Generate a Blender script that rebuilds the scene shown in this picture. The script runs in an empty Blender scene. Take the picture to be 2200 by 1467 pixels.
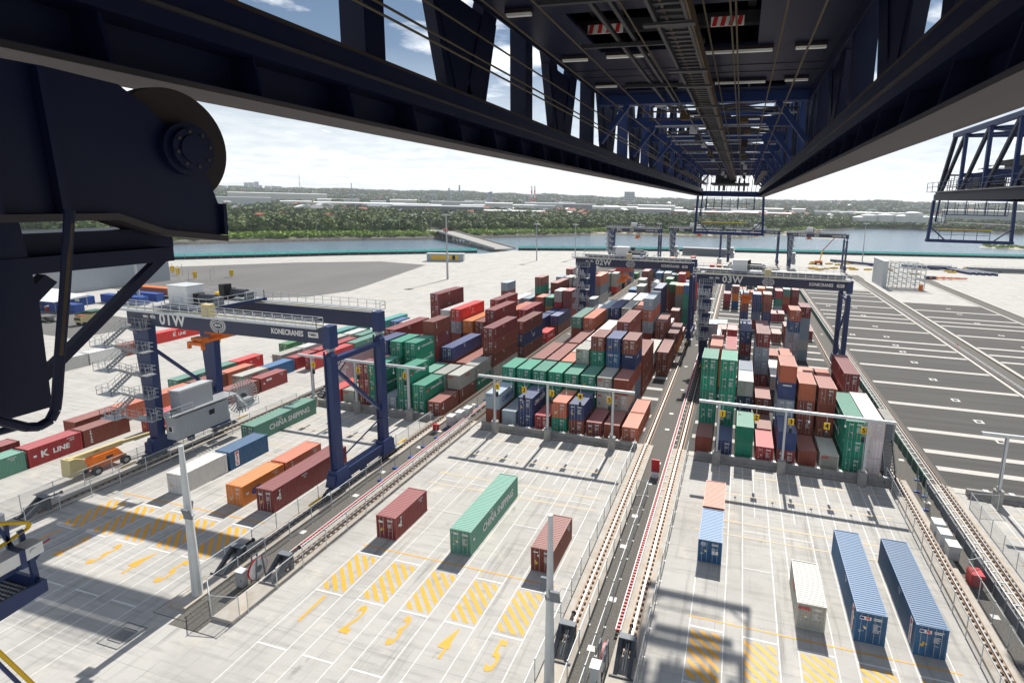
import bpy, bmesh, math, random
import numpy as np
from mathutils import Vector, Matrix
R = math.radians
scene = bpy.context.scene
col = scene.collection
rng = random.Random(7)

# ------------------------------------------------------------ camera
cam_d = bpy.data.cameras.new("camera")
cam = bpy.data.objects.new("camera", cam_d); col.objects.link(cam)
cam_d.sensor_width = 36; cam_d.lens = 1152.5132 / 2200 * 36
cam_d.shift_x = -0.0803; cam_d.shift_y = -0.04665
cam_d.clip_start = 0.2; cam_d.clip_end = 30000
YAW, PITCH, ROLL, CH = -0.263177431, 0.170017643, 0.0218489861, 36.8476
fw = Vector((math.sin(YAW)*math.cos(PITCH), math.cos(YAW)*math.cos(PITCH), -math.sin(PITCH)))
r0 = Vector((math.cos(YAW), -math.sin(YAW), 0)); u0 = r0.cross(fw)
r1 = r0*math.cos(ROLL) + u0*math.sin(ROLL); u1 = -r0*math.sin(ROLL) + u0*math.cos(ROLL)
m = Matrix((r1, u1, -fw)).transposed().to_4x4(); m.translation = (0, 0, CH)
cam.matrix_world = m
scene.camera = cam

# ------------------------------------------------------------ sun, sky, exposure
SUN_EL = R(43.9)
world = bpy.data.worlds.new("World"); scene.world = world; world.use_nodes = True
nt = world.node_tree; nt.nodes.clear()
def N(t, typ, **k):
    n = t.nodes.new(typ)
    for a, b in k.items():
        if a == 'inp':
            for i, v in b.items(): n.inputs[i].default_value = v
        else: setattr(n, a, b)
    return n
wo = N(nt, 'ShaderNodeOutputWorld'); bg = N(nt, 'ShaderNodeBackground', inp={'Strength': 0.05})
sky = N(nt, 'ShaderNodeTexSky', sky_type='NISHITA', sun_disc=False, sun_elevation=SUN_EL, sun_rotation=0.0,
        altitude=30, air_density=1.0, dust_density=0.25, ozone_density=2.6)
tc = N(nt, 'ShaderNodeTexCoord')
sep = N(nt, 'ShaderNodeSeparateXYZ'); nt.links.new(tc.outputs['Generated'], sep.inputs[0])
# clouds live on a flat layer: direction / height gives the layer's plane coordinates
zc = N(nt, 'ShaderNodeMath', operation='ADD', inp={1: 0.10}); nt.links.new(sep.outputs['Z'], zc.inputs[0])
zm = N(nt, 'ShaderNodeMath', operation='MAXIMUM', inp={1: 0.03}); nt.links.new(zc.outputs[0], zm.inputs[0])
dx = N(nt, 'ShaderNodeMath', operation='DIVIDE'); dy = N(nt, 'ShaderNodeMath', operation='DIVIDE')
nt.links.new(sep.outputs['X'], dx.inputs[0]); nt.links.new(zm.outputs[0], dx.inputs[1])
nt.links.new(sep.outputs['Y'], dy.inputs[0]); nt.links.new(zm.outputs[0], dy.inputs[1])
cmb = N(nt, 'ShaderNodeCombineXYZ'); nt.links.new(dx.outputs[0], cmb.inputs[0]); nt.links.new(dy.outputs[0], cmb.inputs[1])
no = N(nt, 'ShaderNodeTexNoise', inp={'Scale': 1.35, 'Detail': 9.0, 'Roughness': 0.58, 'Distortion': 0.25})
nt.links.new(cmb.outputs[0], no.inputs['Vector'])
cr = N(nt, 'ShaderNodeValToRGB'); cr.color_ramp.elements[0].position = 0.50; cr.color_ramp.elements[1].position = 0.63
nt.links.new(no.outputs['Fac'], cr.inputs[0])
# more haze-white cloud near the horizon
hz = N(nt, 'ShaderNodeMapRange', inp={'From Min': 0.0, 'From Max': 0.24, 'To Min': 0.86, 'To Max': 0.0})
nt.links.new(sep.outputs['Z'], hz.inputs[0])
mx = N(nt, 'ShaderNodeMath', operation='MAXIMUM'); nt.links.new(cr.outputs[0], mx.inputs[0]); nt.links.new(hz.outputs[0], mx.inputs[1])
no2 = N(nt, 'ShaderNodeTexNoise', inp={'Scale': 3.2, 'Detail': 7.0, 'Roughness': 0.6})
nt.links.new(cmb.outputs[0], no2.inputs['Vector'])
cc = N(nt, 'ShaderNodeValToRGB'); cc.color_ramp.elements[0].color = (17.0, 17.8, 18.8, 1); cc.color_ramp.elements[1].color = (22.5, 22.6, 22.8, 1)
cc.color_ramp.elements[0].position = 0.35; cc.color_ramp.elements[1].position = 0.62
nt.links.new(no2.outputs['Fac'], cc.inputs[0])
mix = N(nt, 'ShaderNodeMixRGB'); nt.links.new(mx.outputs[0], mix.inputs[0]); nt.links.new(sky.outputs[0], mix.inputs[1]); nt.links.new(cc.outputs[0], mix.inputs[2])
nt.links.new(mix.outputs[0], bg.inputs[0]); nt.links.new(bg.outputs[0], wo.inputs[0])

sl = bpy.data.lights.new("sun", 'SUN'); sl.energy = 5.0; sl.angle = R(0.65); sl.color = (1.0, 0.955, 0.88)
so = bpy.data.objects.new("sun", sl); col.objects.link(so)
so.rotation_euler = (-(math.pi/2 - SUN_EL), 0, 0)          # sun stands ahead of the camera (+Y)
so.location = (0, 100, 200)
vs = scene.view_settings; vs.view_transform = 'Standard'; vs.look = 'None'; vs.gamma = 1; vs.use_curve_mapping = False
vs.exposure = 0.40
scene.render.film_transparent = False
scene.cycles.max_bounces = 7; scene.cycles.diffuse_bounces = 4; scene.cycles.transparent_max_bounces = 24
scene.cycles.use_denoising = True

# ------------------------------------------------------------ materials
def mat(name, base, rough=0.6, metal=0.0, spec=0.4, var=0.0, vscale=1.0, vcol=None, bump=0.0, bscale=10.0,
        objcol=False, stretch=None):
    mt = bpy.data.materials.new(name); mt.use_nodes = True; t = mt.node_tree
    b = t.nodes['Principled BSDF']
    b.inputs['Roughness'].default_value = rough; b.inputs['Metallic'].default_value = metal
    b.inputs['Specular IOR Level'].default_value = spec
    if objcol:
        oi = N(t, 'ShaderNodeObjectInfo'); src = oi.outputs['Color']
    else:
        rgb = N(t, 'ShaderNodeRGB'); rgb.outputs[0].default_value = (*base, 1); src = rgb.outputs[0]
    geo = N(t, 'ShaderNodeNewGeometry')
    if var > 0:
        mp = N(t, 'ShaderNodeMapping', inp={'Scale': stretch or (1, 1, 1)}); t.links.new(geo.outputs['Position'], mp.inputs[0])
        nz = N(t, 'ShaderNodeTexNoise', inp={'Scale': vscale, 'Detail': 7.0, 'Roughness': 0.6}); t.links.new(mp.outputs[0], nz.inputs['Vector'])
        rp = N(t, 'ShaderNodeValToRGB'); rp.color_ramp.elements[0].position = 0.35; rp.color_ramp.elements[1].position = 0.68
        t.links.new(nz.outputs['Fac'], rp.inputs[0])
        fm = N(t, 'ShaderNodeMath', operation='MULTIPLY', inp={1: var}); t.links.new(rp.outputs[0], fm.inputs[0])
        mm = N(t, 'ShaderNodeMixRGB', inp={2: (*(vcol or tuple(c*0.5 for c in base)), 1)})
        t.links.new(fm.outputs[0], mm.inputs[0]); t.links.new(src, mm.inputs[1]); src = mm.outputs[0]
    t.links.new(src, b.inputs['Base Color'])
    if bump > 0:
        nb = N(t, 'ShaderNodeTexNoise', inp={'Scale': bscale, 'Detail': 5.0}); t.links.new(geo.outputs['Position'], nb.inputs['Vector'])
        bp = N(t, 'ShaderNodeBump', inp={'Strength': bump, 'Distance': 0.05}); t.links.new(nb.outputs['Fac'], bp.inputs['Height'])
        t.links.new(bp.outputs[0], b.inputs['Normal'])
    return mt, t, b, src

M = {}
def simple(k, *a, **kw): M[k] = mat(k, *a, **kw)[0]
# concrete: stains, tyre marks drawn out along the lanes, slab joints
def concrete(name, base, joints=(9.1, 6.5)):
    mt, t, b, src = mat(name, base, rough=0.85, var=0.30, vscale=0.12, vcol=tuple(c*0.66 for c in base))
    geo = N(t, 'ShaderNodeNewGeometry')
    def noise(scale, sc, lo, hi, det=6):
        mp = N(t, 'ShaderNodeMapping', inp={'Scale': sc}); t.links.new(geo.outputs['Position'], mp.inputs[0])
        nz = N(t, 'ShaderNodeTexNoise', inp={'Scale': scale, 'Detail': det, 'Roughness': 0.65}); t.links.new(mp.outputs[0], nz.inputs['Vector'])
        rp = N(t, 'ShaderNodeMapRange', inp={'From Min': lo, 'From Max': hi}); t.links.new(nz.outputs['Fac'], rp.inputs[0])
        return rp.outputs[0]
    def over(fac, c, k):
        nonlocal src
        fm = N(t, 'ShaderNodeMath', operation='MULTIPLY', inp={1: k}); t.links.new(fac, fm.inputs[0])
        mm = N(t, 'ShaderNodeMixRGB', inp={2: (*c, 1)}); t.links.new(fm.outputs[0], mm.inputs[0]); t.links.new(src, mm.inputs[1]); src = mm.outputs[0]
    over(noise(1.5, (1.0, 0.05, 1), 0.54, 0.70), tuple(c*0.40 for c in base), 0.60)     # long dirt streaks
    over(noise(1.3, (0.13, 1.3, 1), 0.50, 0.72), tuple(c*0.50 for c in base), 0.60)      # crosswise smears
    over(noise(0.35, (1, 1, 1), 0.56, 0.72), (base[0]*1.25, base[1]*1.18, base[2]*1.08), 0.6)
    over(noise(0.16, (1, 1, 1), 0.50, 0.66, 9), tuple(c*0.70 for c in base), 0.5)
    over(noise(0.55, (1, .45, 1), 0.62, 0.70, 9), tuple(c*0.38 for c in base), 0.55)
    over(noise(7.0, (1, 1, 1), 0.62, 0.8, 3), tuple(c*0.5 for c in base), 0.35)
    sx = N(t, 'ShaderNodeSeparateXYZ'); t.links.new(geo.outputs['Position'], sx.inputs[0])
    js = []
    for ax, per in (('X', joints[0]), ('Y', joints[1])):
        dv = N(t, 'ShaderNodeMath', operation='DIVIDE', inp={1: per}); t.links.new(sx.outputs[ax], dv.inputs[0])
        fr = N(t, 'ShaderNodeMath', operation='FRACT'); t.links.new(dv.outputs[0], fr.inputs[0])
        lt = N(t, 'ShaderNodeMath', operation='LESS_THAN', inp={1: 0.045/per}); t.links.new(fr.outputs[0], lt.inputs[0]); js.append(lt.outputs[0])
    mxn = N(t, 'ShaderNodeMath', operation='MAXIMUM'); t.links.new(js[0], mxn.inputs[0]); t.links.new(js[1], mxn.inputs[1])
    over(mxn.outputs[0], tuple(c*0.45 for c in base), 0.55)
    t.links.new(src, b.inputs['Base Color'])
    return mt
M['concrete'] = concrete('concrete', (0.485, 0.472, 0.443))
M['beam_concrete'] = mat('beam_concrete', (0.50, 0.475, 0.43), rough=0.85, var=0.6, vscale=0.9, vcol=(0.36, 0.28, 0.20))[0]
M['band_concrete'] = mat('band_concrete', (0.55, 0.53, 0.49), rough=0.85, var=0.3, vscale=1.2, vcol=(0.36, 0.34, 0.31))[0]
M['wall_concrete'] = mat('wall_concrete', (0.36, 0.35, 0.33), rough=0.85, var=0.5, vscale=1.5, vcol=(0.20, 0.19, 0.18))[0]
M['asphalt'] = mat('asphalt', (0.062, 0.060, 0.058), rough=0.9, var=0.7, vscale=0.35, vcol=(0.10, 0.096, 0.088), bump=0.2, bscale=20, stretch=(0.10, 1.6, 1))[0]
M['asphalt_old'] = mat('asphalt_old', (0.155, 0.152, 0.148), rough=0.9, var=0.6, vscale=0.05, vcol=(0.11, 0.108, 0.105), stretch=(1, .4, 1))[0]
M['gravel'] = mat('gravel', (0.095, 0.09, 0.082), rough=0.95, var=0.8, vscale=6.0, vcol=(0.19, 0.18, 0.16), bump=0.6, bscale=9)[0]
simple('sand', (0.46, 0.41, 0.32), rough=0.95, var=0.5, vscale=0.02, vcol=(0.3, 0.3, 0.2))
simple('white_paint', (0.74, 0.74, 0.72), rough=0.6, var=0.5, vscale=2.5, vcol=(0.45, 0.45, 0.43))
simple('yellow_paint', (0.80, 0.37, 0.01), rough=0.6, var=0.35, vscale=1.7, vcol=(0.50, 0.40, 0.24))
simple('faded_yellow', (0.66, 0.50, 0.28), rough=0.7, var=0.95, vscale=1.2, vcol=(0.47, 0.46, 0.44))
simple('rail_steel', (0.21, 0.13, 0.085), rough=0.5, metal=0.5, var=0.6, vscale=3, vcol=(0.10, 0.06, 0.04))
simple('rail_top', (0.62, 0.60, 0.57), rough=0.3, metal=0.8)
simple('clip', (0.05, 0.036, 0.028), rough=0.8, var=0.6, vscale=9, vcol=(0.26, 0.15, 0.07))
simple('galv', (0.42, 0.44, 0.46), rough=0.45, metal=0.35, var=0.4, vscale=1.5, vcol=(0.30, 0.32, 0.34))
simple('galv_lt', (0.58, 0.61, 0.62), rough=0.5, metal=0.2, var=0.35, vscale=1.0, vcol=(0.42, 0.45, 0.46))
simple('crane_navy', (0.014, 0.034, 0.13), rough=0.42, var=0.5, vscale=0.5, vcol=(0.024, 0.045, 0.12))
simple('girder_navy', (0.022, 0.032, 0.085), rough=0.45, var=0.6, vscale=0.5, vcol=(0.036, 0.042, 0.075))
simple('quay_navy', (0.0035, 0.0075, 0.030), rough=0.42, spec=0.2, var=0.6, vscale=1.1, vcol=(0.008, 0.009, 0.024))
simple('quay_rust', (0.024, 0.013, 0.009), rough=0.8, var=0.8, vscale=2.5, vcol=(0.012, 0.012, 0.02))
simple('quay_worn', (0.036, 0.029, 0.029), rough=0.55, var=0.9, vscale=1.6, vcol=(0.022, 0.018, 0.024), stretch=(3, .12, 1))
simple('boom_navy_lit', (0.012, 0.030, 0.115), rough=0.45, spec=0.3)  # quay navy with daylight put into the colour, for boom parts in the open
simple('gear_grey', (0.035, 0.036, 0.042), rough=0.5, spec=0.3)
simple('black', (0.012, 0.012, 0.013), rough=0.7)
simple('dark_grey', (0.055, 0.065, 0.08), rough=0.55, var=0.5, vscale=2, vcol=(0.10, 0.11, 0.125))
simple('mid_grey', (0.17, 0.19, 0.215), rough=0.6, var=0.4, vscale=1, vcol=(0.12, 0.14, 0.16))
simple('house_grey', (0.38, 0.41, 0.44), rough=0.5, var=0.3, vscale=0.8, vcol=(0.30, 0.33, 0.36))
simple('white', (0.78, 0.79, 0.78), rough=0.55, var=0.3, vscale=1, vcol=(0.6, 0.61, 0.6))
simple('ink_white', (0.80, 0.80, 0.78), rough=0.6)
simple('ink_red', (0.62, 0.03, 0.03), rough=0.6)
simple('ink_blue', (0.02, 0.05, 0.28), rough=0.6)
simple('ink_black', (0.012, 0.012, 0.014), rough=0.6)
simple('orange', (0.80, 0.19, 0.015), rough=0.45, var=0.4, vscale=1.2, vcol=(0.45, 0.10, 0.01))
simple('hi_yellow', (0.80, 0.50, 0.01), rough=0.5)
simple('cream', (0.62, 0.52, 0.27), rough=0.5, var=0.3, vscale=1, vcol=(.5, .4, .2))
simple('red', (0.50, 0.025, 0.03), rough=0.5)
simple('green_net', (0.05, 0.16, 0.12), rough=0.8, var=0.6, vscale=1, vcol=(0.03, 0.06, 0.05))
simple('teal', (0.20, 0.78, 0.73), rough=0.8, var=0.5, vscale=0.12, vcol=(0.30, 0.85, 0.80))
simple('bund', (0.028, 0.035, 0.04), rough=0.9, var=0.4, vscale=.3, vcol=(.05, .055, .06))
simple('tyre', (0.02, 0.02, 0.02), rough=0.85)
simple('rock', (0.20, 0.18, 0.16), rough=0.95, var=0.8, vscale=0.6, vcol=(0.09, 0.085, 0.08))
simple('roof_red', (0.36, 0.11, 0.07), rough=0.8)
simple('roof_grey', (0.30, 0.31, 0.33), rough=0.8)
simple('wall_pale', (0.62, 0.60, 0.56), rough=0.8)
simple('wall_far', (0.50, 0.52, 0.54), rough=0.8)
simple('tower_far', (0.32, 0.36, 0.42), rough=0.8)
simple('glass_dark', (0.03, 0.045, 0.06), rough=0.15)
simple('blue_box', (0.025, 0.085, 0.33), rough=0.5, var=.3, vscale=1, vcol=(.02, .06, .22))
simple('rope', (0.075, 0.06, 0.035), rough=0.7)
simple('ochre', (0.085, 0.052, 0.020), rough=0.7, var=.8, vscale=2, vcol=(.025, .018, .014))
# container paint: colour of the object, roofs whitened for bleaching and painted-in sun sheen, dirt and rust
def paint(name, roofmix, rustk):
    mt, t, b, src = mat(name, (1, 1, 1), rough=0.5, objcol=True, spec=0.4)
    geo = N(t, 'ShaderNodeNewGeometry'); oi = N(t, 'ShaderNodeObjectInfo')
    def mixc(fac, c, k=1.0):
        nonlocal src
        fm = N(t, 'ShaderNodeMath', operation='MULTIPLY', inp={1: k}); t.links.new(fac, fm.inputs[0])
        mm = N(t, 'ShaderNodeMixRGB'); t.links.new(fm.outputs[0], mm.inputs[0]); t.links.new(src, mm.inputs[1])
        if isinstance(c, tuple): mm.inputs[2].default_value = (*c, 1)
        else: t.links.new(c, mm.inputs[2])
        src = mm.outputs[0]
    hs = N(t, 'ShaderNodeHueSaturation'); rr = N(t, 'ShaderNodeMapRange', inp={'To Min': 0.80, 'To Max': 1.30}); t.links.new(oi.outputs['Random'], rr.inputs[0])
    t.links.new(rr.outputs[0], hs.inputs['Value']); t.links.new(src, hs.inputs['Color']); src = hs.outputs[0]
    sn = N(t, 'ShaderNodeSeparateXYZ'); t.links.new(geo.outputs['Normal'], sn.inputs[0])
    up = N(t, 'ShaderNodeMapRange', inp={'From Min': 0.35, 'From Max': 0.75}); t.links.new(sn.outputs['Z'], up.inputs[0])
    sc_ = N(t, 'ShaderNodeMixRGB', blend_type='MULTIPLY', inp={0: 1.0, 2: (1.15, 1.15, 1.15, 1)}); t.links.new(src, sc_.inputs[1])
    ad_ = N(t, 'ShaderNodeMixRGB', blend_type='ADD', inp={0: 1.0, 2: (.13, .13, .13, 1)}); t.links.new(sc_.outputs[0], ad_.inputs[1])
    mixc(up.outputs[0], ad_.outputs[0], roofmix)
    tcn = N(t, 'ShaderNodeTexCoord')
    mp = N(t, 'ShaderNodeMapping', inp={'Scale': (1.4, 1.4, 0.22)}); t.links.new(geo.outputs['Position'], mp.inputs[0])
    nz = N(t, 'ShaderNodeTexNoise', inp={'Scale': 2.2, 'Detail': 8.0, 'Roughness': 0.7}); t.links.new(mp.outputs[0], nz.inputs['Vector'])
    r1_ = N(t, 'ShaderNodeMapRange', inp={'From Min': 0.58, 'From Max': 0.74}); t.links.new(nz.outputs['Fac'], r1_.inputs[0])
    mixc(r1_.outputs[0], (0.17, 0.075, 0.035), rustk)
    nz2 = N(t, 'ShaderNodeTexNoise', inp={'Scale': 0.7, 'Detail': 6.0}); t.links.new(geo.outputs['Position'], nz2.inputs['Vector'])
    r2_ = N(t, 'ShaderNodeMapRange', inp={'From Min': 0.45, 'From Max': 0.75}); t.links.new(nz2.outputs['Fac'], r2_.inputs[0])
    mixc(r2_.outputs[0], (0.30, 0.28, 0.26), 0.12)
    t.links.new(src, b.inputs['Base Color'])
    return mt
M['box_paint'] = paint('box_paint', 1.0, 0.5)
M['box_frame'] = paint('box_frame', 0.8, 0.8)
def veil(name, c, op):
    mt = bpy.data.materials.new(name); mt.use_nodes = True; t = mt.node_tree; t.nodes.clear()
    o = N(t, 'ShaderNodeOutputMaterial'); d = N(t, 'ShaderNodeBsdfDiffuse', inp={'Color': (*c, 1)}); tr = N(t, 'ShaderNodeBsdfTransparent')
    mx_ = N(t, 'ShaderNodeMixShader', inp={0: op}); t.links.new(tr.outputs[0], mx_.inputs[1]); t.links.new(d.outputs[0], mx_.inputs[2]); t.links.new(mx_.outputs[0], o.inputs[0])
    return mt
M['chain_link'] = veil('chain_link', (0.36, 0.38, 0.39), 0.20)
M['net_green'] = veil('net_green', (0.16, 0.24, 0.20), 0.55)
M['grating'] = veil('grating', (0.42, 0.44, 0.46), 0.62)
# water
mt, t, b, src = mat('water', (0.16, 0.235, 0.30), rough=0.14, spec=0.55)
geo = N(t, 'ShaderNodeNewGeometry'); nb = N(t, 'ShaderNodeTexNoise', inp={'Scale': 0.35, 'Detail': 6.0, 'Roughness': 0.65}); t.links.new(geo.outputs['Position'], nb.inputs['Vector'])
bp = N(t, 'ShaderNodeBump', inp={'Strength': 0.5, 'Distance': 1.2}); t.links.new(nb.outputs['Fac'], bp.inputs['Height']); t.links.new(bp.outputs[0], b.inputs['Normal'])
M['water'] = mt
# foliage: each leaf clump its own tone
def foliage(name, c1, c2, c3):
    mt, t, b, src = mat(name, c1, rough=0.75, spec=0.25)
    geo = N(t, 'ShaderNodeNewGeometry'); rp = N(t, 'ShaderNodeValToRGB')
    rp.color_ramp.elements[0].color = (*c1, 1); rp.color_ramp.elements[1].color = (*c3, 1)
    e = rp.color_ramp.elements.new(0.5); e.color = (*c2, 1)
    nz = N(t, 'ShaderNodeTexNoise', inp={'Scale': 0.035, 'Detail': 3.0}); t.links.new(geo.outputs['Position'], nz.inputs['Vector'])
    ad = N(t, 'ShaderNodeMath', operation='MULTIPLY_ADD', inp={1: 0.45}); t.links.new(geo.outputs['Random Per Island'], ad.inputs[0])
    mr = N(t, 'ShaderNodeMapRange', inp={'From Min': 0.3, 'From Max': 0.7, 'To Min': -0.1, 'To Max': 0.65}); t.links.new(nz.outputs['Fac'], mr.inputs[0]); t.links.new(mr.outputs[0], ad.inputs[2])
    t.links.new(ad.outputs[0], rp.inputs[0]); t.links.new(rp.outputs[0], b.inputs['Base Color'])
    return mt
M['tree_leaf'] = foliage('tree_leaf', (0.05, 0.085, 0.03), (0.10, 0.145, 0.045), (0.19, 0.23, 0.065))
M['shrub_leaf'] = foliage('shrub_leaf', (0.11, 0.19, 0.035), (0.21, 0.32, 0.05), (0.34, 0.42, 0.08))
simple('bark', (0.09, 0.07, 0.055), rough=0.9)
M['terrain'] = mat('terrain', (0.085, 0.115, 0.055), rough=0.95, var=0.8, vscale=0.006, vcol=(0.17, 0.17, 0.11))[0]

# ------------------------------------------------------------ mesh builder
class MB:
    def __init__(s): s.v = []; s.f = []; s.mi = []; s.mats = []
    def m(s, k):
        if k not in s.mats: s.mats.append(k)
        return s.mats.index(k)
    def face(s, pts, k):
        n = len(s.v); s.v += [tuple(p) for p in pts]; s.f.append(tuple(range(n, n+len(pts)))); s.mi.append(s.m(k))
    def box(s, x0, x1, y0, y1, z0, z1, k):
        s.hexa([(x0,y0,z0),(x1,y0,z0),(x1,y1,z0),(x0,y1,z0),(x0,y0,z1),(x1,y0,z1),(x1,y1,z1),(x0,y1,z1)], k)
    def hexa(s, p, k):
        n = len(s.v); s.v += [tuple(q) for q in p]; i = s.m(k)
        for f in ((0,3,2,1),(4,5,6,7),(0,1,5,4),(1,2,6,5),(2,3,7,6),(3,0,4,7)):
            s.f.append(tuple(n+a for a in f)); s.mi.append(i)
    def bar(s, p, q, w, h, k, up=(0, 0, 1), w2=None, h2=None):
        p = Vector(p); q = Vector(q); d = (q-p)
        if d.length < 1e-6: return
        d.normalize(); u = Vector(up)
        if abs(d.dot(u)) > 0.98: u = Vector((0, 1, 0))
        sd = d.cross(u).normalized(); u = sd.cross(d).normalized()
        w2 = w if w2 is None else w2; h2 = h if h2 is None else h2
        P = []
        for c, ww, hh in ((p, w, h), (q, w2, h2)):
            P.append([c - sd*ww/2 - u*hh/2, c + sd*ww/2 - u*hh/2, c + sd*ww/2 + u*hh/2, c - sd*ww/2 + u*hh/2])
        n = len(s.v); s.v += [tuple(a) for a in P[0]+P[1]]; i = s.m(k)
        for f in ((0,3,2,1),(4,5,6,7),(0,1,5,4),(1,2,6,5),(2,3,7,6),(3,0,4,7)):
            s.f.append(tuple(n+a for a in f)); s.mi.append(i)
    def tube(s, p, q, r, k, n=8, r2=None, cap=True):
        p = Vector(p); q = Vector(q); d = (q-p)
        if d.length < 1e-6: return
        d.normalize(); a = d.orthogonal().normalized(); b_ = d.cross(a); r2 = r if r2 is None else r2
        o = len(s.v); i = s.m(k)
        for c, rr in ((p, r), (q, r2)):
            for j in range(n):
                t_ = 2*math.pi*j/n; s.v.append(tuple(c + a*math.cos(t_)*rr + b_*math.sin(t_)*rr))
        for j in range(n):
            s.f.append((o+j, o+(j+1) % n, o+n+(j+1) % n, o+n+j)); s.mi.append(i)
        if cap:
            s.f.append(tuple(o+j for j in reversed(range(n)))); s.mi.append(i)
            s.f.append(tuple(o+n+j for j in range(n))); s.mi.append(i)
    def path(s, pts, r, k, n=8):
        for a, b_ in zip(pts[:-1], pts[1:]): s.tube(a, b_, r, k, n)
    def prism(s, poly, axis, a, b_, k):
        # poly: 2-D outline; axis: constant axis 'x','y','z'; extruded from a to b_
        def P(c, w):
            if axis == 'x': return (w, c[0], c[1])
            if axis == 'y': return (c[0], w, c[1])
            return (c[0], c[1], w)
        n = len(poly); o = len(s.v); i = s.m(k)
        s.v += [P(c, a) for c in poly] + [P(c, b_) for c in poly]
        s.f.append(tuple(o+j for j in range(n))); s.mi.append(i)
        s.f.append(tuple(o+n+j for j in reversed(range(n)))); s.mi.append(i)
        for j in range(n):
            s.f.append((o+j, o+n+j, o+n+(j+1) % n, o+(j+1) % n)); s.mi.append(i)
    def mesh(s, name, org=(0, 0, 0)):
        me = bpy.data.meshes.new(name); ox, oy, oz = org
        me.from_pydata([(x-ox, y-oy, z-oz) for x, y, z in s.v], [], s.f)
        for k in s.mats: me.materials.append(M[k])
        me.polygons.foreach_set('material_index', s.mi); me.update()
        bm = bmesh.new(); bm.from_mesh(me); bmesh.ops.recalc_face_normals(bm, faces=bm.faces[:]); bm.to_mesh(me); bm.free()
        return me
    def build(s, name, parent=None, org=None):
        if org is None: org = tuple(parent['o_']) if parent is not None and 'o_' in parent else (0, 0, 0)
        return link(name, s.mesh(name, org), parent)
def link(name, me, parent=None, loc=(0, 0, 0)):
    o = bpy.data.objects.new(name, me); col.objects.link(o); o.parent = parent; o.location = loc
    return o
roots = []
def tag(o, label=None, cat=None, group=None, kind=None):
    if label: o['label'] = label
    if cat: o['category'] = cat
    if group: o['group'] = group
    if kind: o['kind'] = kind
    return o
def thing(name, loc, label, cat, group=None, rz=0, world=True):
    """An Empty at the thing's base. With world=True parts are given in world coordinates."""
    o = bpy.data.objects.new(name, None); o.empty_display_size = 0.5; col.objects.link(o)
    o.location = loc; o.rotation_euler = (0, 0, rz)
    if world and rz == 0: o['o_'] = tuple(float(c) for c in loc); roots.append(o)
    return tag(o, label, cat, group)
def struct(name, mb, label=None):
    o = mb.build(name, None, (0, 0, 0)); o['kind'] = 'structure'
    if label: tag(o, label, name.replace('_', ' '))
    return o
def single(name, mb, org, label, cat, group=None):
    o = link(name, mb.mesh(name, org), None, org); return tag(o, label, cat, group)
def copy_tree(o, parent=None, loc=None):
    c = o.copy(); col.objects.link(c); c.parent = parent
    if loc is not None: c.location = loc
    for ch in list(o.children): copy_tree(ch, c)
    return c
_tc = {}
def text_mesh(s, size, k, bold=0.0, shear=0.0, spacing=1.0, ext=0.004):
    key = (s, size, k, bold, shear, spacing, ext)
    if key in _tc: return _tc[key]
    cu = bpy.data.curves.new('t', 'FONT'); cu.body = s; cu.size = size; cu.offset = bold; cu.shear = shear
    cu.space_character = spacing; cu.extrude = ext; cu.align_x = 'CENTER'; cu.align_y = 'CENTER'; cu.resolution_u = 2
    to = bpy.data.objects.new('t', cu); col.objects.link(to)
    dg = bpy.context.evaluated_depsgraph_get(); dg.update()
    me = bpy.data.meshes.new_from_object(to.evaluated_get(dg)); bpy.data.objects.remove(to); bpy.data.curves.remove(cu)
    me.name = 'lettering'; me.materials.clear(); me.materials.append(M[k]); _tc[key] = me
    return me
def text(s, size, loc, face, k, parent=None, scale=(1, 1), vertical=False, name='lettering', org=(0, 0, 0), **kw):
    """face: '-y' reads on a wall facing the camera side, '+x' / '-x' on side walls, 'z' on the ground (read from -y)"""
    me = text_mesh(s, size, k, **kw)
    o = link(name, me, parent); o.location = (loc[0]-org[0], loc[1]-org[1], loc[2]-org[2])
    rx = {'-y': (R(90), 0, 0), '+x': (R(90), 0, R(90)), '-x': (R(90), 0, R(-90)), 'z': (0, 0, 0)}[face]
    o.rotation_euler = rx
    if vertical: o.rotation_euler = {'-y': (R(90), R(90), 0), '+x': (R(90), R(90), R(90)), '-x': (R(90), R(90), R(-90))}[face]
    o.scale = (scale[0], scale[1], 1)
    return o
# ------------------------------------------------------------ ground and water
XL = {1: -76.2, 2: -41.35, 3: -6.75, 4: 28.2, 5: 62.5, 6: 97.0}      # left rail of each stacking block
XR = {k: v + 29.45 for k, v in XL.items()}
NAMEB = {1: 'left block', 2: 'middle block', 3: 'block right of the central roadway', 4: 'empty asphalt block'}
g = MB()
quay = [(-900, -200), (-900, -420), (900, -420), (900, 650), (214, 491.5), (39, 444.5), (-31.5, 428), (-160.5, 366.5), (-170.3, 333.6), (-239, 287), (-303, 224.4), (-900, -200)]
g.face([(x, y, 0) for x, y in quay[1:-1]], 'concrete')
struct('ground', g)
w = MB(); w.face([(-12000, -2000, -1.6), (12000, -2000, -1.6), (12000, 14000, -1.6), (-12000, 14000, -1.6)], 'water'); struct('water', w)
w = MB(); pl = [(-303, 224.4), (-239, 287), (-170.3, 333.6), (-160.5, 366.5), (-31.5, 428), (39, 444.5), (214, 491.5), (900, 650)]
for a, b_ in zip(pl[:-1], pl[1:]): w.face([(a[0], a[1], 0), (b_[0], b_[1], 0), (b_[0], b_[1]+3, -3), (a[0], a[1]+3, -3)], 'rock')
struct('seawall', w)
a_ = MB()
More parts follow.
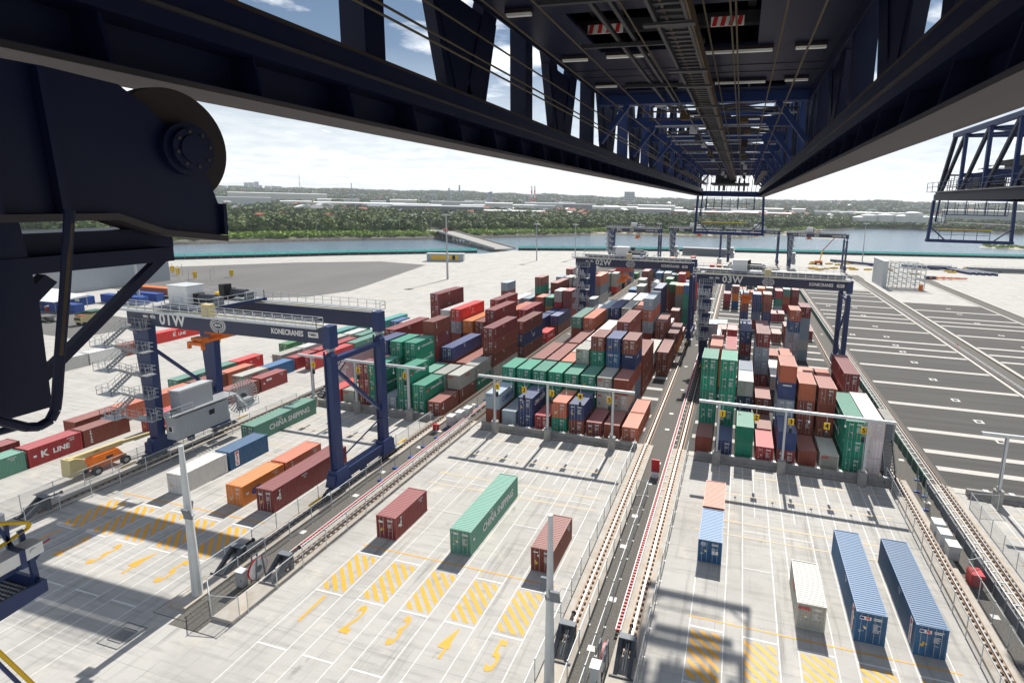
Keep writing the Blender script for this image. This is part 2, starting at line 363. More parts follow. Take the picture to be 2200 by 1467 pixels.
for k, (y0, y1) in {1: (76.8, 300), 2: (76.8, 310), 3: (76.8, 330), 4: (76.8, 262), 5: (76.8, 235), 6: (90, 220)}.items():
    x0, x1 = XL[k]+1.0, XR[k]-0.9
    if k == 1: x0 = -75.0
    a_.face([(x0, y0, .008), (x1, y0, .008), (x1, y1, .008), (x0, y1, .008)], 'asphalt')
a_.face([(-152, 160, .008), (-147, 176, .008), (-150, 190, .008), (-168, 262, .008), (-200, 266, .008), (-236, 242, .008), (-300, 175, .008), (-262, 150, .008), (-180, 142, .008)], 'asphalt_old')
a_.face([(-245, 96, .008), (-160, 92, .008), (-158, 112, .008), (-246, 120, .008)], 'asphalt_old')
struct('asphalt', a_)
gv = MB()
for k in (1, 2, 3, 4, 5):
    x0, x1 = XR[k], XL[k+1]
    gv.face([(x0-1.1, 76.8, .014), (x1+1.1, 76.8, .014), (x1+1.1, 320, .014), (x0-1.1, 320, .014)], 'gravel')
    gv.face([(x0+1.1, 30, .014), (x1-1.1, 30, .014), (x1-1.1, 76.8, .014), (x0+1.1, 76.8, .014)], 'gravel')
gv.face([(XL[1]-1.2, 36, .014), (XL[1]+1.2, 36, .014), (XL[1]+1.2, 320, .014), (XL[1]-1.2, 320, .014)], 'gravel')
struct('gravel', gv)
bd = MB()
BY = [77.3, 83.6, 89.4, 97.9, 103.6, 110.8, 117.0, 123.6, 130.0, 137.1, 143.5, 150.1, 156.8, 164.1, 171, 178.6, 185.5, 192.2, 198.8, 206.3, 213, 219.6, 226, 232.8, 239, 245.3, 252.8, 260.7]
BY4 = [77.3, 83.6, 89.4, 97.9, 110.8, 123.6, 137.1, 150.1, 156.8, 164.1, 178.6, 192.2, 198.8, 206.3, 219.6, 232.8, 245.3, 252.8, 260.7]
for k in (1, 2, 3, 4, 5, 6):
    x0, x1 = XL[k]+1.3, XR[k]-1.2
    for y in (BY4 if k > 3 else BY):
        if k == 5 and y > 232 or k == 6 and (y > 215 or y < 95): continue
        bd.box(x0, x1, y-1.5, y-.1, 0.0, 0.05, 'band_concrete')
struct('band_concrete_strips', bd)
sq = MB()
for k, xc in ((4, 42.7), (4, 33.5), (5, 77), (2, -27)):
    for y in ((96, 104.5, 115.5, 128.5, 142, 151.9, 158.7, 168.5, 182.5, 200, 215, 226) if xc > 40 else (168, 187, 215)):
        if k == 2: continue
        for q in ((-.7, .7, -.75, -.45), (-.7, .7, .45, .75), (-.7, -.4, -.45, .45), (.4, .7, -.45, .45)):
            sq.face([(xc+q[0], y+q[2], .03), (xc+q[1], y+q[2], .03), (xc+q[1], y+q[3], .03), (xc+q[0], y+q[3], .03)], 'white_paint')
for k in (2, 3, 4):
    for y in (38, 44, 52, 58, 66, 72, 84, 91, 104, 120, 140, 165):
        xc = (XR[k-1]+XL[k])/2 - .9 + rng.random()
        sq.face([(xc-.35, y-.3, .03), (xc+.35, y-.3, .03), (xc+.35, y+.3, .03), (xc-.35, y+.3, .03)], 'white_paint')
struct('road_markings', sq)
# raised concrete runway beams beside the gravel
bm_ = MB()
for k in (1, 2, 3, 4):
    if k > 1: bm_.box(XL[k]-1.15, XL[k]+1.05, 31.5, 76.8, 0, .32, 'beam_concrete')
    bm_.box(XR[k]-1.1, XR[k]+1.15, 31.5, 76.8, 0, .32, 'beam_concrete')
bm_.box(XL[1]-1.15, XL[1]+1.05, 36, 76.8, 0, .12, 'beam_concrete')
for k in (4, 5):
    bm_.box(XR[k]-1.3, XR[k]-.5, 76.8, 300, 0, .2, 'band_concrete'); bm_.box(XL[k+1]-.3, XL[k+1]+.6, 76.8, 300, 0, .3, 'band_concrete')
struct('runway_beams', bm_)

SLOT = lambda k, j: XL[k] + 4.85 + 4.55*j
wl = MB(); yl = MB(); fy = MB()
def strip(mb, x0, x1, y0, y1, k, z=.006): mb.face([(x0, y0, z), (x1, y0, z), (x1, y1, z), (x0, y1, z)], k)
for k in (1, 2, 3, 4):
    for j in range(5):
        s = SLOT(k, j)
        for x in (s-.32, s+2.64): strip(wl, x+.02, x+.11, 24 if k > 1 else 22, 74.6, 'white_paint')
        for y in (30.6, 37.05, 42.85): strip(wl, s-.32, s+2.77, y, y+.16, 'white_paint', .010)
        strip(wl, s+1.1, s+1.2, 62, 74.5, 'white_paint')
        for y in (46.0, 52.6): strip(wl, s-.2, s+2.6, y+6.2, y+6.3, 'white_paint', .010)
        if k < 4:
            # hatched box: slanting bars clipped to the box
            x0, x1, y0, y1 = s-.1, s+2.5, 37.5, 42.6
            for i in range(-3, 7):
                a = y0 + i*1.05 + 0.1; b_ = a + .56
                sl_ = 1.0                                   # bar drops to the right
                def cut(c):                                  # line y = c + sl_*(x1-x), clip against y0..y1
                    P = []
                    yl_, yr_ = c + sl_*(x1-x0), c
                    return yl_, yr_
                (aL, aR), (bL, bR) = cut(a-1.2), cut(b_-1.2)
                poly = [(x0, aL), (x1, aR), (x1, bR), (x0, bL)]
                def clip(poly, lim, keep_above):
                    out = []
                    for q in range(len(poly)):
                        A, B = poly[q], poly[(q+1) % len(poly)]
                        ia = (A[1] >= lim) == keep_above or A[1] == lim; ib = (B[1] >= lim) == keep_above or B[1] == lim
                        if ia: out.append(A)
                        if ia != ib:
                            t_ = (lim-A[1])/(B[1]-A[1]); out.append((A[0]+(B[0]-A[0])*t_, lim))
                    return out
                poly = clip(poly, y0, True)
                if len(poly) > 2: poly = clip(poly, y1, False)
                if len(poly) > 2: yl.face([(x, y, .012) for x, y in poly], 'yellow_paint')
    if k < 4: strip(yl, SLOT(k, 0)-.5, SLOT(k, 4)+3.2, 44.0, 44.14, 'yellow_paint', .014)
    for y in (57.5, 60.2, 66.5, 71.8): strip(fy, SLOT(k, 0)-1, SLOT(k, 4)+3.5, y, y+.25, 'faded_yellow', .014)
for x, y, a in ((-150, 190, 30), (-120, 155, 24), (-135, 170, 30), (-112, 230, 20), (-128, 120, 18)):
    strip(fy, x, x+a, y, y+.5, 'faded_yellow')
struct('lane_lines', wl); struct('yellow_markings', yl); struct('faded_markings', fy)
for k in (1, 2, 3):
    for j in range(5):
        o = text(str(j+1), 3.6, (SLOT(k, j)+1.2, 34.9, .016), 'z', 'yellow_paint', scale=(0.58, 1.25), bold=0.05, name='painted_number')
        o['kind'] = 'structure'
# drain covers and cut joints near the lamp pole
dr = MB()
def frame(mb, x0, x1, y0, y1, w_, k, z=.02):
    strip(mb, x0, x1, y0, y0+w_, k, z); strip(mb, x0, x1, y1-w_, y1, k, z); strip(mb, x0, x0+w_, y0+w_, y1-w_, k, z); strip(mb, x1-w_, x1, y0+w_, y1-w_, k, z)
frame(dr, -49.2, -46.9, 26.8, 29.2, .06, 'dark_grey'); frame(dr, -48.8, -47.3, 27.3, 28.7, .05, 'dark_grey', .022)
for i in range(8): strip(dr, -48.6+i*.16, -48.54+i*.16, 27.5, 28.5, 'dark_grey', .024)
frame(dr, -48.3, -44.4, 30.6, 35.6, .05, 'black'); frame(dr, -43.9, -40.6, 30.0, 33.4, .05, 'black')
frame(dr, -14.5, -11.8, 41.0, 44, .04, 'mid_grey'); frame(dr, 18.2, 21.2, 61, 66, .04, 'mid_grey')
struct('drain_covers', dr)

# ------------------------------------------------------------ crane rails
def rail(x, y0, y1, label, near=True):
    z = .32 if near else .02
    t_ = thing('crane_rail', (x, y0, 0), label, 'rail', 'long crane rails along the blocks')
    mb = MB(); 
    segs = [(y0, 76.8, .32 if x != XL[1] else .12), (76.8, y1, .03)] if y0 < 76 else [(y0, y1, .05)]
    for a, b_, zz in segs:
        mb.box(x-.16, x+.16, a, b_, zz, zz+.04, 'rail_steel'); mb.box(x-.03, x+.03, a, b_, zz+.04, zz+.17, 'rail_steel')
    mb.build('rail_web', t_)
    mb = MB()
    for a, b_, zz in segs: mb.box(x-.065, x+.065, a, b_, zz+.17, zz+.21, 'rail_top')
    mb.build('rail_head', t_)
    mb = MB(); y = y0
    while y < min(y1, 170):
        zz = segs[0][2] if y < 76.8 else segs[-1][2]
        for sx_ in (-1, 1): mb.box(x+sx_*.25-.10, x+sx_*.25+.10, y-.10, y+.10, zz-.02, zz+.12, 'clip')
        y += .72
    c_ = mb.build('rail_clips', t_); c_['kind'] = 'stuff'
    mb = MB()
    for a, b_, zz in segs:
        for sx_ in (-1, 1): mb.box(x+sx_*.45-.035, x+sx_*.45+.035, a, b_, zz, zz+.05, 'rail_steel')
    mb.build('guide_strip', t_)
POSN = ['along the far left lanes', 'left of the middle block', 'right of the middle block', 'right of the central roadway', 'beside the right lanes', 'at the edge of the empty asphalt']
rail(XL[1], 38, 300, 'rusty crane rail under the left legs of the nearest gantry crane')
rail(XR[1], 38, 320, 'rusty crane rail under the right legs of the nearest gantry crane')
rail(XL[2], 38, 320, 'crane rail left of the middle block, beside the red and white cable tray')
rail(XR[2], 38, 320, 'crane rail along the left edge of the central roadway')
rail(XL[3], 38, 320, 'crane rail along the right edge of the central roadway')
rail(XR[3], 31, 320, 'crane rail at the right edge of the lanes with the two long blue containers')
rail(XL[4], 31, 320, 'crane rail at the left edge of the empty striped asphalt')
rail(XR[4], 76.8, 290, 'crane rail across the empty asphalt, nearer of the far right pair')
rail(XL[5], 76.8, 290, 'crane rail across the empty asphalt, farther of the far right pair')

def cable_tray(x, y0, y1, label, z=.45, w_=.42, red=True, ladder=False):
    t_ = thing('cable_tray', (x, y0, 0), label, 'cable tray', 'cable trays beside the rails')
    mb = MB()
    for s in (-1, 1): mb.box(x+s*w_/2-.045, x+s*w_/2+.045, y0, y1, z, z+.14, 'white')
    mb.build('side_rail', t_)
    mb = MB(); y = y0; i = 0
    st = 1.6 if ladder else .42
    while y < min(y1, 150):
        mb.box(x-w_/2+.045, x+w_/2-.045, y, y+(.12 if ladder else .21), z+.02, z+.1, 'red' if (red and not ladder) else 'galv_lt'); y += st; i += 1
    c_ = mb.build('rungs', t_); c_['kind'] = 'stuff'
    mb = MB(); y = y0+1
    while y < y1: mb.box(x-.06, x+.06, y, y+.12, 0, z, 'galv'); y += 3
    mb.build('support', t_)
cable_tray(XL[2]-1.25, 40, 250, 'red and white cable tray left of the middle block')
cable_tray(XL[3]-1.25, 40, 250, 'red and white cable tray in the central roadway')
cable_tray(XL[4]-1.3, 37, 300, 'white ladder cable tray on top of the dark netted wall', z=.8, w_=.7, red=False, ladder=True)
cable_tray(XR[4]+.9, 77, 290, 'pale cable duct crossing the empty asphalt', z=.25, w_=.5, red=False, ladder=True)
# ladder rungs linking tray and rail
for k, lb in ((2, 'left of the middle block'), (3, 'in the central roadway')):
    mb = MB(); y = 62.5
    while y < 160: mb.box(XL[k]-1.02, XL[k]-.66, y, y+.1, .34, .40, 'galv_lt'); y += 1.9
    single('cross_bars', mb, (XL[k]-1, 62.5, 0), 'thin pale cross bars joining the cable tray to the rail %s' % lb, 'cross bars', 'cross bars of the cable trays')

# ------------------------------------------------------------ fences
def fence(x, y0, y1, label, h=2.1, gap=3.05, org=None, grp='wire mesh fences along the crane rails', pts=None, netk='chain_link'):
    P = pts or [(x, y0), (x, y1)]
    t_ = thing('wire_fence', (P[0][0], P[0][1], 0), label, 'fence', grp)
    net = MB(); top = MB(); pm = None
    for (xa, ya), (xb, yb) in zip(P[:-1], P[1:]):
        L = math.hypot(xb-xa, yb-ya); n = max(1, round(L/gap))
        net.face([(xa, ya, .06), (xb, yb, .06), (xb, yb, h), (xa, ya, h)], netk)
        top.tube((xa, ya, h), (xb, yb, h), .035, 'galv_lt', 6); top.tube((xa, ya, .12), (xb, yb, .12), .02, 'galv', 4)
        for i in range(n + (1 if (xb, yb) == P[-1] else 0)):
            px, py = xa+(xb-xa)*i/n, ya+(yb-ya)*i/n
            if pm is None:
                q = MB(); q.tube((0, 0, 0), (0, 0, h+.12), .045, 'galv_lt', 7); q.box(-.09, .09, -.09, .09, 0, .03, 'galv'); pm = q.mesh('post')
            link('post', pm, t_, (px-P[0][0], py-P[0][1], 0))
    net.build('wire_mesh', t_); top.build('top_rail', t_)
    return t_
fence(0, 0, 0, 'wire fence on the lane side of the far left rail', pts=[(-74.4, 36), (-74.4, 74)])
fence(0, 0, 0, 'wire fence behind the far left rail, by the orange boom lift', pts=[(-78.2, 34.5), (-78.2, 66)])
fence(0, 0, 0, 'wire fence along the right side of the left lanes, behind the thick grey pole', pts=[(-47.5, 34), (-47.5, 74)])
fence(0, 0, 0, 'low inner fence enclosing the gravel beside the cable reel of the left lanes', pts=[(-45.0, 58), (-45.0, 33.2), (-42.9, 31.7), (-40.3, 32.2)])
fence(0, 0, 0, 'wire fence along the left side of the middle lanes', pts=[(-40.25, 33), (-40.25, 74)])
fence(0, 0, 0, 'wire fence along the right side of the middle lanes', pts=[(-13.15, 30.5), (-13.15, 74)])
fence(0, 0, 0, 'narrow fenced cage running down the gravel of the central roadway', pts=[(-10.7, 31), (-10.7, 62.5), (-9.3, 62.8), (-9.3, 31)])
fence(0, 0, 0, 'wire fence along the left side of the right lanes', pts=[(-5.45, 29), (-5.45, 76)])
fence(0, 0, 0, 'wire fence on the right side of the right lanes, before the rail', pts=[(21.2, 30), (21.2, 76)])
fence(0, 0, 0, 'wire fence between the right rail and the dark netted wall', pts=[(24.2, 30), (24.2, 57), (25.9, 58)], h=2.2)
fence(0, 0, 0, 'wire fence at the edge of the lanes beyond the last rail', pts=[(29.8, 30), (29.8, 72), (33, 72.5)])
fence(0, 0, 0, 'pale wire fence beside the stacks at the back left', pts=[(-78.5, 190), (-78.5, 240)], gap=6)
# dark netted wall under the ladder tray
t_ = thing('netted_wall', (26.0, 36, 0), 'long dark green netted wall between right block and empty asphalt', 'wall')
mb = MB(); mb.box(25.95, 26.1, 76, 300, 0, 1.5, 'green_net'); mb.box(25.95, 26.1, 36, 76, 0, 1.1, 'mid_grey'); mb.build('netting', t_)
mb = MB(); y = 36
while y < 300: mb.box(25.86, 25.945, y, y+.08, 0, 1.5, 'galv'); y += 2.4
mb.build('uprights', t_)['kind'] = 'stuff'

# ------------------------------------------------------------ end-of-lane barriers with lamp portals
BLN = {1: 'left block', 2: 'middle block', 3: 'right block', 4: 'empty asphalt'}
SIDE = {1: 'far left', 2: 'middle', 3: 'right', 4: 'far right'}
for k in (1, 2, 3, 4):
    t_ = thing('concrete_barrier', (XL[k]+3, 75.6, 0), 'long low concrete barrier in front of the %s' % BLN[k], 'barrier', 'low concrete barriers at the lane ends')
    mb = MB(); x = XL[k]+2.4; e = XR[k]-1.2
    while x < e-1:
        x2 = min(x+2.9, e); mb.box(x+.02, x2-.02, 75.3, 75.75, 0, .95, 'wall_concrete'); mb.box(x+.02, x2-.02, 74.9, 75.3, 0, .22, 'wall_concrete'); x = x2
    mb.build('barrier_blocks', t_)
    mb = MB()
    for j in range(9): mb.box(XL[k]+4.6+2.9*j-.3, XL[k]+4.6+2.9*j+.3, 75.25, 75.8, .955, 1.05, 'white')
    mb.build('white_caps', t_)
    mb = MB(); mb.box(XL[k]+2.2, XR[k]-1, 74.45, 74.6, .0, .05, 'rail_steel'); mb.build('floor_channel', t_)
    t_ = thing('lamp_portal', (XL[k]+14.3, 74.2, 0), 'pale lamp portal on three posts before the %s' % BLN[k], 'portal', 'pale portals over the lane ends')
    mb = MB(); mb.box(XL[k]+2.6, XR[k]-1.6, 74.02, 74.38, 9.1, 9.45, 'galv_lt'); mb.build('beam', t_)
    for dx_ in (5.4, 14.3, 24.6):
        mb = MB(); x = XL[k]+dx_; mb.box(x-.17, x+.17, 74.03, 74.37, 2.0, 9.098, 'galv_lt'); pp = mb.build('post', t_)
        mb = MB(); mb.tube((x, 74.2, 0), (x, 74.2, 2.0), .58, 'wall_concrete', 16); mb.build('pedestal', t_)
        mb = MB(); mb.box(x-.3, x-.18, 74.0, 74.3, 2.05, 2.5, 'galv'); mb.tube((x-.17, 74.0, 2.2), (x-.17, 74.0, 9.0), .03, 'dark_grey', 5); mb.build('junction_box', pp, tuple(t_['o_']))
    for j in range(5):
        if k == 4: continue
        x = SLOT(k, j)+1.07
        s_ = thing('lane_sign', (x, 74.2, 9.1), 'yellow sign %s hanging with a signal lamp, %s portal' % (('one', 'two', 'three', 'four', 'five')[j], SIDE[k]), 'lane sign', 'numbered yellow signs on the portals')
        mb = MB(); mb.tube((x, 74.2, 9.1), (x, 74.2, 6.2), .04, 'galv_lt', 6); mb.build('hanger', s_)
        mb = MB(); mb.box(x-.38, x+.38, 74.0, 74.08, 7.35, 8.25, 'hi_yellow'); sg = mb.build('sign_plate', s_)
        text(str(j+1), .95, (x, 73.985, 7.79), '-y', 'ink_black', sg, bold=.02, org=s_['o_'], name='sign_number')
        mb = MB(); mb.box(x-.17, x+.17, 73.9, 74.12, 6.2, 6.95, 'black'); mb.tube((x-.02, 73.88, 6.7), (x-.02, 73.9, 6.7), .09, 'dark_grey', 8); mb.build('signal_lamp', s_)
        x2 = x + 2.3
        if j < 4:
            s_ = thing('camera_arm', (x2, 74.2, 9.1), 'small pale lamp hanging right of sign %s of the %s portal' % (('one', 'two', 'three', 'four')[j], SIDE[k]), 'lamp', 'small lamps on the portals')
            mb = MB(); mb.tube((x2, 74.2, 9.4), (x2, 74.2, 10.0), .03, 'galv_lt', 5); mb.tube((x2, 74.2, 9.1), (x2, 74.2, 8.1), .03, 'galv_lt', 5); mb.build('rod', s_)
            mb = MB(); mb.tube((x2, 74.2, 8.1), (x2, 74.2, 7.9), .1, 'galv_lt', 8, .17); mb.build('lamp_head', s_)

# ------------------------------------------------------------ buffers, cable reels and cabinets at the rail ends
def buffer(x, y, label, z=.32):
    t_ = thing('rail_buffer', (x, y, z), label, 'rail buffer', 'dark steel buffers at the rail ends')
    mb = MB()
    for s in (-1, 1):
        mb.prism([(y-1.5, z), (y-1.1, z), (y+1.0, z+1.3), (y+1.0, z+1.6), (y+.5, z+1.6)], 'x', x+s*.55-.16, x+s*.55+.16, 'dark_grey')
        mb.box(x+s*.55-.16, x+s*.55+.16, y+.6, y+1.0, z, z+1.3, 'dark_grey')
    mb.build('side_frame', t_)
    mb = MB(); mb.box(x-.71, x+.71, y+.45, y+1.02, z+1.61, z+1.70, 'mid_grey'); mb.build('cap_plate', t_)
    mb = MB(); mb.box(x-.4, x+.4, y+.72, y+.95, z+.5, z+1.55, 'dark_grey'); mb.tube((x-.08, y-1.0, z+.15), (x-.08, y+.8, z+1.0), .06, 'galv_lt', 6); mb.tube((x+.14, y-1.0, z+.1), (x+.14, y+.6, z+1.2), .05, 'galv_lt', 6); mb.build('back_plate', t_)
    mb = MB(); mb.tube((x, y+1.0, z+1.2), (x, y+2.4, z+1.2), .13, 'black', 10); mb.tube((x, y+2.4, z+1.2), (x, y+2.5, z+1.2), .2, 'black', 10); mb.build('plunger', t_)
    mb = MB(); mb.box(x-1.0, x+1.0, y-1.62, y-1.5, z, z+.1, 'dark_grey'); mb.build('foot_plate', t_)
BUF = [(XL[1], 38, 'steel buffer at the near end of the far left rail, by the grey cabinet'), (XR[1], 37.2, 'steel buffer right of the thick grey pole, left of the cable reel'),
       (XL[2], 37.6, 'steel buffer beside the cable reel of the left lanes'), (XR[2], 37.2, 'steel buffer at the left edge of the central roadway'),
       (XL[3], 37.2, 'steel buffer at the right edge of the central roadway, by the cable reel')]
for x, y, lb in BUF: buffer(x, y, lb, .12 if x == XL[1] else .32)
def reel(x, y, label):
    t_ = thing('cable_reel', (x, y, 0), label, 'cable reel', 'red and white cable reels')
    mb = MB(); mb.tube((x-.10, y, 1.25), (x+.10, y, 1.25), 1.0, 'white', 28); mb.tube((x-.16, y, 1.25), (x+.16, y, 1.25), .35, 'mid_grey', 16); mb.build('drum', t_)
    mb = MB()
    for s in (-1, 1):
        for j in range(28):
            a, b_ = 2*math.pi*j/28, 2*math.pi*(j+1)/28
            mb.bar((x+s*.05, y+1.03*math.cos(a), 1.25+1.03*math.sin(a)), (x+s*.05, y+1.03*math.cos(b_), 1.25+1.03*math.sin(b_)), .06, .05, 'red', up=(1, 0, 0))
    mb.build('cable', t_)
    mb = MB()
    for s in (-1, 1):
        for yy in (-.55, .55): mb.bar((x+s*.3, y+yy, 0), (x+s*.3, y+yy*.5, 2.6), .1, .1, 'mid_grey')
        mb.box(x+s*.3-.05, x+s*.3+.05, y-.3, y+.3, 2.55, 2.65, 'mid_grey')
    mb.build('stand', t_)
reel(XL[2]-1.6, 36.6, 'red and white cable reel beside the buffer of the left lanes'); reel(XL[3]-1.6, 36.2, 'red and white cable reel at the near end of the central roadway')
def cabinet(x, y, w_, d, h, label, k='galv', name='cabinet'):
    t_ = thing(name, (x, y, 0), label, 'cabinet', 'utility cabinets by the rails')
    mb = MB(); mb.box(x-w_/2, x+w_/2, y-d/2, y+d/2, .15, h, k); mb.build('housing', t_)
    mb = MB(); mb.box(x-w_/2-.04, x+w_/2+.04, y-d/2-.05, y+d/2+.04, h+.002, h+.07, 'white' if k != 'red' else 'red'); mb.build('lid', t_)
    mb = MB(); mb.box(x-w_/2+.05, x+w_/2-.05, y-d/2-.025, y-d/2-.003, .25, h-.1, k); mb.box(x+w_/2-.14, x+w_/2-.1, y-d/2-.06, y-d/2-.026, h*.5, h*.5+.15, 'black'); mb.build('door', t_)
    mb = MB()
    for a in (-1, 1): mb.box(x+a*(w_/2-.08)-.05, x+a*(w_/2-.08)+.05, y-d/2+.03, y+d/2-.03, 0, .149, 'dark_grey')
    mb.build('plinth', t_)
cabinet(XL[1]+.2, 34.6, 1.2, .55, 1.9, 'grey cabinet on legs at the near end of the far left rail')
cabinet(-43.6, 35.4, .8, .6, 1.7, 'pale cabinet between the two buffers of the left lanes')
cabinet(-8.5, 34.3, .7, .8, 2.3, 'cream cabinet in front of the central cable reel', 'galv_lt')
for i, (x, y, k, lb) in enumerate([(24.0, 60.4, 'galv_lt', 'nearest grey cabinet in the row beside the netted wall'), (23.9, 62.6, 'galv_lt', 'second grey cabinet in the row beside the netted wall'), (23.9, 64.6, 'galv_lt', 'farthest grey cabinet in the row beside the netted wall'),
    (24.7, 56.4, 'red', 'red cabinet right of the lanes with two long blue containers'), (-46.2+2.2, 74.6, 'galv_lt', 'front white cabinet at the end of the left block barrier'), (-43.5, 76.6, 'galv_lt', 'middle white cabinet at the end of the left block barrier'), (-43.1, 78.6, 'galv_lt', 'rear white cabinet at the end of the left block barrier')]):
    cabinet(x, y, 1.1, 1.3, 1.7 if k != 'red' else 1.4, lb, k)
t_ = thing('fire_hose_box', (-9.2, 68.4, 0), 'red hose box standing on the gravel of the central roadway', 'hose box')
mb = MB(); mb.box(-9.75, -8.65, 68.3, 68.5, .5, 2.3, 'red'); mb.build('red_panel', t_)
mb = MB(); mb.box(-9.6, -8.8, 67.6, 68.28, 0, .55, 'white'); mb.build('base', t_)
t_ = thing('fire_hose_box', (-45.0, 71.6, 0), 'small red hose box by the rail left of the middle block', 'hose box')
mb = MB(); mb.box(-45.5, -44.5, 71.4, 71.7, .3, 1.3, 'red'); mb.build('red_panel', t_); mb = MB(); mb.box(-45.4, -44.6, 71.2, 71.39, 0, .3, 'galv'); mb.build('base', t_)
def cone(x, y, label, big=1.0):
    t_ = thing('traffic_cone', (x, y, 0), label, 'traffic cone', 'orange traffic cones')
    mb = MB(); mb.tube((x, y, .05), (x, y, .95*big), .24*big, 'orange', 12, .04*big); mb.build('cone_body', t_)
    mb = MB(); mb.box(x-.32*big, x+.32*big, y-.32*big, y+.32*big, 0, .05, 'orange'); mb.build('cone_base', t_)
cone(31.3, 61.0, 'left orange traffic cone beside the lanes at the right edge'); cone(31.9, 58.6, 'right orange traffic cone beside the lanes at the right edge'); 
cone(58.9, 163, 'lone orange cone on the rail strip of the empty asphalt')
t_ = thing('bollard', (-46.9, 33.9, 0), 'slim orange bollard at the foot of the thick grey pole', 'bollard')
mb = MB(); mb.tube((-46.9, 33.9, .05), (-46.9, 33.9, 1.1), .07, 'orange', 10); mb.build('bollard_post', t_); mb = MB(); mb.tube((-46.9, 33.9, 0), (-46.9, 33.9, .06), .2, 'black', 12); mb.build('bollard_base', t_)

# ------------------------------------------------------------ thick tapered poles and high lamp masts
def pole(x, y, h, r, label, boxz):
    t_ = thing('lighting_pole', (x, y, 0), label, 'pole', 'thick grey poles between the lanes')
    mb = MB(); mb.tube((x, y, 0.06), (x, y, h), r, 'galv_lt', 10, r*.42); mb.build('shaft', t_)
    mb = MB(); mb.tube((x, y, 0), (x, y, .06), r*1.7, 'wall_concrete', 12); mb.tube((x, y, boxz-.7), (x, y, boxz-.55), r*.92, 'galv', 10); mb.build('collar', t_)
    mb = MB(); mb.hexa([(x+.18, y-.5, boxz-.55), (x+.95, y-.5, boxz-.55), (x+.95, y-.35, boxz-.55), (x+.18, y-.35, boxz-.55), (x+.18, y-.8, boxz+.5), (x+.95, y-.8, boxz+.5), (x+.95, y-.6, boxz+.5), (x+.18, y-.6, boxz+.5)], 'mid_grey')
    mb.hexa([(x-.95, y+.35, boxz-.5), (x-.2, y+.35, boxz-.5), (x-.2, y+.5, boxz-.5), (x-.95, y+.5, boxz-.5), (x-.95, y+.5, boxz+.45), (x-.2, y+.5, boxz+.45), (x-.2, y+.7, boxz+.45), (x-.95, y+.7, boxz+.45)], 'mid_grey'); mb.build('floodlight', t_)
pole(-46.3, 33.2, 14.9, .46, 'thick grey pole beside the lanes at lower left', 8.8)
pole(-12.0, 33.7, 14.4, .42, 'thick grey pole beside the central roadway at lower centre', 8.3)
def mast(x, y, h, label, r=.32):
    t_ = thing('lamp_mast', (x, y, 0), label, 'lamp mast', 'tall lamp masts around the terminal')
    mb = MB(); mb.tube((x, y, 0), (x, y, h), r*1.3, 'galv', 8, r*.6); mb.build('shaft', t_)
    mb = MB(); mb.tube((x, y, h-.1), (x, y, h+.15), 1.1, 'galv', 12)
    for j in range(6):
        a = j*math.pi/3; mb.box(x+1.5*math.cos(a)-.5, x+1.5*math.cos(a)+.5, y+1.5*math.sin(a)-.35, y+1.5*math.sin(a)+.35, h-.35, h-.1, 'galv_lt')
    mb.build('lamp_ring', t_)
mast(-129.2, 218.9, 29.5, 'tallest lamp mast on the empty concrete left of the stacks', .4)
mast(-120.9, 310, 22.5, 'lamp mast on the shore side left of the farthest left gantry crane'); mast(-103.4, 334, 22, 'lamp mast standing just left of the farthest left gantry crane')
mast(-194, 131.2, 24, 'lamp mast behind the nearest gantry crane at far left', .35); mast(82, 405, 26, 'pale mast behind the far right gantry crane')
mast(-58, 395, 22, 'mast between the second and first far gantry cranes'); mast(-500, 620, 18, 'thin road lamp on the far bank')
# ------------------------------------------------------------ shipping containers
H0 = 2.6
def corr_wall(mb, ax, c, a0, a1, z0, z1, out, k, pitch=.28, dep=.04):
    """corrugated sheet on plane ax=c running a0..a1; 'out' = +1/-1 outward direction"""
    pts = []; a = a0
    n = max(1, int((a1-a0)/pitch)); p = (a1-a0)/n
    for i in range(n):
        s = a0+i*p; pts += [(s, 0), (s+p*.28, 0), (s+p*.5, -dep), (s+p*.78, -dep)]
    pts.append((a1, 0))
    for (s, d), (s2, d2) in zip(pts[:-1], pts[1:]):
        if ax == 'x': mb.face([(c+out*d, s, z0), (c+out*d2, s2, z0), (c+out*d2, s2, z1), (c+out*d, s, z1)], k)
        elif ax == 'y': mb.face([(s, c+out*d, z0), (s2, c+out*d2, z0), (s2, c+out*d2, z1), (s, c+out*d, z1)], k)
        else: mb.face([(z0, s, c+d), (z0, s2, c+d2), (z1, s2, c+d2), (z1, s, c+d)], k)
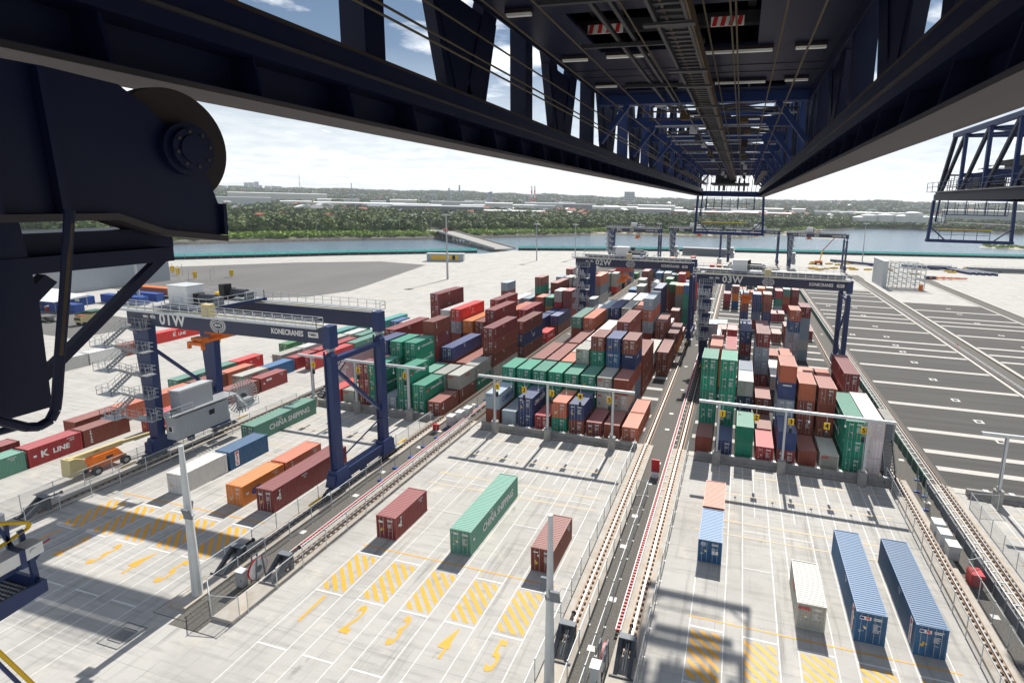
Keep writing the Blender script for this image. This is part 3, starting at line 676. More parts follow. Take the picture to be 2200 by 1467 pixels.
def box_meshes(L):
    W, H = 2.44, H0
    b = MB()
    corr_wall(b, 'x', .02, .16, L-.16, .15, H-.09, -1, 'box_paint'); corr_wall(b, 'x', W-.02, .16, L-.16, .15, H-.09, 1, 'box_paint')
    corr_wall(b, 'y', L-.03, .15, W-.15, .15, H-.09, 1, 'box_paint')
    corr_wall(b, 'z', H-.015, .16, L-.16, .06, W-.06, 1, 'box_paint', dep=.035)
    b.face([(0.05, .1, .14), (W-.05, .1, .14), (W-.05, L-.1, .14), (.05, L-.1, .14)], 'box_paint')
    f = MB()
    for x in (0, W-.15):
        for y in (0, L-.16): f.box(x, x+.15, y, y+.16, .119, H-.119, 'box_frame')
    for x in (.012, W-.082): f.box(x, x+.07, .16, L-.16, .0, .15, 'box_frame'); f.box(x, x+.07, .16, L-.16, H-.10, H-.01, 'box_frame')
    for y in (0.01, L-.09): f.box(.15, W-.15, y, y+.08, 0.0, .15, 'box_frame'); f.box(.15, W-.15, y, y+.08, H-.13, H-.01, 'box_frame')
    for x in (-.003, W-.172):
        for y in (-.003, L-.172):
            for z in (0, H-.117): f.box(x, x+.175, y, y+.175, z, z+.118, 'box_frame')
    return b, f
def door_mb(left):
    W = 2.44; x0, x1 = (.15, W/2-.01) if left else (W/2+.01, W-.15)
    d = MB(); n = 5; z = .15; dz = (H0-.13-.15)/n
    for i in range(n):
        d.box(x0, x1, .035, .08, z, z+dz*.62, 'box_paint'); d.box(x0, x1, .055, .08, z+dz*.62, z+dz, 'box_paint'); z += dz
    for x in (x0, x1-.05): d.box(x, x+.05, .02, .034, .15, H0-.13, 'box_paint')
    r = MB()
    for x in (x0+.28, x1-.30):
        r.tube((x, .0, .1), (x, .0, H0-.1), .019, 'galv_lt', 6)
        for zz in (.22, .95, 1.7, 2.38): r.box(x-.06, x+.06, -.008, .034, zz, zz+.07, 'box_frame')
        r.box(x-.02, x+.30 if x < x1-.4 else x+.02, -.03, -.008, 1.02, 1.06, 'galv_lt')
    return d, r
def marks_mb(seed):
    q = random.Random(seed); mb = MB(); y = .015
    def rc(x, z, w_, h, k): mb.face([(x, y-.001*q.random(), z), (x+w_, y, z), (x+w_, y, z+h), (x, y, z+h)], k)
    x = 1.34
    for i in range(2): rc(x+.05, 2.18-i*.13, .62+.1*q.random(), .075, 'ink_white')
    for i in range(q.randint(4, 8)): rc(x+.06, 1.72-i*.10, .3+.35*q.random(), .045, 'ink_white')
    if q.random() < .6: rc(.25+.3*q.random(), 2.05, .35+.25*q.random(), .12, 'ink_white')
    for i in range(q.randint(1, 3)): rc(.25+.65*q.random(), .5+1.2*q.random(), .16, .2, q.choice(['ink_white', 'hi_yellow', 'ink_white']))
    if q.random() < .5: rc(.45, .55+.3*q.random(), .26, .26, 'hi_yellow')
    for xx in (2.4515, -.0115):
        def sc(y_, z, w_, h): mb.face([(xx, y_, z), (xx, y_+w_, z), (xx, y_+w_, z+h), (xx, y_, z+h)], 'ink_white')
        sc(4.3, 2.24, .9, .09); 
        for i in range(q.randint(1, 4)): sc(4.6, 2.02-i*.11, .35+.3*q.random(), .05)
        if q.random() < .5: sc(.5, 1.2+q.random()*.8, .35, .28)
    return mb.mesh('door_markings')
BX = {}
for L in (6.06, 12.19):
    b, f = box_meshes(L); BX[L, 'body'] = b.mesh('container_body'); BX[L, 'frame'] = f.mesh('container_frame')
    b2, f2 = box_meshes(L)
    off = len(b2.v); b2.v += f2.v; ki = b2.m('box_frame'); b2.f += [tuple(j+off for j in fc) for fc in f2.f]; b2.mi += [ki]*len(f2.f)
    BX[L, 'both'] = b2.mesh('container_body')
    sm = MB(); sm.box(.01, 2.43, .03, L-.02, .02, H0-.02, 'box_paint')
    for x in (0, 2.32):
        for y in (0, L-.12): sm.box(x, x+.12, y, y+.12, 0, H0, 'box_frame')
    sm.box(.12, 2.32, 0, .03, H0-.14, H0-.01, 'box_frame'); sm.box(1.2, 1.24, .005, .029, .1, H0-.15, 'box_frame')
    for x in (.45, .9, 1.5, 1.95): sm.box(x-.02, x+.02, 0, .029, .15, H0-.15, 'galv_lt')
    BX[L, 'far'] = sm.mesh('shipping_container')
DL, RL = door_mb(True); DR, RR = door_mb(False)
BX['dl'] = DL.mesh('door'); BX['rl'] = RL.mesh('lock_rods'); BX['dr'] = DR.mesh('door'); BX['rr'] = RR.mesh('lock_rods')
ew = MB(); corr_wall(ew, 'y', .03, .15, 2.29, .15, H0-.12, -1, 'box_paint', pitch=.23); BX['wall'] = ew.mesh('end_wall')
MARKS = [marks_mb(s) for s in range(8)]
COL = dict(M=(.22, .032, .030), B=(.235, .055, .032), S=(.46, .125, .06), G=(.0, .22, .13), E=(.10, .27, .20), N=(.026, .048, .15), L=(.025, .115, .25),
           W=(.66, .66, .63), C=(.40, .40, .35), Y=(.27, .33, .38), T=(.10, .14, .20), R=(.62, .03, .025), D=(.42, .030, .035), O=(.70, .22, .03),
           U=(.42, .28, .07), F=(.04, .18, .06), K=(.06, .30, .27), P=(.74, .64, .65))
CN = dict(M='maroon', B='brown', S='brick orange', G='bright green', E='faded sea-green', N='navy', L='blue', W='white', C='cream grey', Y='steel grey',
          T='slate', R='bright red', D='dark red', O='orange', U='mustard', F='dark green', K='teal', P='pinkish white')
crng = random.Random(3)
def container(L, x, y, z, ck, h, label, group, end='door', lod=0, mk=None):
    c = COL[ck]; j = 1+.12*(crng.random()-.5); c4 = (c[0]*j, c[1]*j, c[2]*j, 1)
    sz = h/H0
    def put(me, nm, par):
        o = link(nm, me, par); o.color = c4; return o
    if lod >= 2:
        o = put(BX[L, 'far'], 'shipping_container', None); o.location = (x, y, z); o.scale = (1, 1, sz)
        return tag(o, label, 'container', group)
    t_ = thing('shipping_container', (x, y, z), label, 'container', group, world=False); t_.scale = (1, 1, sz)
    if lod == 0: put(BX[L, 'body'], 'body', t_); put(BX[L, 'frame'], 'frame', t_)
    else: put(BX[L, 'both'], 'body', t_)
    if end == 'wall': put(BX['wall'], 'end_wall', t_)
    else:
        a = put(BX['dl'], 'door', t_); put(BX['rl'], 'lock_rods', a); a = put(BX['dr'], 'door', t_); put(BX['rr'], 'lock_rods', a)
        o = link('door_markings', MARKS[crng.randrange(8) if mk is None else mk], t_)
    return t_
def logo(t_, kind, L, h=2.6, side='+x'):
    X = 2.455 if side == '+x' else -.015; s_ = side
    T_ = lambda s, size, pos, face, k, **kw: text(s, size, pos, face, k, t_, **kw)
    e = -.04
    if kind == 'cs':
        T_('CHINA SHIPPING', 1.15, (X, L*.55, 1.3), s_, 'ink_white', bold=.02, scale=(.92, 1.05)); T_('CHINA', .28, (.62, e, 2.25), '-y', 'ink_white')
    elif kind == 'csg':
        T_('CHINA SHIPPING', .50, (X, L*.60, 1.55), s_, 'ink_white', bold=.012); T_('N', .7, (X, L*.60-2.75, 1.5), s_, 'ink_white', bold=.05)
    elif kind == 'csr':
        T_('CHINA SHIPPING', .50, (X, L*.60, 1.55), s_, 'ink_white', bold=.012); T_('H', .7, (X, L*.60-2.75, 1.5), s_, 'ink_red', bold=.05); 
    elif kind == 'kline':
        T_('K', 1.25, (X, L*.5-1.35, 1.35), s_, 'ink_white', bold=.05); T_('LINE', .95, (X, L*.5+.55, 1.28), s_, 'ink_white', bold=.04)
    elif kind == 'pil':
        for (face, px, w_, hh, sz) in (('-y', None, 0, 0, .3),):
            mb = MB(); mb.box(.28, 1.18, e-.006, e, 2.02, 2.32, 'ink_white'); link('logo_plate', mb.mesh('logo_plate'), t_)
            mb = MB(); mb.box(.31, .62, e-.010, e-.0065, 2.08, 2.26, 'ink_blue'); link('logo_flag', mb.mesh('logo_flag'), t_)
            T_('PIL', .30, (.92, e-.012, 2.17), '-y', 'ink_red', bold=.012, shear=.3)
    elif kind == 'pilside':
        xx = (2.45, 2.462) if side == '+x' else (-.022, -.010)
        mb = MB(); mb.box(xx[0], xx[1], .75, 1.35, .3, 2.35, 'ink_white'); link('logo_plate', mb.mesh('logo_plate'), t_)
        for i, c_ in enumerate('PIL'): T_(c_, .72, (2.468 if side == '+x' else -.03, 1.05, 1.98-.64*i), s_, 'ink_red', bold=.03)
    elif kind == 'oocl':
        T_('OOCL', .36, (.62, e, 2.12), '-y', 'ink_red', bold=.02); T_('OOCL', .55, (X, 3.0, 1.9), s_, 'ink_red', bold=.03)
    elif kind == 'msc':
        T_('MSC', .34, (.55, e, 2.12), '-y', 'ink_red', bold=.02); mb = MB(); mb.box(.42, .62, e-.01, e, .62, .86, 'black'); link('vent_plate', mb.mesh('vent_plate'), t_)
    elif kind == 'cosco': T_('COSCO', 1.15, (X, L*.55, 1.25), s_, 'ink_blue', bold=.03, spacing=1.15); T_('COSCO', .28, (.6, e, 2.2), '-y', 'ink_blue')
    elif kind == 'cma': T_('CMA CGM', 1.0, (X, L*.55, 1.35), s_, 'ink_white', bold=.04, shear=.2); T_('CMA', .2, (.55, e, 2.2), '-y', 'ink_white')
    elif kind == 'tex': T_('tex', .42, (.62, e, 2.0), '-y', 'ink_white', bold=.02); [T_(c_, .42, (X, .95, 2.1-.42*i), s_, 'ink_white', bold=.02) for i, c_ in enumerate('TEX')]
    elif kind == 'texside': [T_(c_, .40, (X, .95, 2.1-.40*i), s_, 'ink_white', bold=.02) for i, c_ in enumerate('TEX')]
    elif kind == 'triton': [T_(c_, .36, (X, .9, 2.2-.33*i), s_, 'ink_white', bold=.02) for i, c_ in enumerate('TRITON')]
    elif kind == 'ge': T_('GE', 1.0, (X, 1.9, 1.2), s_, 'ink_blue', bold=.07)
    elif kind == 'uasc': [T_(c_, 1.1, (X, 2.2+2.4*i, 1.3), s_, 'ink_white', bold=.04) for i, c_ in enumerate('UASC')]
    elif kind == 'apl': T_('APL', 1.0, (X, L*.5, 1.3), s_, 'ink_white', bold=.02, shear=.4)
    elif kind == 'cronos': T_('CRONOS', .30, (1.2, e, 2.2), '-y', 'ink_white', bold=.02); T_('CRONOS', .5, (X, 1.9, 1.9), s_, 'ink_white')
    elif kind == 'hj':
        mb = MB(); mb.tube((.55, e-.004, 2.15), (.55, e, 2.15), .26, 'ink_white', 20); link('logo_disc', mb.mesh('logo_disc'), t_)
        mb = MB(); mb.tube((.55, e-.009, 2.15), (.55, e-.0045, 2.15), .20, 'blue_box', 20); link('logo_disc_inner', mb.mesh('logo_disc_inner'), t_)
        T_('H', .3, (.55, e-.012, 2.15), '-y', 'ink_white', bold=.02)
        mb = MB(); mb.box(1.45, 1.72, e-.006, e, 1.1, 1.5, 'ink_white'); mb.box(1.80, 2.07, e-.006, e, 1.1, 1.5, 'ink_white'); link('data_plates', mb.mesh('data_plates'), t_)
    elif kind == 'ham': T_('HAMBURG', .35, (X, L*.5, 1.0), s_, 'ink_white'); T_('*', 1.4, (X, L*.5, 1.35), s_, 'ink_white', bold=.03)
    elif kind == 'geseaco': 
        mb = MB(); mb.box(2.452, 2.46, 1.2, 2.4, 1.75, 2.15, 'ink_white'); link('logo_plate', mb.mesh('logo_plate'), t_)
    elif kind == 'kk': T_('COSCO', .95, (X, L*.5, 1.2), s_, 'ink_blue', bold=.02, spacing=1.5)
# --- individually placed containers on the lanes: (L, x, y, z, colour, h, label, [logos], end)
G1 = 'containers standing alone on the lanes'
LANE = [
 (6.06, SLOT(2,0)+.02, 45.7, 'M', 2.6, 'short maroon container standing above painted number one of the middle lanes', ['tex'], 'door'),
 (12.19, SLOT(2,2)-.05, 45.7, 'E', 2.75, 'long pale green container standing in the middle of the centre lanes', ['cs'], 'door'),
 (6.06, SLOT(2,4)+.0, 45.6, 'B', 2.55, 'short brown container partly behind the thick grey pole at lower centre', [], 'door'),
 (6.06, SLOT(3,0)-.30, 52.0, 'L', 2.5, 'short blue container with round white emblem on its door', ['hj'], 'door'),
 (6.06, SLOT(3,0)-.30, 58.5, 'S', 2.5, 'short peach-roofed container directly behind the blue one with round emblem', [], 'door'),
 (6.06, SLOT(3,2)-.3, 45.4, 'C', 2.5, 'short cream container with red letters left of the two long blue ones', ['oocl'], 'door'),
 (12.19, SLOT(3,3)-.1, 45.3, 'L', 2.85, 'left one of the two long blue containers at lower right', ['pil', 'pilside'], 'door'),
 (12.19, SLOT(3,4)-.1, 45.2, 'L', 2.8, 'right one of the two long blue containers at lower right', ['pil', 'pilside'], 'door'),
 (12.19, SLOT(1,4)-.0, 46.0, 'M', 2.8, 'long maroon container right of the orange one, beside the crane leg', ['tex'], 'door'),
 (6.06, SLOT(1,3)+.0, 46.0, 'O', 2.5, 'short orange container with blue letters at the left lanes', ['ge'], 'door'),
 (6.06, SLOT(1,3)+.1, 52.4, 'S', 2.5, 'short brick-coloured container right behind the orange one', ['texside'], 'door'),
 (6.06, SLOT(1,1)-.0, 45.8, 'W', 2.6, 'short dirty white container with rust behind the thick grey pole', [], 'door'),
 (6.06, SLOT(1,1)+.1, 52.2, 'L', 2.6, 'short blue container with red letters on a white plate, behind the white one', ['pilside'], 'wall'),
 (12.19, SLOT(1,0)+.6, 59.7, 'E', 2.6, 'long green container with large white lettering under the gantry crane', ['cs'], 'door'),
 (6.06, -92.2, 44.8, 'D', 2.6, 'red container with white lettering at far left, behind the orange boom lift', ['kline'], 'door'),
 (6.06, -92.2, 51.1, 'B', 2.6, 'brown container behind the red one with white lettering at far left', ['triton'], 'wall'),
 (6.06, -96.7, 52.8, 'B', 2.6, 'plain brown container farther left, beside the brown one with vertical letters', [], 'wall'),
 (12.19, -96.7, 34.2, 'M', 2.6, 'dark maroon container cut off by the left edge', [], 'door'),
 (6.06, -92.2, 38.4, 'E', 2.6, 'sea-green container at the left edge, before the red lettered one', [], 'door'),
 (6.06, -88.1, 57.7, 'D', 2.55, 'red container just left of the nearest gantry crane leg', ['geseaco'], 'door'),
 (12.19, -101.1, 71.5, 'E', 2.6, 'long pale green container behind the left legs of the nearest gantry crane', [], 'door'),
 (6.06, -101.0, 83.9, 'R', 2.6, 'red container with white emblem in the farthest row behind the near gantry crane', ['ham'], 'door'),
 (6.06, -96.6, 77.7, 'S', 2.6, 'orange-brown container between the green row and the cream one', [], 'door'),
 (6.06, -96.6, 71.4, 'B', 2.6, 'brown container half hidden by the rear left crane leg', [], 'door'),
 (12.19, -96.6, 58.8, 'S', 2.6, 'faded red container behind the grey crane house', [], 'door'),
 (6.06, -92.2, 76.9, 'C', 2.6, 'cream container with red letters left of the bright blue one', ['oocl'], 'wall'),
 (6.06, -92.0, 83.0, 'L', 2.6, 'bright blue container in the rows behind the nearest gantry crane', ['pil'], 'wall'),
 (6.06, -92.2, 89.9, 'D', 2.6, 'dark red container directly behind the bright blue one', [], 'door'),
 (6.06, -87.8, 77.0, 'M', 2.6, 'maroon container with white plate right of the cable wheel', ['geseaco'], 'door'),
 (6.06, -87.7, 70.3, 'B', 2.6, 'brown container before the maroon one with white plate', [], 'door'),
 (12.19, -88.6, 91.0, 'D', 2.6, 'long red container with yellow marks behind sign one of the left portal', ['kk'], 'door'),
 (12.19, -102.4, 97.9, 'F', 2.6, 'long dark green container with spaced white letters under the crane beam', ['uasc'], 'door'),
 (6.06, -96.7, 90.5, 'C', 2.6, 'cream container before the long dark green one', [], 'door'),
 (6.06, -96.7, 97.0, 'W', 2.6, 'white-roofed container right of the long dark green one', [], 'door'),
 (12.19, -92.0, 96.5, 'D', 2.6, 'faded red container two rows right of the long dark green one', [], 'door'),
 (12.19, -99.9, 111.5, 'K', 2.6, 'long teal container seen between the right legs of the nearest crane', [], 'door'),
 (12.19, -97.0, 124.8, 'K', 2.6, 'teal container behind the upper tie of the nearest crane', [], 'door'),
 (6.06, -93.4, 126.8, 'L', 2.6, 'light blue container just right of the nearest crane in the rear rows', ['pilside'], 'door'),
 (6.06, -90.0, 127.0, 'W', 2.6, 'white container farthest right in the rear rows behind the nearest crane', [], 'door'),
 (6.06, -96.0, 104.5, 'C', 2.6, 'cream container below the teal row behind the crane tie', [], 'door'),
 (6.06, -95.6, 111.0, 'W', 2.6, 'pale container beside the long teal one behind the crane tie', [], 'door'),
 (12.19, -88.9, 104.0, 'E', 2.6, 'sea-green container behind the crane tie, right of the red ones', [], 'door'),
 (6.06, -92.2, 110.6, 'E', 2.6, 'small green container at the rear, left of the light blue one', [], 'door'),
 (6.06, -88.6, 117.0, 'W', 2.6, 'white container at the rear, right of the small green one', [], 'door'),
 (12.19, -139.0, 94.8, 'R', 2.6, 'bright red container with white lettering far left behind the crane', ['kline'], 'door'),
 (6.06, -135.0, 85.0, 'B', 2.6, 'brown container at the end of the long pale row behind the crane stairs', ['texside'], 'door'),
 (6.06, -135.0, 78.6, 'W', 2.6, 'weathered white container nearest the brown one in the long pale row', [], 'door'),
 (6.06, -135.0, 72.2, 'W', 2.6, 'weathered white container second from the brown one in the long pale row', [], 'door'),
 (6.06, -135.0, 65.8, 'C', 2.6, 'weathered pale container third from the brown one in the long pale row', [], 'door'),
 (6.06, -135.0, 59.4, 'W', 2.6, 'weathered pale container fourth from the brown one, behind the dark strut', [], 'door'),
]
for (L, x, y, ck, h, lb, lg, en) in LANE:
    t_ = container(L, x, y, 0.012, ck, h, lb, G1, en, 0)
    for q in lg: logo(t_, q, L, h, '-x' if x > 0 else '+x')
# an upper container or two
# --- yard stacks: block, row, y, length, colours from the top down, height of the top, x shift, logos{level from top: kind}
ST = []
def S(b, r, y, L, cols, zt=None, dx=0, lg=None, en=None):
    L = 12.19 if L == 40 else 6.06
    ST.append((b, r, y, L, cols, zt, dx, lg or {}, en or {}))
X0 = {1: -73.0, 2: -39.0, 3: -4.6}
# middle block
S(2,0,77.1,20,'YB',5.3,lg={0:'cosco'},en={0:'wall',1:'wall'}); S(2,1,77.1,20,'Y',2.65,en={0:'wall'}); S(2,2,77.1,20,'NN',5.3,lg={0:'cma'}); S(2,3,77.1,20,'D'); S(2,4,77.1,20,'SG'); S(2,5,77.1,20,'NB')
S(2,6,77.1,20,'M',lg={0:'tex'}); S(2,7,77.1,20,'B',en={0:'wall'}); S(2,8,77.0,20,'S')
for r_ in range(6): S(2,r_,83.4,20,'GGG',7.95)
S(2,6,83.3,20,'CCC',7.95,lg={0:'msc',1:'msc'}); S(2,7,83.2,20,'BCC',7.95,lg={1:'msc'},en={0:'wall'}); S(2,8,83.4,20,'S')
S(2,1,90.2,40,'BBB',7.95); S(2,2,90.2,40,'BBB',7.95); S(2,3,90.1,20,'SBB',7.95); S(2,4,89.8,20,'CCBB',10.6,lg={0:'msc'}); S(2,5,89.4,20,'BGBBB',13.25); S(2,6,89.3,20,'NLBCB',13.25,lg={1:'pil'}); S(2,7,89.2,20,'BNBTT',13.25,en={1:'wall'},lg={1:'cronos'})
S(2,3,96.5,20,'CBB',7.95); S(2,4,96.5,20,'WCBB',10.6); S(2,5,97,20,'SBBB',10.6)
S(2,6,97.3,40,'BBBBB',14.5); S(2,7,97.5,40,'BBB',8.3); S(2,2,103.3,40,'BBB',7.95); S(2,4,103.2,40,'WBBB',10.6); S(2,5,103.5,40,'BBM',8.4)
S(2,7,110,40,'CB',5.3,en={0:'wall'}); S(2,8,111.5,40,'BB',5.3); S(2,1,115.4,40,'EBBB',10.6,dx=-.3); S(2,2,115.4,40,'SBBB',10.6,dx=-.3); S(2,4,116,40,'TBB',8)
S(2,6,126,40,'YSYBB',14.1); S(2,7,127,40,'BBL',8.3); S(2,8,129.5,40,'BO',5.3)
S(2,2,128,40,'YTB',10.6); S(2,3,127.6,40,'NBTB',10.9,en={}); S(2,4,128.2,40,'CCBB',10.9,lg={0:'msc'}); S(2,5,129,40,'SBBB',10.9)
S(2,7,140.5,20,'PB',5.4); S(2,8,143,20,'M',2.65); S(2,3,141,40,'WBBC',10.6,dx=-.3); S(2,4,142,40,'WYBB',10.6); S(2,7,157.5,20,'BB',5.4)
S(2,5,161,40,'NNNN',11.2); S(2,6,174,20,'FBBB',10.7); S(2,7,168,20,'OCCC',11.4); S(2,8,163,20,'LGGGG',12.3)
S(2,2,165,20,'LGC',9.6); S(2,3,163,20,'CCCC',11.2); S(2,2,181,20,'CCCC',10.6); S(2,5,187,20,'FBBB',10.6); S(2,6,200,20,'DDBB',10.9); S(2,3,202,20,'LBBB',10.6); S(2,4,203,20,'CCBB',10.6); S(2,1,205,40,'BBBB',10.6)
S(2,7,192,20,'BGM',8); S(2,8,185,20,'DRBB',10.6)
# left block
S(1,0,84.5,40,'PP',5.8,dx=-2.1); S(1,1,77.1,20,'R'); S(1,2,77.1,20,'C',lg={0:'oocl'},en={0:'wall'}); S(1,3,77,20,'MMM',7.95,dx=.6); S(1,4,76.9,20,'GGG',7.95,lg={0:'csg',1:'csg'}); S(1,5,76.9,20,'Y',2.65); S(1,6,76.8,20,'GGG',7.95,lg={0:'csr'}); S(1,7,76.9,20,'GG',5.3,lg={0:'csr'}); S(1,8,76.9,20,'B',lg={0:'tex'})
S(1,8,83.5,20,'CB',5.3,en={0:'wall'},lg={0:'oocl',1:'texside'}); S(1,7,83.5,20,'CC',5.3); S(1,6,83.6,20,'EG',5.3,lg={}); S(1,5,83.4,20,'GGGG',10.6,lg={0:'csg',1:'csr'}); S(1,4,83.2,20,'GGGG',10.6); S(1,3,83.1,20,'NNBB',10.7)
S(1,5,89.5,20,'BMMNB',13.25,lg={0:'texside',1:'texside',2:'texside'},en={0:'wall'}); S(1,2,89.4,40,'MBBB',11.0); S(1,6,91.2,40,'NBB',7.9); S(1,7,91.6,40,'BB',5.0); S(1,8,90,20,'CG',5.3,lg={1:'csg'})
S(1,3,90,40,'BBM',8.2); S(1,8,97.5,40,'MBBC',10.9,lg={0:'texside',1:'texside',3:'kk'}); S(1,7,104,40,'MB',5.2)
S(1,8,113.5,40,'BNB',8.9,lg={1:'apl'}); S(1,0,115.3,40,'MMBBB',13.6); S(1,3,110,40,'RYBM',11.4,lg={0:'ham'}); S(1,2,110.3,40,'WYBB',10.9); S(1,4,110.3,40,'OBB',8.8); S(1,5,110.5,40,'BBB',8.8); S(1,6,110.2,40,'MMBB',11.8)
S(1,4,124.6,40,'MBBB',11.3); S(1,8,129,20,'R',2.65,lg={0:'kline'}); S(1,7,128.5,40,'NB',5.3); S(1,8,138,40,'NB',5.3); S(1,7,141.5,40,'NB',5.3); S(1,6,129,40,'DDD',8.3); S(1,5,129.5,40,'SSB',8.0); S(1,4,137.2,40,'LB',5.3); S(1,3,140,40,'BL',5.3); S(1,5,142.3,20,'BB',5.3)
S(1,6,149.5,20,'GUB',8.2); S(1,7,149.4,20,'CDC',10.4); S(1,8,149.2,20,'MMDY',10.6); S(1,5,149.6,20,'SDB',8.1); S(1,4,156,20,'BGBBB',13.1,lg={1:'csr'}); S(1,0,156,20,'YBBB',10.7,en={0:'wall'}); S(1,5,162.5,40,'BBBB',10.6); S(1,3,164,40,'LB',5.3); S(1,2,160,40,'YB',5.3); S(1,1,158,40,'PB',5.3)
S(1,4,176,20,'YNBB',10.6); S(1,5,177,20,'CCCC',10.6); S(1,6,178,20,'CCBB',10.4); S(1,8,163,20,'MBB',10.4); S(1,8,184,40,'SYC',10.6); S(1,7,171,40,'BSB',9.6); S(1,3,196,20,'BBBB',11)
S(1,8,211,20,'CCR',8.2); S(1,7,208,20,'CCT',8.2); S(1,6,209,20,'DSB',8.2); S(1,8,219,40,'RYC',10)
# right block
S(3,0,77,20,'B',en={0:'wall'}); S(3,1,76.7,20,'N'); S(3,2,76.4,20,'GG',5.3,en={0:'wall',1:'wall'}); S(3,3,76.4,20,'D',lg={0:'oocl'} and {}); S(3,4,76.2,20,'NM',5.3,en={0:'wall'},lg={1:'tex'}); S(3,5,76.8,20,'B',en={0:'wall'}); S(3,6,76.7,20,'C',2.6,lg={0:'oocl'},en={0:'wall'}); S(3,7,76.6,40,'GGG',7.95,lg={0:'csg',1:'csg'}); S(3,8,77.4,40,'PPP',7.9,dx=-.3)
S(3,0,82.5,20,'GGGGG',13.25); S(3,1,82.5,20,'GGGGG',13.25); S(3,3,83,20,'B',2.65); S(3,4,82.3,20,'SNYLB',13.25,en={0:'wall',1:'wall'},lg={1:'cronos'}); S(3,5,82.6,20,'SBBB',10.7,en={0:'wall'}); S(3,6,83,20,'BBBB',10.2,en={1:'wall'})
S(3,2,89.3,20,'WNB',7.95); S(3,3,89.4,20,'BB',5.3); S(3,2,95.7,20,'TBB',7.95); S(3,5,96,20,'SB',7.6); S(3,6,98,40,'SS',5.4); S(3,7,98,40,'SS',5.3); S(3,8,96.3,40,'MMY',8.9); S(3,4,102,40,'WT',5.3,dx=.1)
S(3,3,102.4,40,'MYYMB',13.25); S(3,0,108.2,40,'SOO',8); S(3,2,114.8,40,'NMTT',10.6); S(3,5,118,20,'SB',5.3); S(3,4,117,20,'SC',5.3); S(3,1,119,40,'DD',5.3)
S(3,5,129,20,'SLYYY',13.2,dx=2.2); S(3,7,134,20,'MYYCY',13.2,dx=-.9); S(3,1,138.4,20,'DD',5.3); S(3,0,150,20,'B',2.65,en={0:'wall'}); S(3,0,157,20,'E',2.65); S(3,5,149.6,20,'B',2.65,en={0:'wall'}); S(3,6,149,20,'BB',5); S(3,8,156,20,'M',2.65); S(3,8,163,20,'P',2.65)
S(3,2,164,20,'NBND',10.6); S(3,3,164.4,20,'NNTB',10.7,dx=.6); S(3,4,165,20,'SBNN',10.8,dx=.7); S(3,5,178,20,'M',2.65,dx=1); S(3,6,178.6,20,'M',2.65)
S(3,0,196,20,'DM',5.3); S(3,1,197,20,'BOL',7.95); S(3,5,198,20,'CDG',7.95); S(3,4,196,20,'OSG',7.9); S(3,6,192,20,'DGY',8.0); S(3,7,197,20,'ESD',7.95); S(3,8,197,20,'MMM',7.95); S(3,0,214,20,'YTB',9)
# farther back in the yard
fr = random.Random(11); pal = 'BBBMMSSDCCCYYLNGGWOFTPKR'
for y in (220, 227, 234, 241, 248, 256, 264):
    for b, rows in ((2, range(9)), (1, (5, 6, 7, 8)), (3, range(9))):
        if b == 3 and y > 250: continue
        for r_ in rows:
            if fr.random() < (.78 if b == 2 else .45 if b == 1 else .40):
                n = fr.choice((1, 2, 2, 3, 3, 4)) if b == 2 else fr.choice((1, 1, 2, 3)); S(b, r_, y+fr.random()*.4, 20, ''.join(fr.choice(pal) for _ in range(n)), n*2.6)
for (x, y, n) in ((-26, 300, 3), (-16, 312, 1), (-12, 312, 1), (-8.5, 312, 1), (-12.5, 322, 2), (-8, 322, 1), (-4, 322, 1), (-1, 322, 2), (-10, 292, 1), (-7, 292, 1), (-4, 292, 1), (5, 285, 1), (8, 285, 1), (12, 292, 1), (23, 270, 1), (26.6, 270, 1), (29, 285, 1), (24, 278, 1), (27, 278, 1), (-13, 270, 2), (-10, 270, 2), (-30, 275, 1), (-34, 275, 2)):
    ST.append((2, None, y, 6.06, ''.join(fr.choice('BWWCCRLSSE') for _ in range(n)), n*2.6, x, {}, {}))
# flatten into single boxes
ORD = ['first', 'second', 'third', 'fourth', 'fifth', 'sixth', 'seventh', 'eighth', 'ninth', 'tenth', '11th', '12th', '13th', '14th', '15th', '16th', '17th', '18th', '19th', '20th', '21st', '22nd', '23rd', '24th', '25th', '26th', '27th', '28th', '29th', '30th', '31st', '32nd']
bays = {b: sorted({round(s[2]/3) for s in ST if s[0] == b and s[1] is not None}) for b in (1, 2, 3)}
items = []
for (b, r_, y, L, cols, zt, dx, lg, en) in ST:
    n = len(cols); zt = zt or n*2.62; h = zt/n
    x = (X0[b]+2.9*r_+dx) if r_ is not None else dx
    for i, ck in enumerate(cols):
        items.append(dict(b=b, r=r_, y=y, L=L, ck=ck, h=h-.012, x=x, z=(n-1-i)*h+.012, i=i, n=n, lg=lg.get(i), en=en.get(i, 'door')))
A = np.array([[q['x'], q['y'], q['z'], q['x']+2.44, q['y']+q['L'], q['z']+q['h']] for q in items])
C0 = np.array([0, 0, CH])
Rm = np.array([[*r1], [*u1], [*fw]])
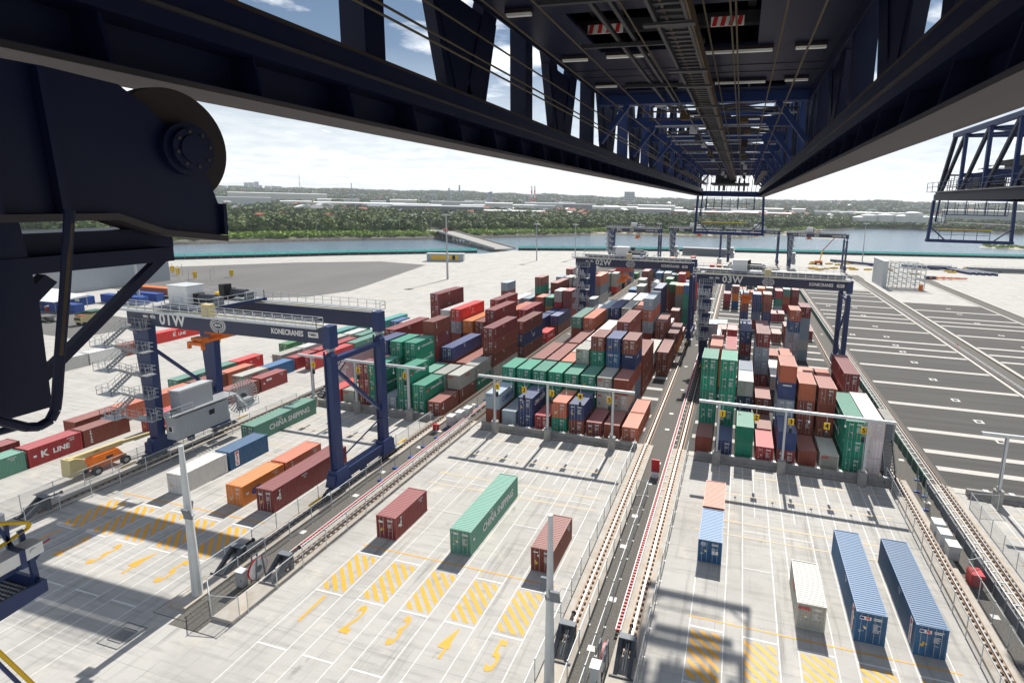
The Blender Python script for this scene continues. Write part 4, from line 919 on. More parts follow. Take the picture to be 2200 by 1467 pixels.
def visible(i):
    a = A[i]; e = .02; P = []
    for s in np.linspace(.06, .94, 5):
        for t_ in np.linspace(.06, .94, 5):
            P.append((a[0]+(a[3]-a[0])*s, a[1]-e, a[2]+(a[5]-a[2])*t_)); P.append((a[0]+(a[3]-a[0])*s, a[1]+(a[4]-a[1])*t_, a[5]+e))
            P.append(((a[3]+e) if a[3] < 0 else (a[0]-e), a[1]+(a[4]-a[1])*s, a[2]+(a[5]-a[2])*t_))
    P = np.array(P); D = C0-P; lo = np.zeros(len(P)); 
    B = np.delete(A, i, 0)
    with np.errstate(divide='ignore', invalid='ignore'):
        t1 = (B[None, :, :3]-P[:, None, :])/D[:, None, :]; t2 = (B[None, :, 3:]-P[:, None, :])/D[:, None, :]
    tmin = np.minimum(t1, t2).max(2); tmax = np.maximum(t1, t2).min(2)
    hit = ((tmax > np.maximum(tmin, 0)) & (tmin < 1)).any(1)
    cc_ = (P-C0)@Rm.T; u = .5803+cc_[:, 0]/cc_[:, 2]*.52387; 
    return int((~hit & (u > 0) & (u < 1)).sum())
vis = [visible(i) for i in range(len(items))]
order = sorted([i for i in range(len(items)) if vis[i] >= 3], key=lambda i: np.linalg.norm(A[i, :3]-C0)/max(1, math.sqrt(vis[i])))
keep = set(order[:300-len(LANE)])
rest = MB(); restc = []
BN = {1: 'left block', 2: 'middle block', 3: 'right block'}; wc = {}
for i, q in enumerate(items):
    if i in keep:
        if q['r'] is not None:
            lv = q['n']-1-q['i']
            pos = 'alone on the ground' if q['n'] == 1 else ('on top of %d high stack' % q['n'] if q['i'] == 0 else 'on the ground' if lv == 0 else '%s from the ground' % ORD[lv])
            lb = '%s container %s, %s row, %s bay back, %s' % (CN[q['ck']], pos, ORD[q['r']], ORD[bays[q['b']].index(round(q['y']/3))], BN[q['b']])
        else:
            lb = '%s container beyond the far gantry cranes, among the landside ones at %s' % (CN[q['ck']], '%d metres' % 0)
            lb = '%s container standing landside beyond the stacks near the far gantry cranes' % CN[q['ck']]
            wc.setdefault(lb, []).append(1)
        o = container(q['L'], q['x'], q['y'], q['z'], q['ck'], q['h'], lb, 'stacked containers of the %s' % BN[q['b']] if q['r'] is not None else 'landside containers by the far gantry cranes', q['en'], 1 if q['y'] < 135 else 2)
        if q['lg'] and q['y'] < 135: logo(o, q['lg'], q['L'], q['h'], '-x' if q['x'] > 0 else '+x')
    else:
        n0 = len(rest.f); rest.box(q['x'], q['x']+2.44, q['y'], q['y']+q['L'], q['z'], q['z']+q['h'], 'box_far'); restc += [COL[q['ck']]]*(len(rest.f)-n0)
mt, t, b, src = mat('box_far', (1, 1, 1), rough=.5)
at = N(t, 'ShaderNodeAttribute', attribute_name='tint'); t.links.new(at.outputs['Color'], b.inputs['Base Color']); M['box_far'] = mt
if rest.f:
    me = rest.mesh('shipping_containers'); ca = me.color_attributes.new('tint', 'FLOAT_COLOR', 'CORNER')
    k_ = 0
    vals = np.ones((len(me.loops), 4), dtype=np.float32)
    for p, c_ in zip(me.polygons, restc):
        for li in p.loop_indices: vals[li, :3] = c_
    ca.data.foreach_set('color', vals.ravel())
    o = link('shipping_containers', me); tag(o, 'small distant containers of mixed colours at the back of the yard', 'containers', kind='stuff')
print('containers', len(LANE)+len(keep), 'rest', len(items)-len(keep), 'hidden', sum(1 for v in vis if v < 3))
# --- white tank container in the middle block
t_ = thing('tank_container', (-28.3, 178, 0), 'white round tank container on a stack in the middle block', 'tank container')
mb = MB(); mb.tube((-27.0, 178.3, 9.4), (-27.0, 184, 9.4), 1.12, 'white', 20); mb.build('tank', t_)
mb = MB()
for y in (178, 184.1):
    for (a, c_, d, e_) in ((-28.2, 8.05, -25.8, 8.05), (-28.2, 10.6, -25.8, 10.6), (-28.2, 8.05, -28.2, 10.6), (-25.8, 8.05, -25.8, 10.6)): mb.bar((a, y, c_), (d, y, e_), .12, .12, 'white')
mb.build('frame', t_)
# stack below the tank
container(6.06, -28.2, 178, 0, 'C', 2.6, 'cream container lowest under the white tank container', 'stack under the tank container', 'door', 2)
container(6.06, -28.2, 178, 2.65, 'B', 2.6, 'brown container in the middle under the white tank container', 'stack under the tank container', 'door', 2)
container(6.06, -28.2, 178, 5.3, 'C', 2.6, 'cream container directly under the white tank container', 'stack under the tank container', 'door', 2)
# ------------------------------------------------------------ yard gantry cranes
def railing(mb, p, q, h=1.1, k='galv_lt', step=1.5, r=.036):
    p = Vector(p); q = Vector(q); L = (q-p).length; n = max(1, round(L/step))
    for i in range(n+1):
        a = p+(q-p)*i/n; mb.bar(a, a+Vector((0, 0, h)), r*1.6, r*1.6, k, up=(0, 1, 0))
    for z in (h, h*.52): mb.bar(p+Vector((0, 0, z)), q+Vector((0, 0, z)), r*1.5, r*1.5, k)
def yard_gantry(xl, y0, name, label, spreader_x, spreader_z, trolley_x, near=True):
    near = y0 < 60; hb = .032 if near else .055; ss = .75 if near else .45; hr_ = .022 if near else .036
    xr = xl+29.6; ya, yb = y0, y0+9.0; zt, zb = 21.5, 19.4
    t_ = thing('gantry_crane', (xl+14.8, y0+4.5, 0), label, 'gantry crane', 'blue gantry cranes over the container blocks')
    K = 'crane_navy'
    for y in (ya, yb):                                                # main girders
        mb = MB(); mb.box(xl-2.3, xr-.55, y-.55, y+.55, zb, zt, 'girder_navy'); mb.box(xl-2.3, xr-.55, y-.6, y+.6, zt+.002, zt+.08, 'galv_lt')
        mb.box(xl-2.28, xr-.6, y-.30, y-.22, zt+.08, zt+.22, 'cream'); gd = mb.build('girder', t_)
        if y == ya:
            Y = y-.56; og = t_['o_']
            text(name, 2.1, (xl+5.6, Y, 20.42), '-y', 'ink_white', gd, bold=.06, org=og, name='crane_number', scale=(.98, 1), spacing=1.08)
            text('MRC', .42, (xl+1.05, Y, 20.62), '-y', 'ink_white', gd, bold=.03, org=og); text('40t', .72, (xl+2.3, Y, 20.66), '-y', 'ink_white', gd, bold=.02, org=og)
            text('KONECRANES', .92, (xl+23.9, Y, 20.40), '-y', 'ink_white', gd, bold=.028, org=og, scale=(.80, 1))
            pm = MB(); pm.box(xl+27.0, xl+28.45, Y-.02, Y, 20.1, 20.75, 'ink_white'); pm.build('maker_plate', gd, og)
            text('TMEIC', .40, (xl+27.72, Y-.03, 20.42), '-y', 'ink_black', gd, bold=.012, org=og)
            em = MB(); cx, cz = xl+13.2, 20.38                         # round emblem: rays around an oval ring
            for j in range(36):
                a = 2*math.pi*j/36; ca, sa = math.cos(a), math.sin(a)
                if abs(sa) > .985: continue
                em.bar((cx+ca*.98, Y-.004, cz+sa*.62), (cx+ca*1.28, Y-.004, cz+sa*1.0), .075, .012, 'ink_white', up=(0, 1, 0))
            for j in range(32):
                a, b_ = 2*math.pi*j/32, 2*math.pi*(j+1)/32
                em.bar((cx+.82*math.cos(a), Y-.006, cz+.46*math.sin(a)), (cx+.82*math.cos(b_), Y-.006, cz+.46*math.sin(b_)), .11, .012, 'ink_white', up=(0, 1, 0))
            em.build('emblem', gd, og); text('SICTL', .42, (cx, Y-.008, cz), '-y', 'ink_white', gd, bold=.02, org=og)
    for y, s in ((ya, -1), (yb, 1)):                                  # walkways on the outer sides of the girders
        wk = MB(); wk.box(xl-3.0, xr-.2, y+s*1.25-.55, y+s*1.25+.55, zt+.05, zt+.13, 'galv')
        if s < 0:
            wk.box(xl-3.0, xr-.2, y-1.86, y-1.80, zt+.0, zt+.28, 'galv_lt')
        x = xl-2.5
        while x < xr-1: wk.bar((x, y+s*.5, zt-.35), (x, y+s*1.7, zt+.04), .09, .09, 'galv'); x += 3.3
        w_ = wk.build('walkway', t_)
        rl_ = MB(); railing(rl_, (xl-3, y+s*1.8, zt+.13), (xr-.2, y+s*1.8, zt+.13)); 
        if s < 0: railing(rl_, (xl-3, y+s*.72, zt+.13), (xr-.2, y+s*.72, zt+.13))
        for x in (xl-3, xr-.2): railing(rl_, (x, y+s*.7, zt+.13), (x, y+s*1.8, zt+.13))
        rl_.build('railing', w_, t_['o_'])
    # legs: broad tapered pair on the left, slim hinged pair on the right
    for y in (ya, yb):
        mb = MB(); mb.hexa([(xl-.9, y-.5, 3.0), (xl+.55, y-.5, 3.0), (xl+.55, y+.5, 3.0), (xl-.9, y+.5, 3.0), (xl-1.75, y-.5, zb-.002), (xl+1.1, y-.5, zb-.002), (xl+1.1, y+.5, zb-.002), (xl-1.75, y+.5, zb-.002)], K); mb.build('leg', t_)
        mb = MB(); mb.box(xr-.5, xr+.42, y-.55, y+.55, 3.0, 17.9, K)
        mb.box(xr-.52, xr-.35, y-.7, y-.56, 3.0, 18.5, 'girder_navy'); mb.build('leg', t_)
        mb = MB(); mb.box(xr-.545, xr+.55, y-.65, y+.65, 18.9, zt+.1, K); mb.hexa([(xr-.4, y-.4, 17.902), (xr+.35, y-.4, 17.902), (xr+.35, y+.4, 17.902), (xr-.4, y+.4, 17.902), (xr-.2, y-.2, 18.5), (xr+.2, y-.2, 18.5), (xr+.2, y+.2, 18.5), (xr-.2, y+.2, 18.5)], K); mb.tube((xr, y-.5, 18.65), (xr, y+.5, 18.65), .28, 'galv', 10); mb.build('hinge_head', t_)
    for x, s in ((xl-.2, -1), (xr, 1)):                               # sill beams
        mb = MB(); mb.box(x-.6, x+.6, ya-1.4, yb+1.4, 1.75, 3.0, K); 
        for y in (ya, yb): mb.hexa([(x-.85, y-1.4, 1.4), (x+.85, y-1.4, 1.4), (x+.85, y+1.4, 1.4), (x-.85, y+1.4, 1.4), (x-.65, y-.9, 3.4), (x+.65, y-.9, 3.4), (x+.65, y+.9, 3.4), (x-.65, y+.9, 3.4)], K)
        mb.box(x-.3, x+.3, (ya+yb)/2-.35, (ya+yb)/2+.35, .9, 1.749, K); mb.build('sill_beam', t_)
        for y in (ya-.9, yb+.9):
            mb = MB(); mb.hexa([(x-.35, y-2.1, .7), (x+.35, y-2.1, .7), (x+.35, y+2.1, .7), (x-.35, y+2.1, .7), (x-.35, y-.8, 1.38), (x+.35, y-.8, 1.38), (x+.35, y+.8, 1.38), (x-.35, y+.8, 1.38)], 'dark_grey')
            bg_ = mb.build('bogie', t_)
            for k_ in (-1.5, -.5, .5, 1.5):
                mb = MB(); mb.tube((x-.1, y+k_, .82), (x+.1, y+k_, .82), .36, 'tyre', 14); mb.build('wheel', bg_, t_['o_'])
        for y, s2 in ((ya, -1), (yb, 1)):
            mb = MB(); mb.box(x-.12, x+.12, y+s2*3.1, y+s2*3.1+s2*1.8, 1.0, 1.2, 'hi_yellow') if s2 > 0 else mb.box(x-.12, x+.12, y-4.9, y-3.1, 1.0, 1.2, 'hi_yellow'); mb.build('buffer_arm', t_)
        mb = MB(); 
        for y, s2 in ((ya, -1), (yb, 1)):
            for j in range(12): mb.bar((x-.7*s*-1, y+s2*(1.2+j*.16), 1.55), (x-.7*s*-1+.5*s, y+s2*(1.2+j*.16), 1.55), .06, .03, 'ink_white')
        mb.build('guard_stripes', t_)
    mb = MB(); mb.bar((xr, ya, 17.3), (xr, yb, 17.3), .75, .6, K); mb.build('upper_tie', t_)
    mb = MB(); mb.bar((xl+.1, ya, 16.5), (xl+.1, yb, 6.6), .38, .38, K); mb.build('diagonal_brace', t_)
    mb = MB(); mb.bar((xr, ya, 16.6), (xr, yb, 7.4), .38, .38, K); mb.build('diagonal_brace', t_)
    mb = MB(); mb.bar((xr, ya, 4.2), (xr, yb, 6.8), .14, .14, K); mb.build('thin_tie', t_)
    for x in (xl-1.2,):
        mb = MB(); mb.box(x-.45, x+.45, ya+.552, yb-.552, zb+.3, zt-.3, K); mb.build('end_tie', t_)
    # stair tower on the outer side of the left front leg
    st = MB(); rs = MB(); yi, yo = ya-1.35, ya-5.0
    def landing(y, z, wide):
        st.box(xl-1.5, xl+(2.0 if wide else 1.1), y-.65, y+.65, z-.10, z, 'galv')
        railing(rs, (xl-1.5, y-.65, z), (xl-1.5, y+.65, z), step=ss, r=hr_); railing(rs, (xl+(2.0 if wide else 1.1), y-.65, z), (xl+(2.0 if wide else 1.1), y+.65, z), step=ss, r=hr_)
        yy = y-.65 if y < ya-3 else y+.65
        railing(rs, (xl-1.5, yy, z), (xl+(2.0 if wide else 1.1), yy, z), step=ss, r=hr_)
    n_ = 4
    for i in range(n_+1):
        zi = 19.2-3.15*i; landing(yi, zi, True); st.bar((xl-.9, ya-.5, zi-1.0), (xl-.9, yi-.3, zi-.12), .12, .12, 'galv')
        if i == n_: break
        zo = zi-1.58; landing(yo, zo, False)
        for (P, Q) in ((Vector((xl-.95, yi-.65, zi)), Vector((xl-.95, yo+.65, zo))), (Vector((xl+.55, yo+.65, zo)), Vector((xl+.55, yi-.65, zi-3.15)))):
            for s in (-.36, .36): st.bar(P+Vector((s, 0, -.05)), Q+Vector((s, 0, -.05)), .06, .26, 'galv')
            for j in range(1, 8): c_ = P+(Q-P)*j/8; st.box(c_.x-.33, c_.x+.33, c_.y-.12, c_.y+.12, c_.z-.02, c_.z+.03, 'galv_lt')
            for s in (-.38, .38):
                for h_ in (1.05, .55): rs.bar(P+Vector((s, 0, h_)), Q+Vector((s, 0, h_)), hb, hb, 'galv_lt')
                for j in (range(0, 7) if not near else (0, 2, 4, 6)): c_ = P+(Q-P)*j/6; rs.bar(c_+Vector((s, 0, 0)), c_+Vector((s, 0, 1.05)), hb, hb, 'galv_lt', up=(0, 1, 0))
    st_ = st.build('stairway', t_); rs.build('handrails', st_, t_['o_'])
    # machinery houses on the left sill
    mb = MB(); mb.box(xl+1.25, xl+3.1, ya+.2, yb-.9, 3.1, 6.3, 'house_grey')
    z = ya+.35
    while z < yb-1: mb.box(xl+3.102, xl+3.15, z, z+.09, 3.15, 6.2, 'house_grey'); z += .32
    h_ = mb.build('lower_house', t_)
    mb = MB(); mb.box(xl+3.151, xl+3.2, yb-4.0, yb-3.2, 5.0, 5.7, 'black'); mb.box(xl+1.8, xl+2.5, ya+.12, ya+.199, 4.2, 5.1, 'ink_white'); mb.box(xl+1.9, xl+2.4, ya+.09, ya+.119, 4.3, 5.0, 'black'); mb.build('window', h_, t_['o_'])
    mb = MB(); mb.box(xl+.9, xl+3.6, ya-.6, yb+.4, 6.75, 6.85, 'galv'); mb.build('platform', t_)
    mb = MB(); mb.box(xl+1.0, xl+2.9, ya+1.3, yb-3.0, 6.86, 9.6, 'house_grey'); mb.hexa([(xl+.85, ya+1.2, 9.61), (xl+3.0, ya+1.2, 9.61), (xl+3.0, yb-2.9, 9.61), (xl+.85, yb-2.9, 9.61), (xl+.85, ya+1.2, 9.72), (xl+3.0, ya+1.2, 9.9), (xl+3.0, yb-2.9, 9.9), (xl+.85, yb-2.9, 9.72)], 'galv_lt'); mb.build('upper_house', t_)
    mb = MB(); railing(mb, (xl+3.6, ya-.6, 6.85), (xl+3.6, ya+2.4, 6.85)); railing(mb, (xl+3.6, yb-1, 6.85), (xl+3.6, yb+.4, 6.85)); railing(mb, (xl+.9, ya-.6, 6.85), (xl+3.6, ya-.6, 6.85)); mb.build('platform_railing', t_)
    # cable wheel beyond the left sill
    mb = MB(); cx, cy, cz = xl+1.9, yb+2.6, 5.4
    for j in range(30):
        a = 2*math.pi*j/30
        mb.bar((cx, cy+.5*math.cos(a), cz+.5*math.sin(a)), (cx, cy+2.6*math.cos(a), cz+2.6*math.sin(a)), .10, .05, 'galv_lt', up=(1, 0, 0), w2=.2)
    for j in range(40):
        a, b_ = 2*math.pi*j/40, 2*math.pi*(j+1)/40
        mb.bar((cx, cy+2.62*math.cos(a), cz+2.62*math.sin(a)), (cx, cy+2.62*math.cos(b_), cz+2.62*math.sin(b_)), .05, .05, 'galv_lt', up=(1, 0, 0))
    mb.tube((cx-.3, cy, cz), (cx+.3, cy, cz), .5, 'dark_grey', 16); mb.box(cx-.9, cx-.35, cy-.4, cy+.4, 3.0, cz, 'crane_navy'); mb.build('cable_wheel', t_)
    mb = MB(); mb.box(cx+.5, cx+1.5, cy-1.4, cy+.6, 4.2, 5.3, 'galv'); railing(mb, (cx+1.8, cy-1.8, 4.1), (cx+1.8, cy+1.2, 4.1)); mb.box(cx+.4, cx+1.9, cy-1.8, cy+1.2, 4.0, 4.1, 'galv'); mb.build('wheel_platform', t_)
    mb = MB(); 
    for s in (-.35, .35): mb.bar((xl+3.2, yb+.2+s*0, 6.8), (xl+3.2, yb+1.9, 4.1), .06, .2, 'galv_lt') if s < 0 else mb.bar((xl+3.85, yb+.2, 6.8), (xl+3.85, yb+1.9, 4.1), .06, .2, 'galv_lt')
    for j in range(1, 9): c = Vector((xl+3.5, yb+.2, 6.8)).lerp(Vector((xl+3.5, yb+1.9, 4.1)), j/9); mb.box(c.x-.3, c.x+.3, c.y-.1, c.y+.1, c.z-.015, c.z+.015, 'galv_lt')
    mb.build('short_stair', t_)
    # trolley with winch and white electrical house
    tx = trolley_x
    mb = MB(); mb.box(tx-3.8, tx+3.8, ya-.1, ya+.25, zt+.35, zt+.75, K); mb.box(tx-3.8, tx+3.8, yb-.25, yb+.1, zt+.35, zt+.75, K)
    for x in (tx-3.4, tx, tx+3.4): mb.box(x-.2, x+.2, ya+.252, yb-.252, zt+.36, zt+.74, K)
    tr = mb.build('trolley', t_)
    mb = MB(); mb.box(tx-3.7, tx+3.7, ya+.3, yb-.3, zt+.76, zt+.8, 'galv'); railing(mb, (tx-3.7, ya+.3, zt+.8), (tx+3.7, ya+.3, zt+.8)); railing(mb, (tx-3.7, yb-.3, zt+.8), (tx+3.7, yb-.3, zt+.8)); railing(mb, (tx-3.7, ya+.3, zt+.8), (tx-3.7, yb-.3, zt+.8)); railing(mb, (tx+3.7, ya+.3, zt+.8), (tx+3.7, yb-.3, zt+.8)); mb.build('trolley_deck', tr, t_['o_'])
    mb = MB(); mb.box(tx-3.6, tx-.4, ya+.8, ya+3.2, zt+.85, zt+3.2, 'white'); mb.box(tx-3.75, tx-.25, ya+.65, ya+3.35, zt+3.202, zt+3.3, 'galv_lt'); mb.build('electrical_house', tr, t_['o_'])
    mb = MB()
    for (x, y) in ((tx+1.2, ya+2.2), (tx+1.2, yb-2.2)): mb.tube((x-1.0, y, zt+1.6), (x+1.6, y, zt+1.6), .6, 'dark_grey', 14); mb.box(x+1.6, x+2.3, y-.5, y+.5, zt+.85, zt+1.9, 'mid_grey'); mb.box(x-1.8, x-1.0, y-.6, y+.6, zt+.85, zt+2.2, 'black')
    mb.box(tx-.5, tx+.4, yb-3.6, yb-2.4, zt+.85, zt+2.9, 'black'); mb.box(tx-2.6, tx-1.2, yb-2.6, yb-1.4, zt+.85, zt+1.5, 'hi_yellow'); mb.build('winch', tr, t_['o_'])
    mb = MB(); mb.box(xl+12.2, xl+13.6, ya-1.75, ya-1.0, zt+.2, zt+1.75, 'cream'); mb.build('control_box', t_)
    # spreader hanging on ropes
    sx_, sz = spreader_x, spreader_z; ym = (ya+yb)/2
    mb = MB(); mb.box(sx_-.9, sx_+.9, ym-1.8, ym+1.8, sz+1.0, sz+1.5, 'orange'); mb.box(sx_-1.1, sx_+1.1, ym-.8, ym+.8, sz+.45, sz+1.0, 'orange')
    for s in (-.7, .7): mb.tube((sx_+s-.12, ym-1.2, sz+1.75), (sx_+s+.12, ym-1.2, sz+1.75), .38, 'orange', 14); mb.tube((sx_+s-.12, ym+1.2, sz+1.75), (sx_+s+.12, ym+1.2, sz+1.75), .38, 'orange', 14)
    sp = mb.build('spreader', t_)
    mb = MB(); 
    for s in (-.45, .45): mb.box(sx_+s-.16, sx_+s+.16, ym-3.8, ym+3.8, sz+.1, sz+.5, 'orange')
    for y in (ym-3.8, ym+3.8):
        mb.box(sx_-1.22, sx_+1.22, y-.25, y+.25, sz+.0, sz+.4, 'orange')
        for s in (-1.15, 1.15): mb.box(sx_+s-.14, sx_+s+.14, y-.2, y+.2, sz-.55, sz+.0, 'orange')
    mb.box(sx_-.9, sx_+.9, ym-3.7, ym-2.7, sz+.5, sz+.9, 'orange'); mb.build('telescopic_frame', sp, t_['o_'])
    mb = MB()
    for a in (-1, 1):
        for c in (-1, 1): mb.tube((sx_+a*.7, ym+c*1.2, sz+1.8), (sx_+a*2.2, ym+c*2.2, zt+1.0), .035, 'rope', 5)
    mb.build('hoist_ropes', sp, t_['o_'])
    return t_
yard_gantry(XL[1], 51.9, '01W', 'nearest blue gantry crane at left marked 01W, with grey houses and stairs', XL[1]+7.6, 17.0, XL[1]+7.2)
yard_gantry(XL[2], 142.0, '02W', 'blue gantry crane marked 02W over the middle block', XL[2]+10.6, 15.2, XL[2]+12.5)
yard_gantry(XL[3], 122.0, '03W', 'blue gantry crane marked 03W over the right block', XL[3]+8.9, 15.2, XL[3]+9)
yard_gantry(XL[1], 318, '01L', 'far blue gantry crane marked 01L, leftmost at the back', XL[1]+16, 15.5, XL[1]+16)
yard_gantry(XL[2], 340, '02L', 'far blue gantry crane marked 02L, half behind the hanging platform', XL[2]+16, 17, XL[2]+14)
yard_gantry(XL[3], 350, '03L', 'far blue gantry crane marked 03L, behind the hanging platform', XL[3]+16, 17.6, XL[3]+18)
yard_gantry(XL[4]+.3, 330, '04W', 'far right blue gantry crane marked 04W before the bay', XL[4]+10, 18.0, XL[4]+12)

# ------------------------------------------------------------ quay crane booms overhead
def quay_boom(xc, label, own):
    """boom runs along +Y; xc is its centre line. z of the girder underside 37.93"""
    t_ = thing('quay_crane', (xc, 20, 0), label, 'quay crane', 'quay cranes with long booms overhead')
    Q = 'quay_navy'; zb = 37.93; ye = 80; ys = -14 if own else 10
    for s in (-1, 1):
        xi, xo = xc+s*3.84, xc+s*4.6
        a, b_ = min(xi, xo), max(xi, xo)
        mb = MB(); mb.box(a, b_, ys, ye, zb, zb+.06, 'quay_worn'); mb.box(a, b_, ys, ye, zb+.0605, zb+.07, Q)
        mb.build('bottom_flange', t_)
        xw = xc+s*4.28
        mb = MB(); mb.box(min(xw, xo), max(xw, xo), ys, ye, zb+.07, zb+.52, Q)
        mb.build('web', t_)
        y = ys; p0, p1 = xw-s*.001, xi; q = MB()
        q.hexa([(p0, 0, zb+.071), (p1, 0, zb+.071), (p1, .04, zb+.071), (p0, .04, zb+.071), (p0, 0, zb+.519), (xi+s*.1, 0, zb+.519), (xi+s*.1, .04, zb+.519), (p0, .04, zb+.519)], Q)
        sm = q.mesh('web_stiffener', (t_['o_'][0], 0, 0))
        while y < ye-1: link('web_stiffener', sm, t_, (0, y-t_['o_'][1], 0)); y += 1.62
        mb = MB(); mb.box(a, b_, ys, ye, zb+.52, zb+1.0, Q); mb.box(a, b_, ys, ye, zb+.74, zb+.76, Q) if False else None
        mb.box(min(xi, xi-s*.05), max(xi, xi-s*.05), ys, ye, zb+.70, zb+.74, 'quay_worn'); mb.build('upper_chord', t_)
        mb = MB(); mb.box(min(xi, xi+s*.12), max(xi, xi+s*.12), ys, ye, zb+1.002, zb+1.06, 'quay_rust'); mb.box(xi+s*.25-.04, xi+s*.25+.04, ys, ye, zb+1.002, zb+1.12, 'rail_steel'); mb.build('trolley_rail', t_)
        # truss: posts and broad diagonals up to the top chord
        zt2 = 45.4; xm = xc+s*4.28
        k = 0; y = 7.9-6.5*3
        ymax = 76
        while y < ymax+.5:
            if y > ys:
                mb = MB(); mb.bar((xm, y, zb+1.0), (xm, y, zt2), .45 if own else .36, .5 if own else .34, Q if y < 24 and own else 'boom_navy_lit', up=(0, 1, 0)); mb.build('truss_post', t_)
            if y+6.5 < ymax+4 and y+3.25 > ys:
                for dd in ((-1, 1) if own else (0,)):
                    mb = MB(); yb2 = y+3.25
                    if not own: mb.bar((xm, y+6.1, zb+1.0), (xm, y+.3, zt2), .32, .42, Q, up=(0, 1, 0)); mb.build('truss_diagonal', t_); continue
                    mb.bar((xm, yb2-dd*(-.15), zb+1.0), (xm, yb2+dd*2.95, zt2), .30, .62, Q, up=(0, 1, 0)); mb.build('truss_diagonal', t_)
                mb = MB()
                if own: mb.prism([(y+3.25-.8, zb+.98), (y+3.25+.8, zb+.98), (y+3.25+1.45, zb+3.0), (y+3.25-1.45, zb+3.0)], 'x', xm-.12, xm+.12, Q); mb.build('gusset', t_)
            y += 6.5
        mb = MB(); mb.box(xm-.3, xm+.3, ys, 76.4, zt2, zt2+.5, Q if own else 'boom_navy_lit'); mb.bar((xm, 76.2, zt2+.2), (xm, ye-.2, zb+1.0), .4, .45, Q); mb.build('top_chord', t_)
        if s < 0 or True:
            mb = MB(); mb.box(xo+s*.05 if s > 0 else xo-1.0, xo+1.0 if s > 0 else xo-.05, 24, ye, zb+1.0, zb+1.05, 'grating') if not own else None
            if not own: railing(mb, (xo+s*1.0, 24, zb+1.05), (xo+s*1.0, ye, zb+1.05), k='boom_navy_lit', step=2, r=.04); mb.build('side_walkway', t_)
    # cross beams with lattice under and over
    y = 21.6
    while y < ye:
        mb = MB(); mb.box(xc-3.95, xc+3.95, y-.22, y+.22, 40.6, 41.05, 'boom_navy_lit'); mb.build('cross_beam', t_); mb = MB()
        if y+6.5 < ye: mb.bar((xc-3.9, y, 45.3), (xc+3.9, y+6.3, 45.3), .28, .28, 'boom_navy_lit'); mb.bar((xc+3.9, y, 45.3), (xc-3.9, y+6.3, 45.3), .28, .28, 'boom_navy_lit')
        mb.box(xc-3.95, xc+3.95, y-.15, y+.15, 45.1, 45.5, 'boom_navy_lit')
        for s in (-1, 1): mb.bar((xc+s*3.9, y, 39.2), (xc+s*2.8, y, 40.6), .2, .2, 'boom_navy_lit')
        mb.build('lattice_brace', t_)
        mb = MB()
        for q in range(9):
            x1 = xc-3.6+rng.random()*6.6; mb.box(x1, x1+.4+1.6*rng.random(), y+rng.random()*4+.3, y+rng.random()*2+5.0, 41.1+rng.random()*1.2, 42.3+rng.random()*.1, 'gear_grey') if q > 6 else mb.bar((x1, y+.3+q*.5, 41.3+rng.random()), (x1+1.5+rng.random()*3, y+.3+q*.5, 41.3+rng.random()), .07, .09, rng.choice(['ochre', 'galv', 'gear_grey', 'gear_grey']))
        mb.build('service_gear', t_)
        y += 6.5
    mb = MB()
    for s in (-1, 1): mb.box(min(xc+s*3.7, xc+s*3.1), max(xc+s*3.7, xc+s*3.1), 46, 79.5, 39.55, 39.60, 'gear_grey'); railing(mb, (xc+s*3.1, 46, 39.6), (xc+s*3.1, 79.5, 39.6), k='boom_navy_lit', step=2.2, r=.03)
    mb.build('inner_walkway', t_)
    mb = MB(); mb.box(xc-2.45, xc+2.45, 73, 79.5, 39.4, 39.6, 'gear_grey'); mb.box(xc-1.9, xc+.6, 74, 78.5, 39.61, 41.2, 'gear_grey'); mb.build('end_machinery', t_)
    # end cross beam and the hanging maintenance platform
    mb = MB(); mb.box(xc-4.6, xc+4.6, ye+.002, ye+.5, zb+.02, zb+.75, 'boom_navy_lit'); mb.build('end_beam', t_)
    mb = MB(); yf = ye+.3
    for s in (-1, 1):
        mb.bar((xc+s*4.55, yf, zb), (xc+s*4.75, yf, 32.75), .32, .4, 'boom_navy_lit', up=(0, 1, 0)); 
        mb.bar((xc+s*4.6, yf, 34.5), (xc+s*2.8, yf, 32.9), .14, .14, 'boom_navy_lit')
    mb.bar((xc-3.9, yf, zb), (xc-4.1, yf, 35.2), .2, .2, 'boom_navy_lit', up=(0, 1, 0)); mb.box(xc-4.95, xc+4.95, yf-.35, yf+.35, 32.55, 32.95, 'boom_navy_lit'); mb.build('hanging_frame', t_)
    mb = MB(); railing(mb, (xc-3.6, yf-.3, 32.95), (xc+2.2, yf-.3, 32.95), h=1.2, k='boom_navy_lit', step=1.3, r=.035); mb.box(xc-3.8, xc+2.4, yf-.34, yf-.28, 34.2, 34.3, 'hi_yellow'); mb.build('yellow_handrail', t_)
    mb = MB(); mb.box(xc-3.3, xc+3.4, yf-1.4, yf-.4, 36.1, 36.2, 'boom_navy_lit')
    for s in (-1, 1): railing(mb, (xc-3.3, yf-.9+s*.5, 36.2), (xc+3.4, yf-.9+s*.5, 36.2), h=1.5, k='boom_navy_lit', step=1.1, r=.03)
    for x in (-3.2, -1.1, 1.1, 3.3): mb.bar((xc+x, yf-.9, 36.1), (xc+x, yf-.9, zb), .09, .09, 'boom_navy_lit', up=(0, 1, 0))
    mb.box(xc-4.2, xc-3.35, yf-1.2, yf-.35, 35.1, 35.2, 'boom_navy_lit'); railing(mb, (xc-4.2, yf-1.2, 35.2), (xc-3.35, yf-1.2, 35.2), h=1.3, k='boom_navy_lit', step=.4, r=.03)
    mb.build('maintenance_platform', t_)
    mb = MB()
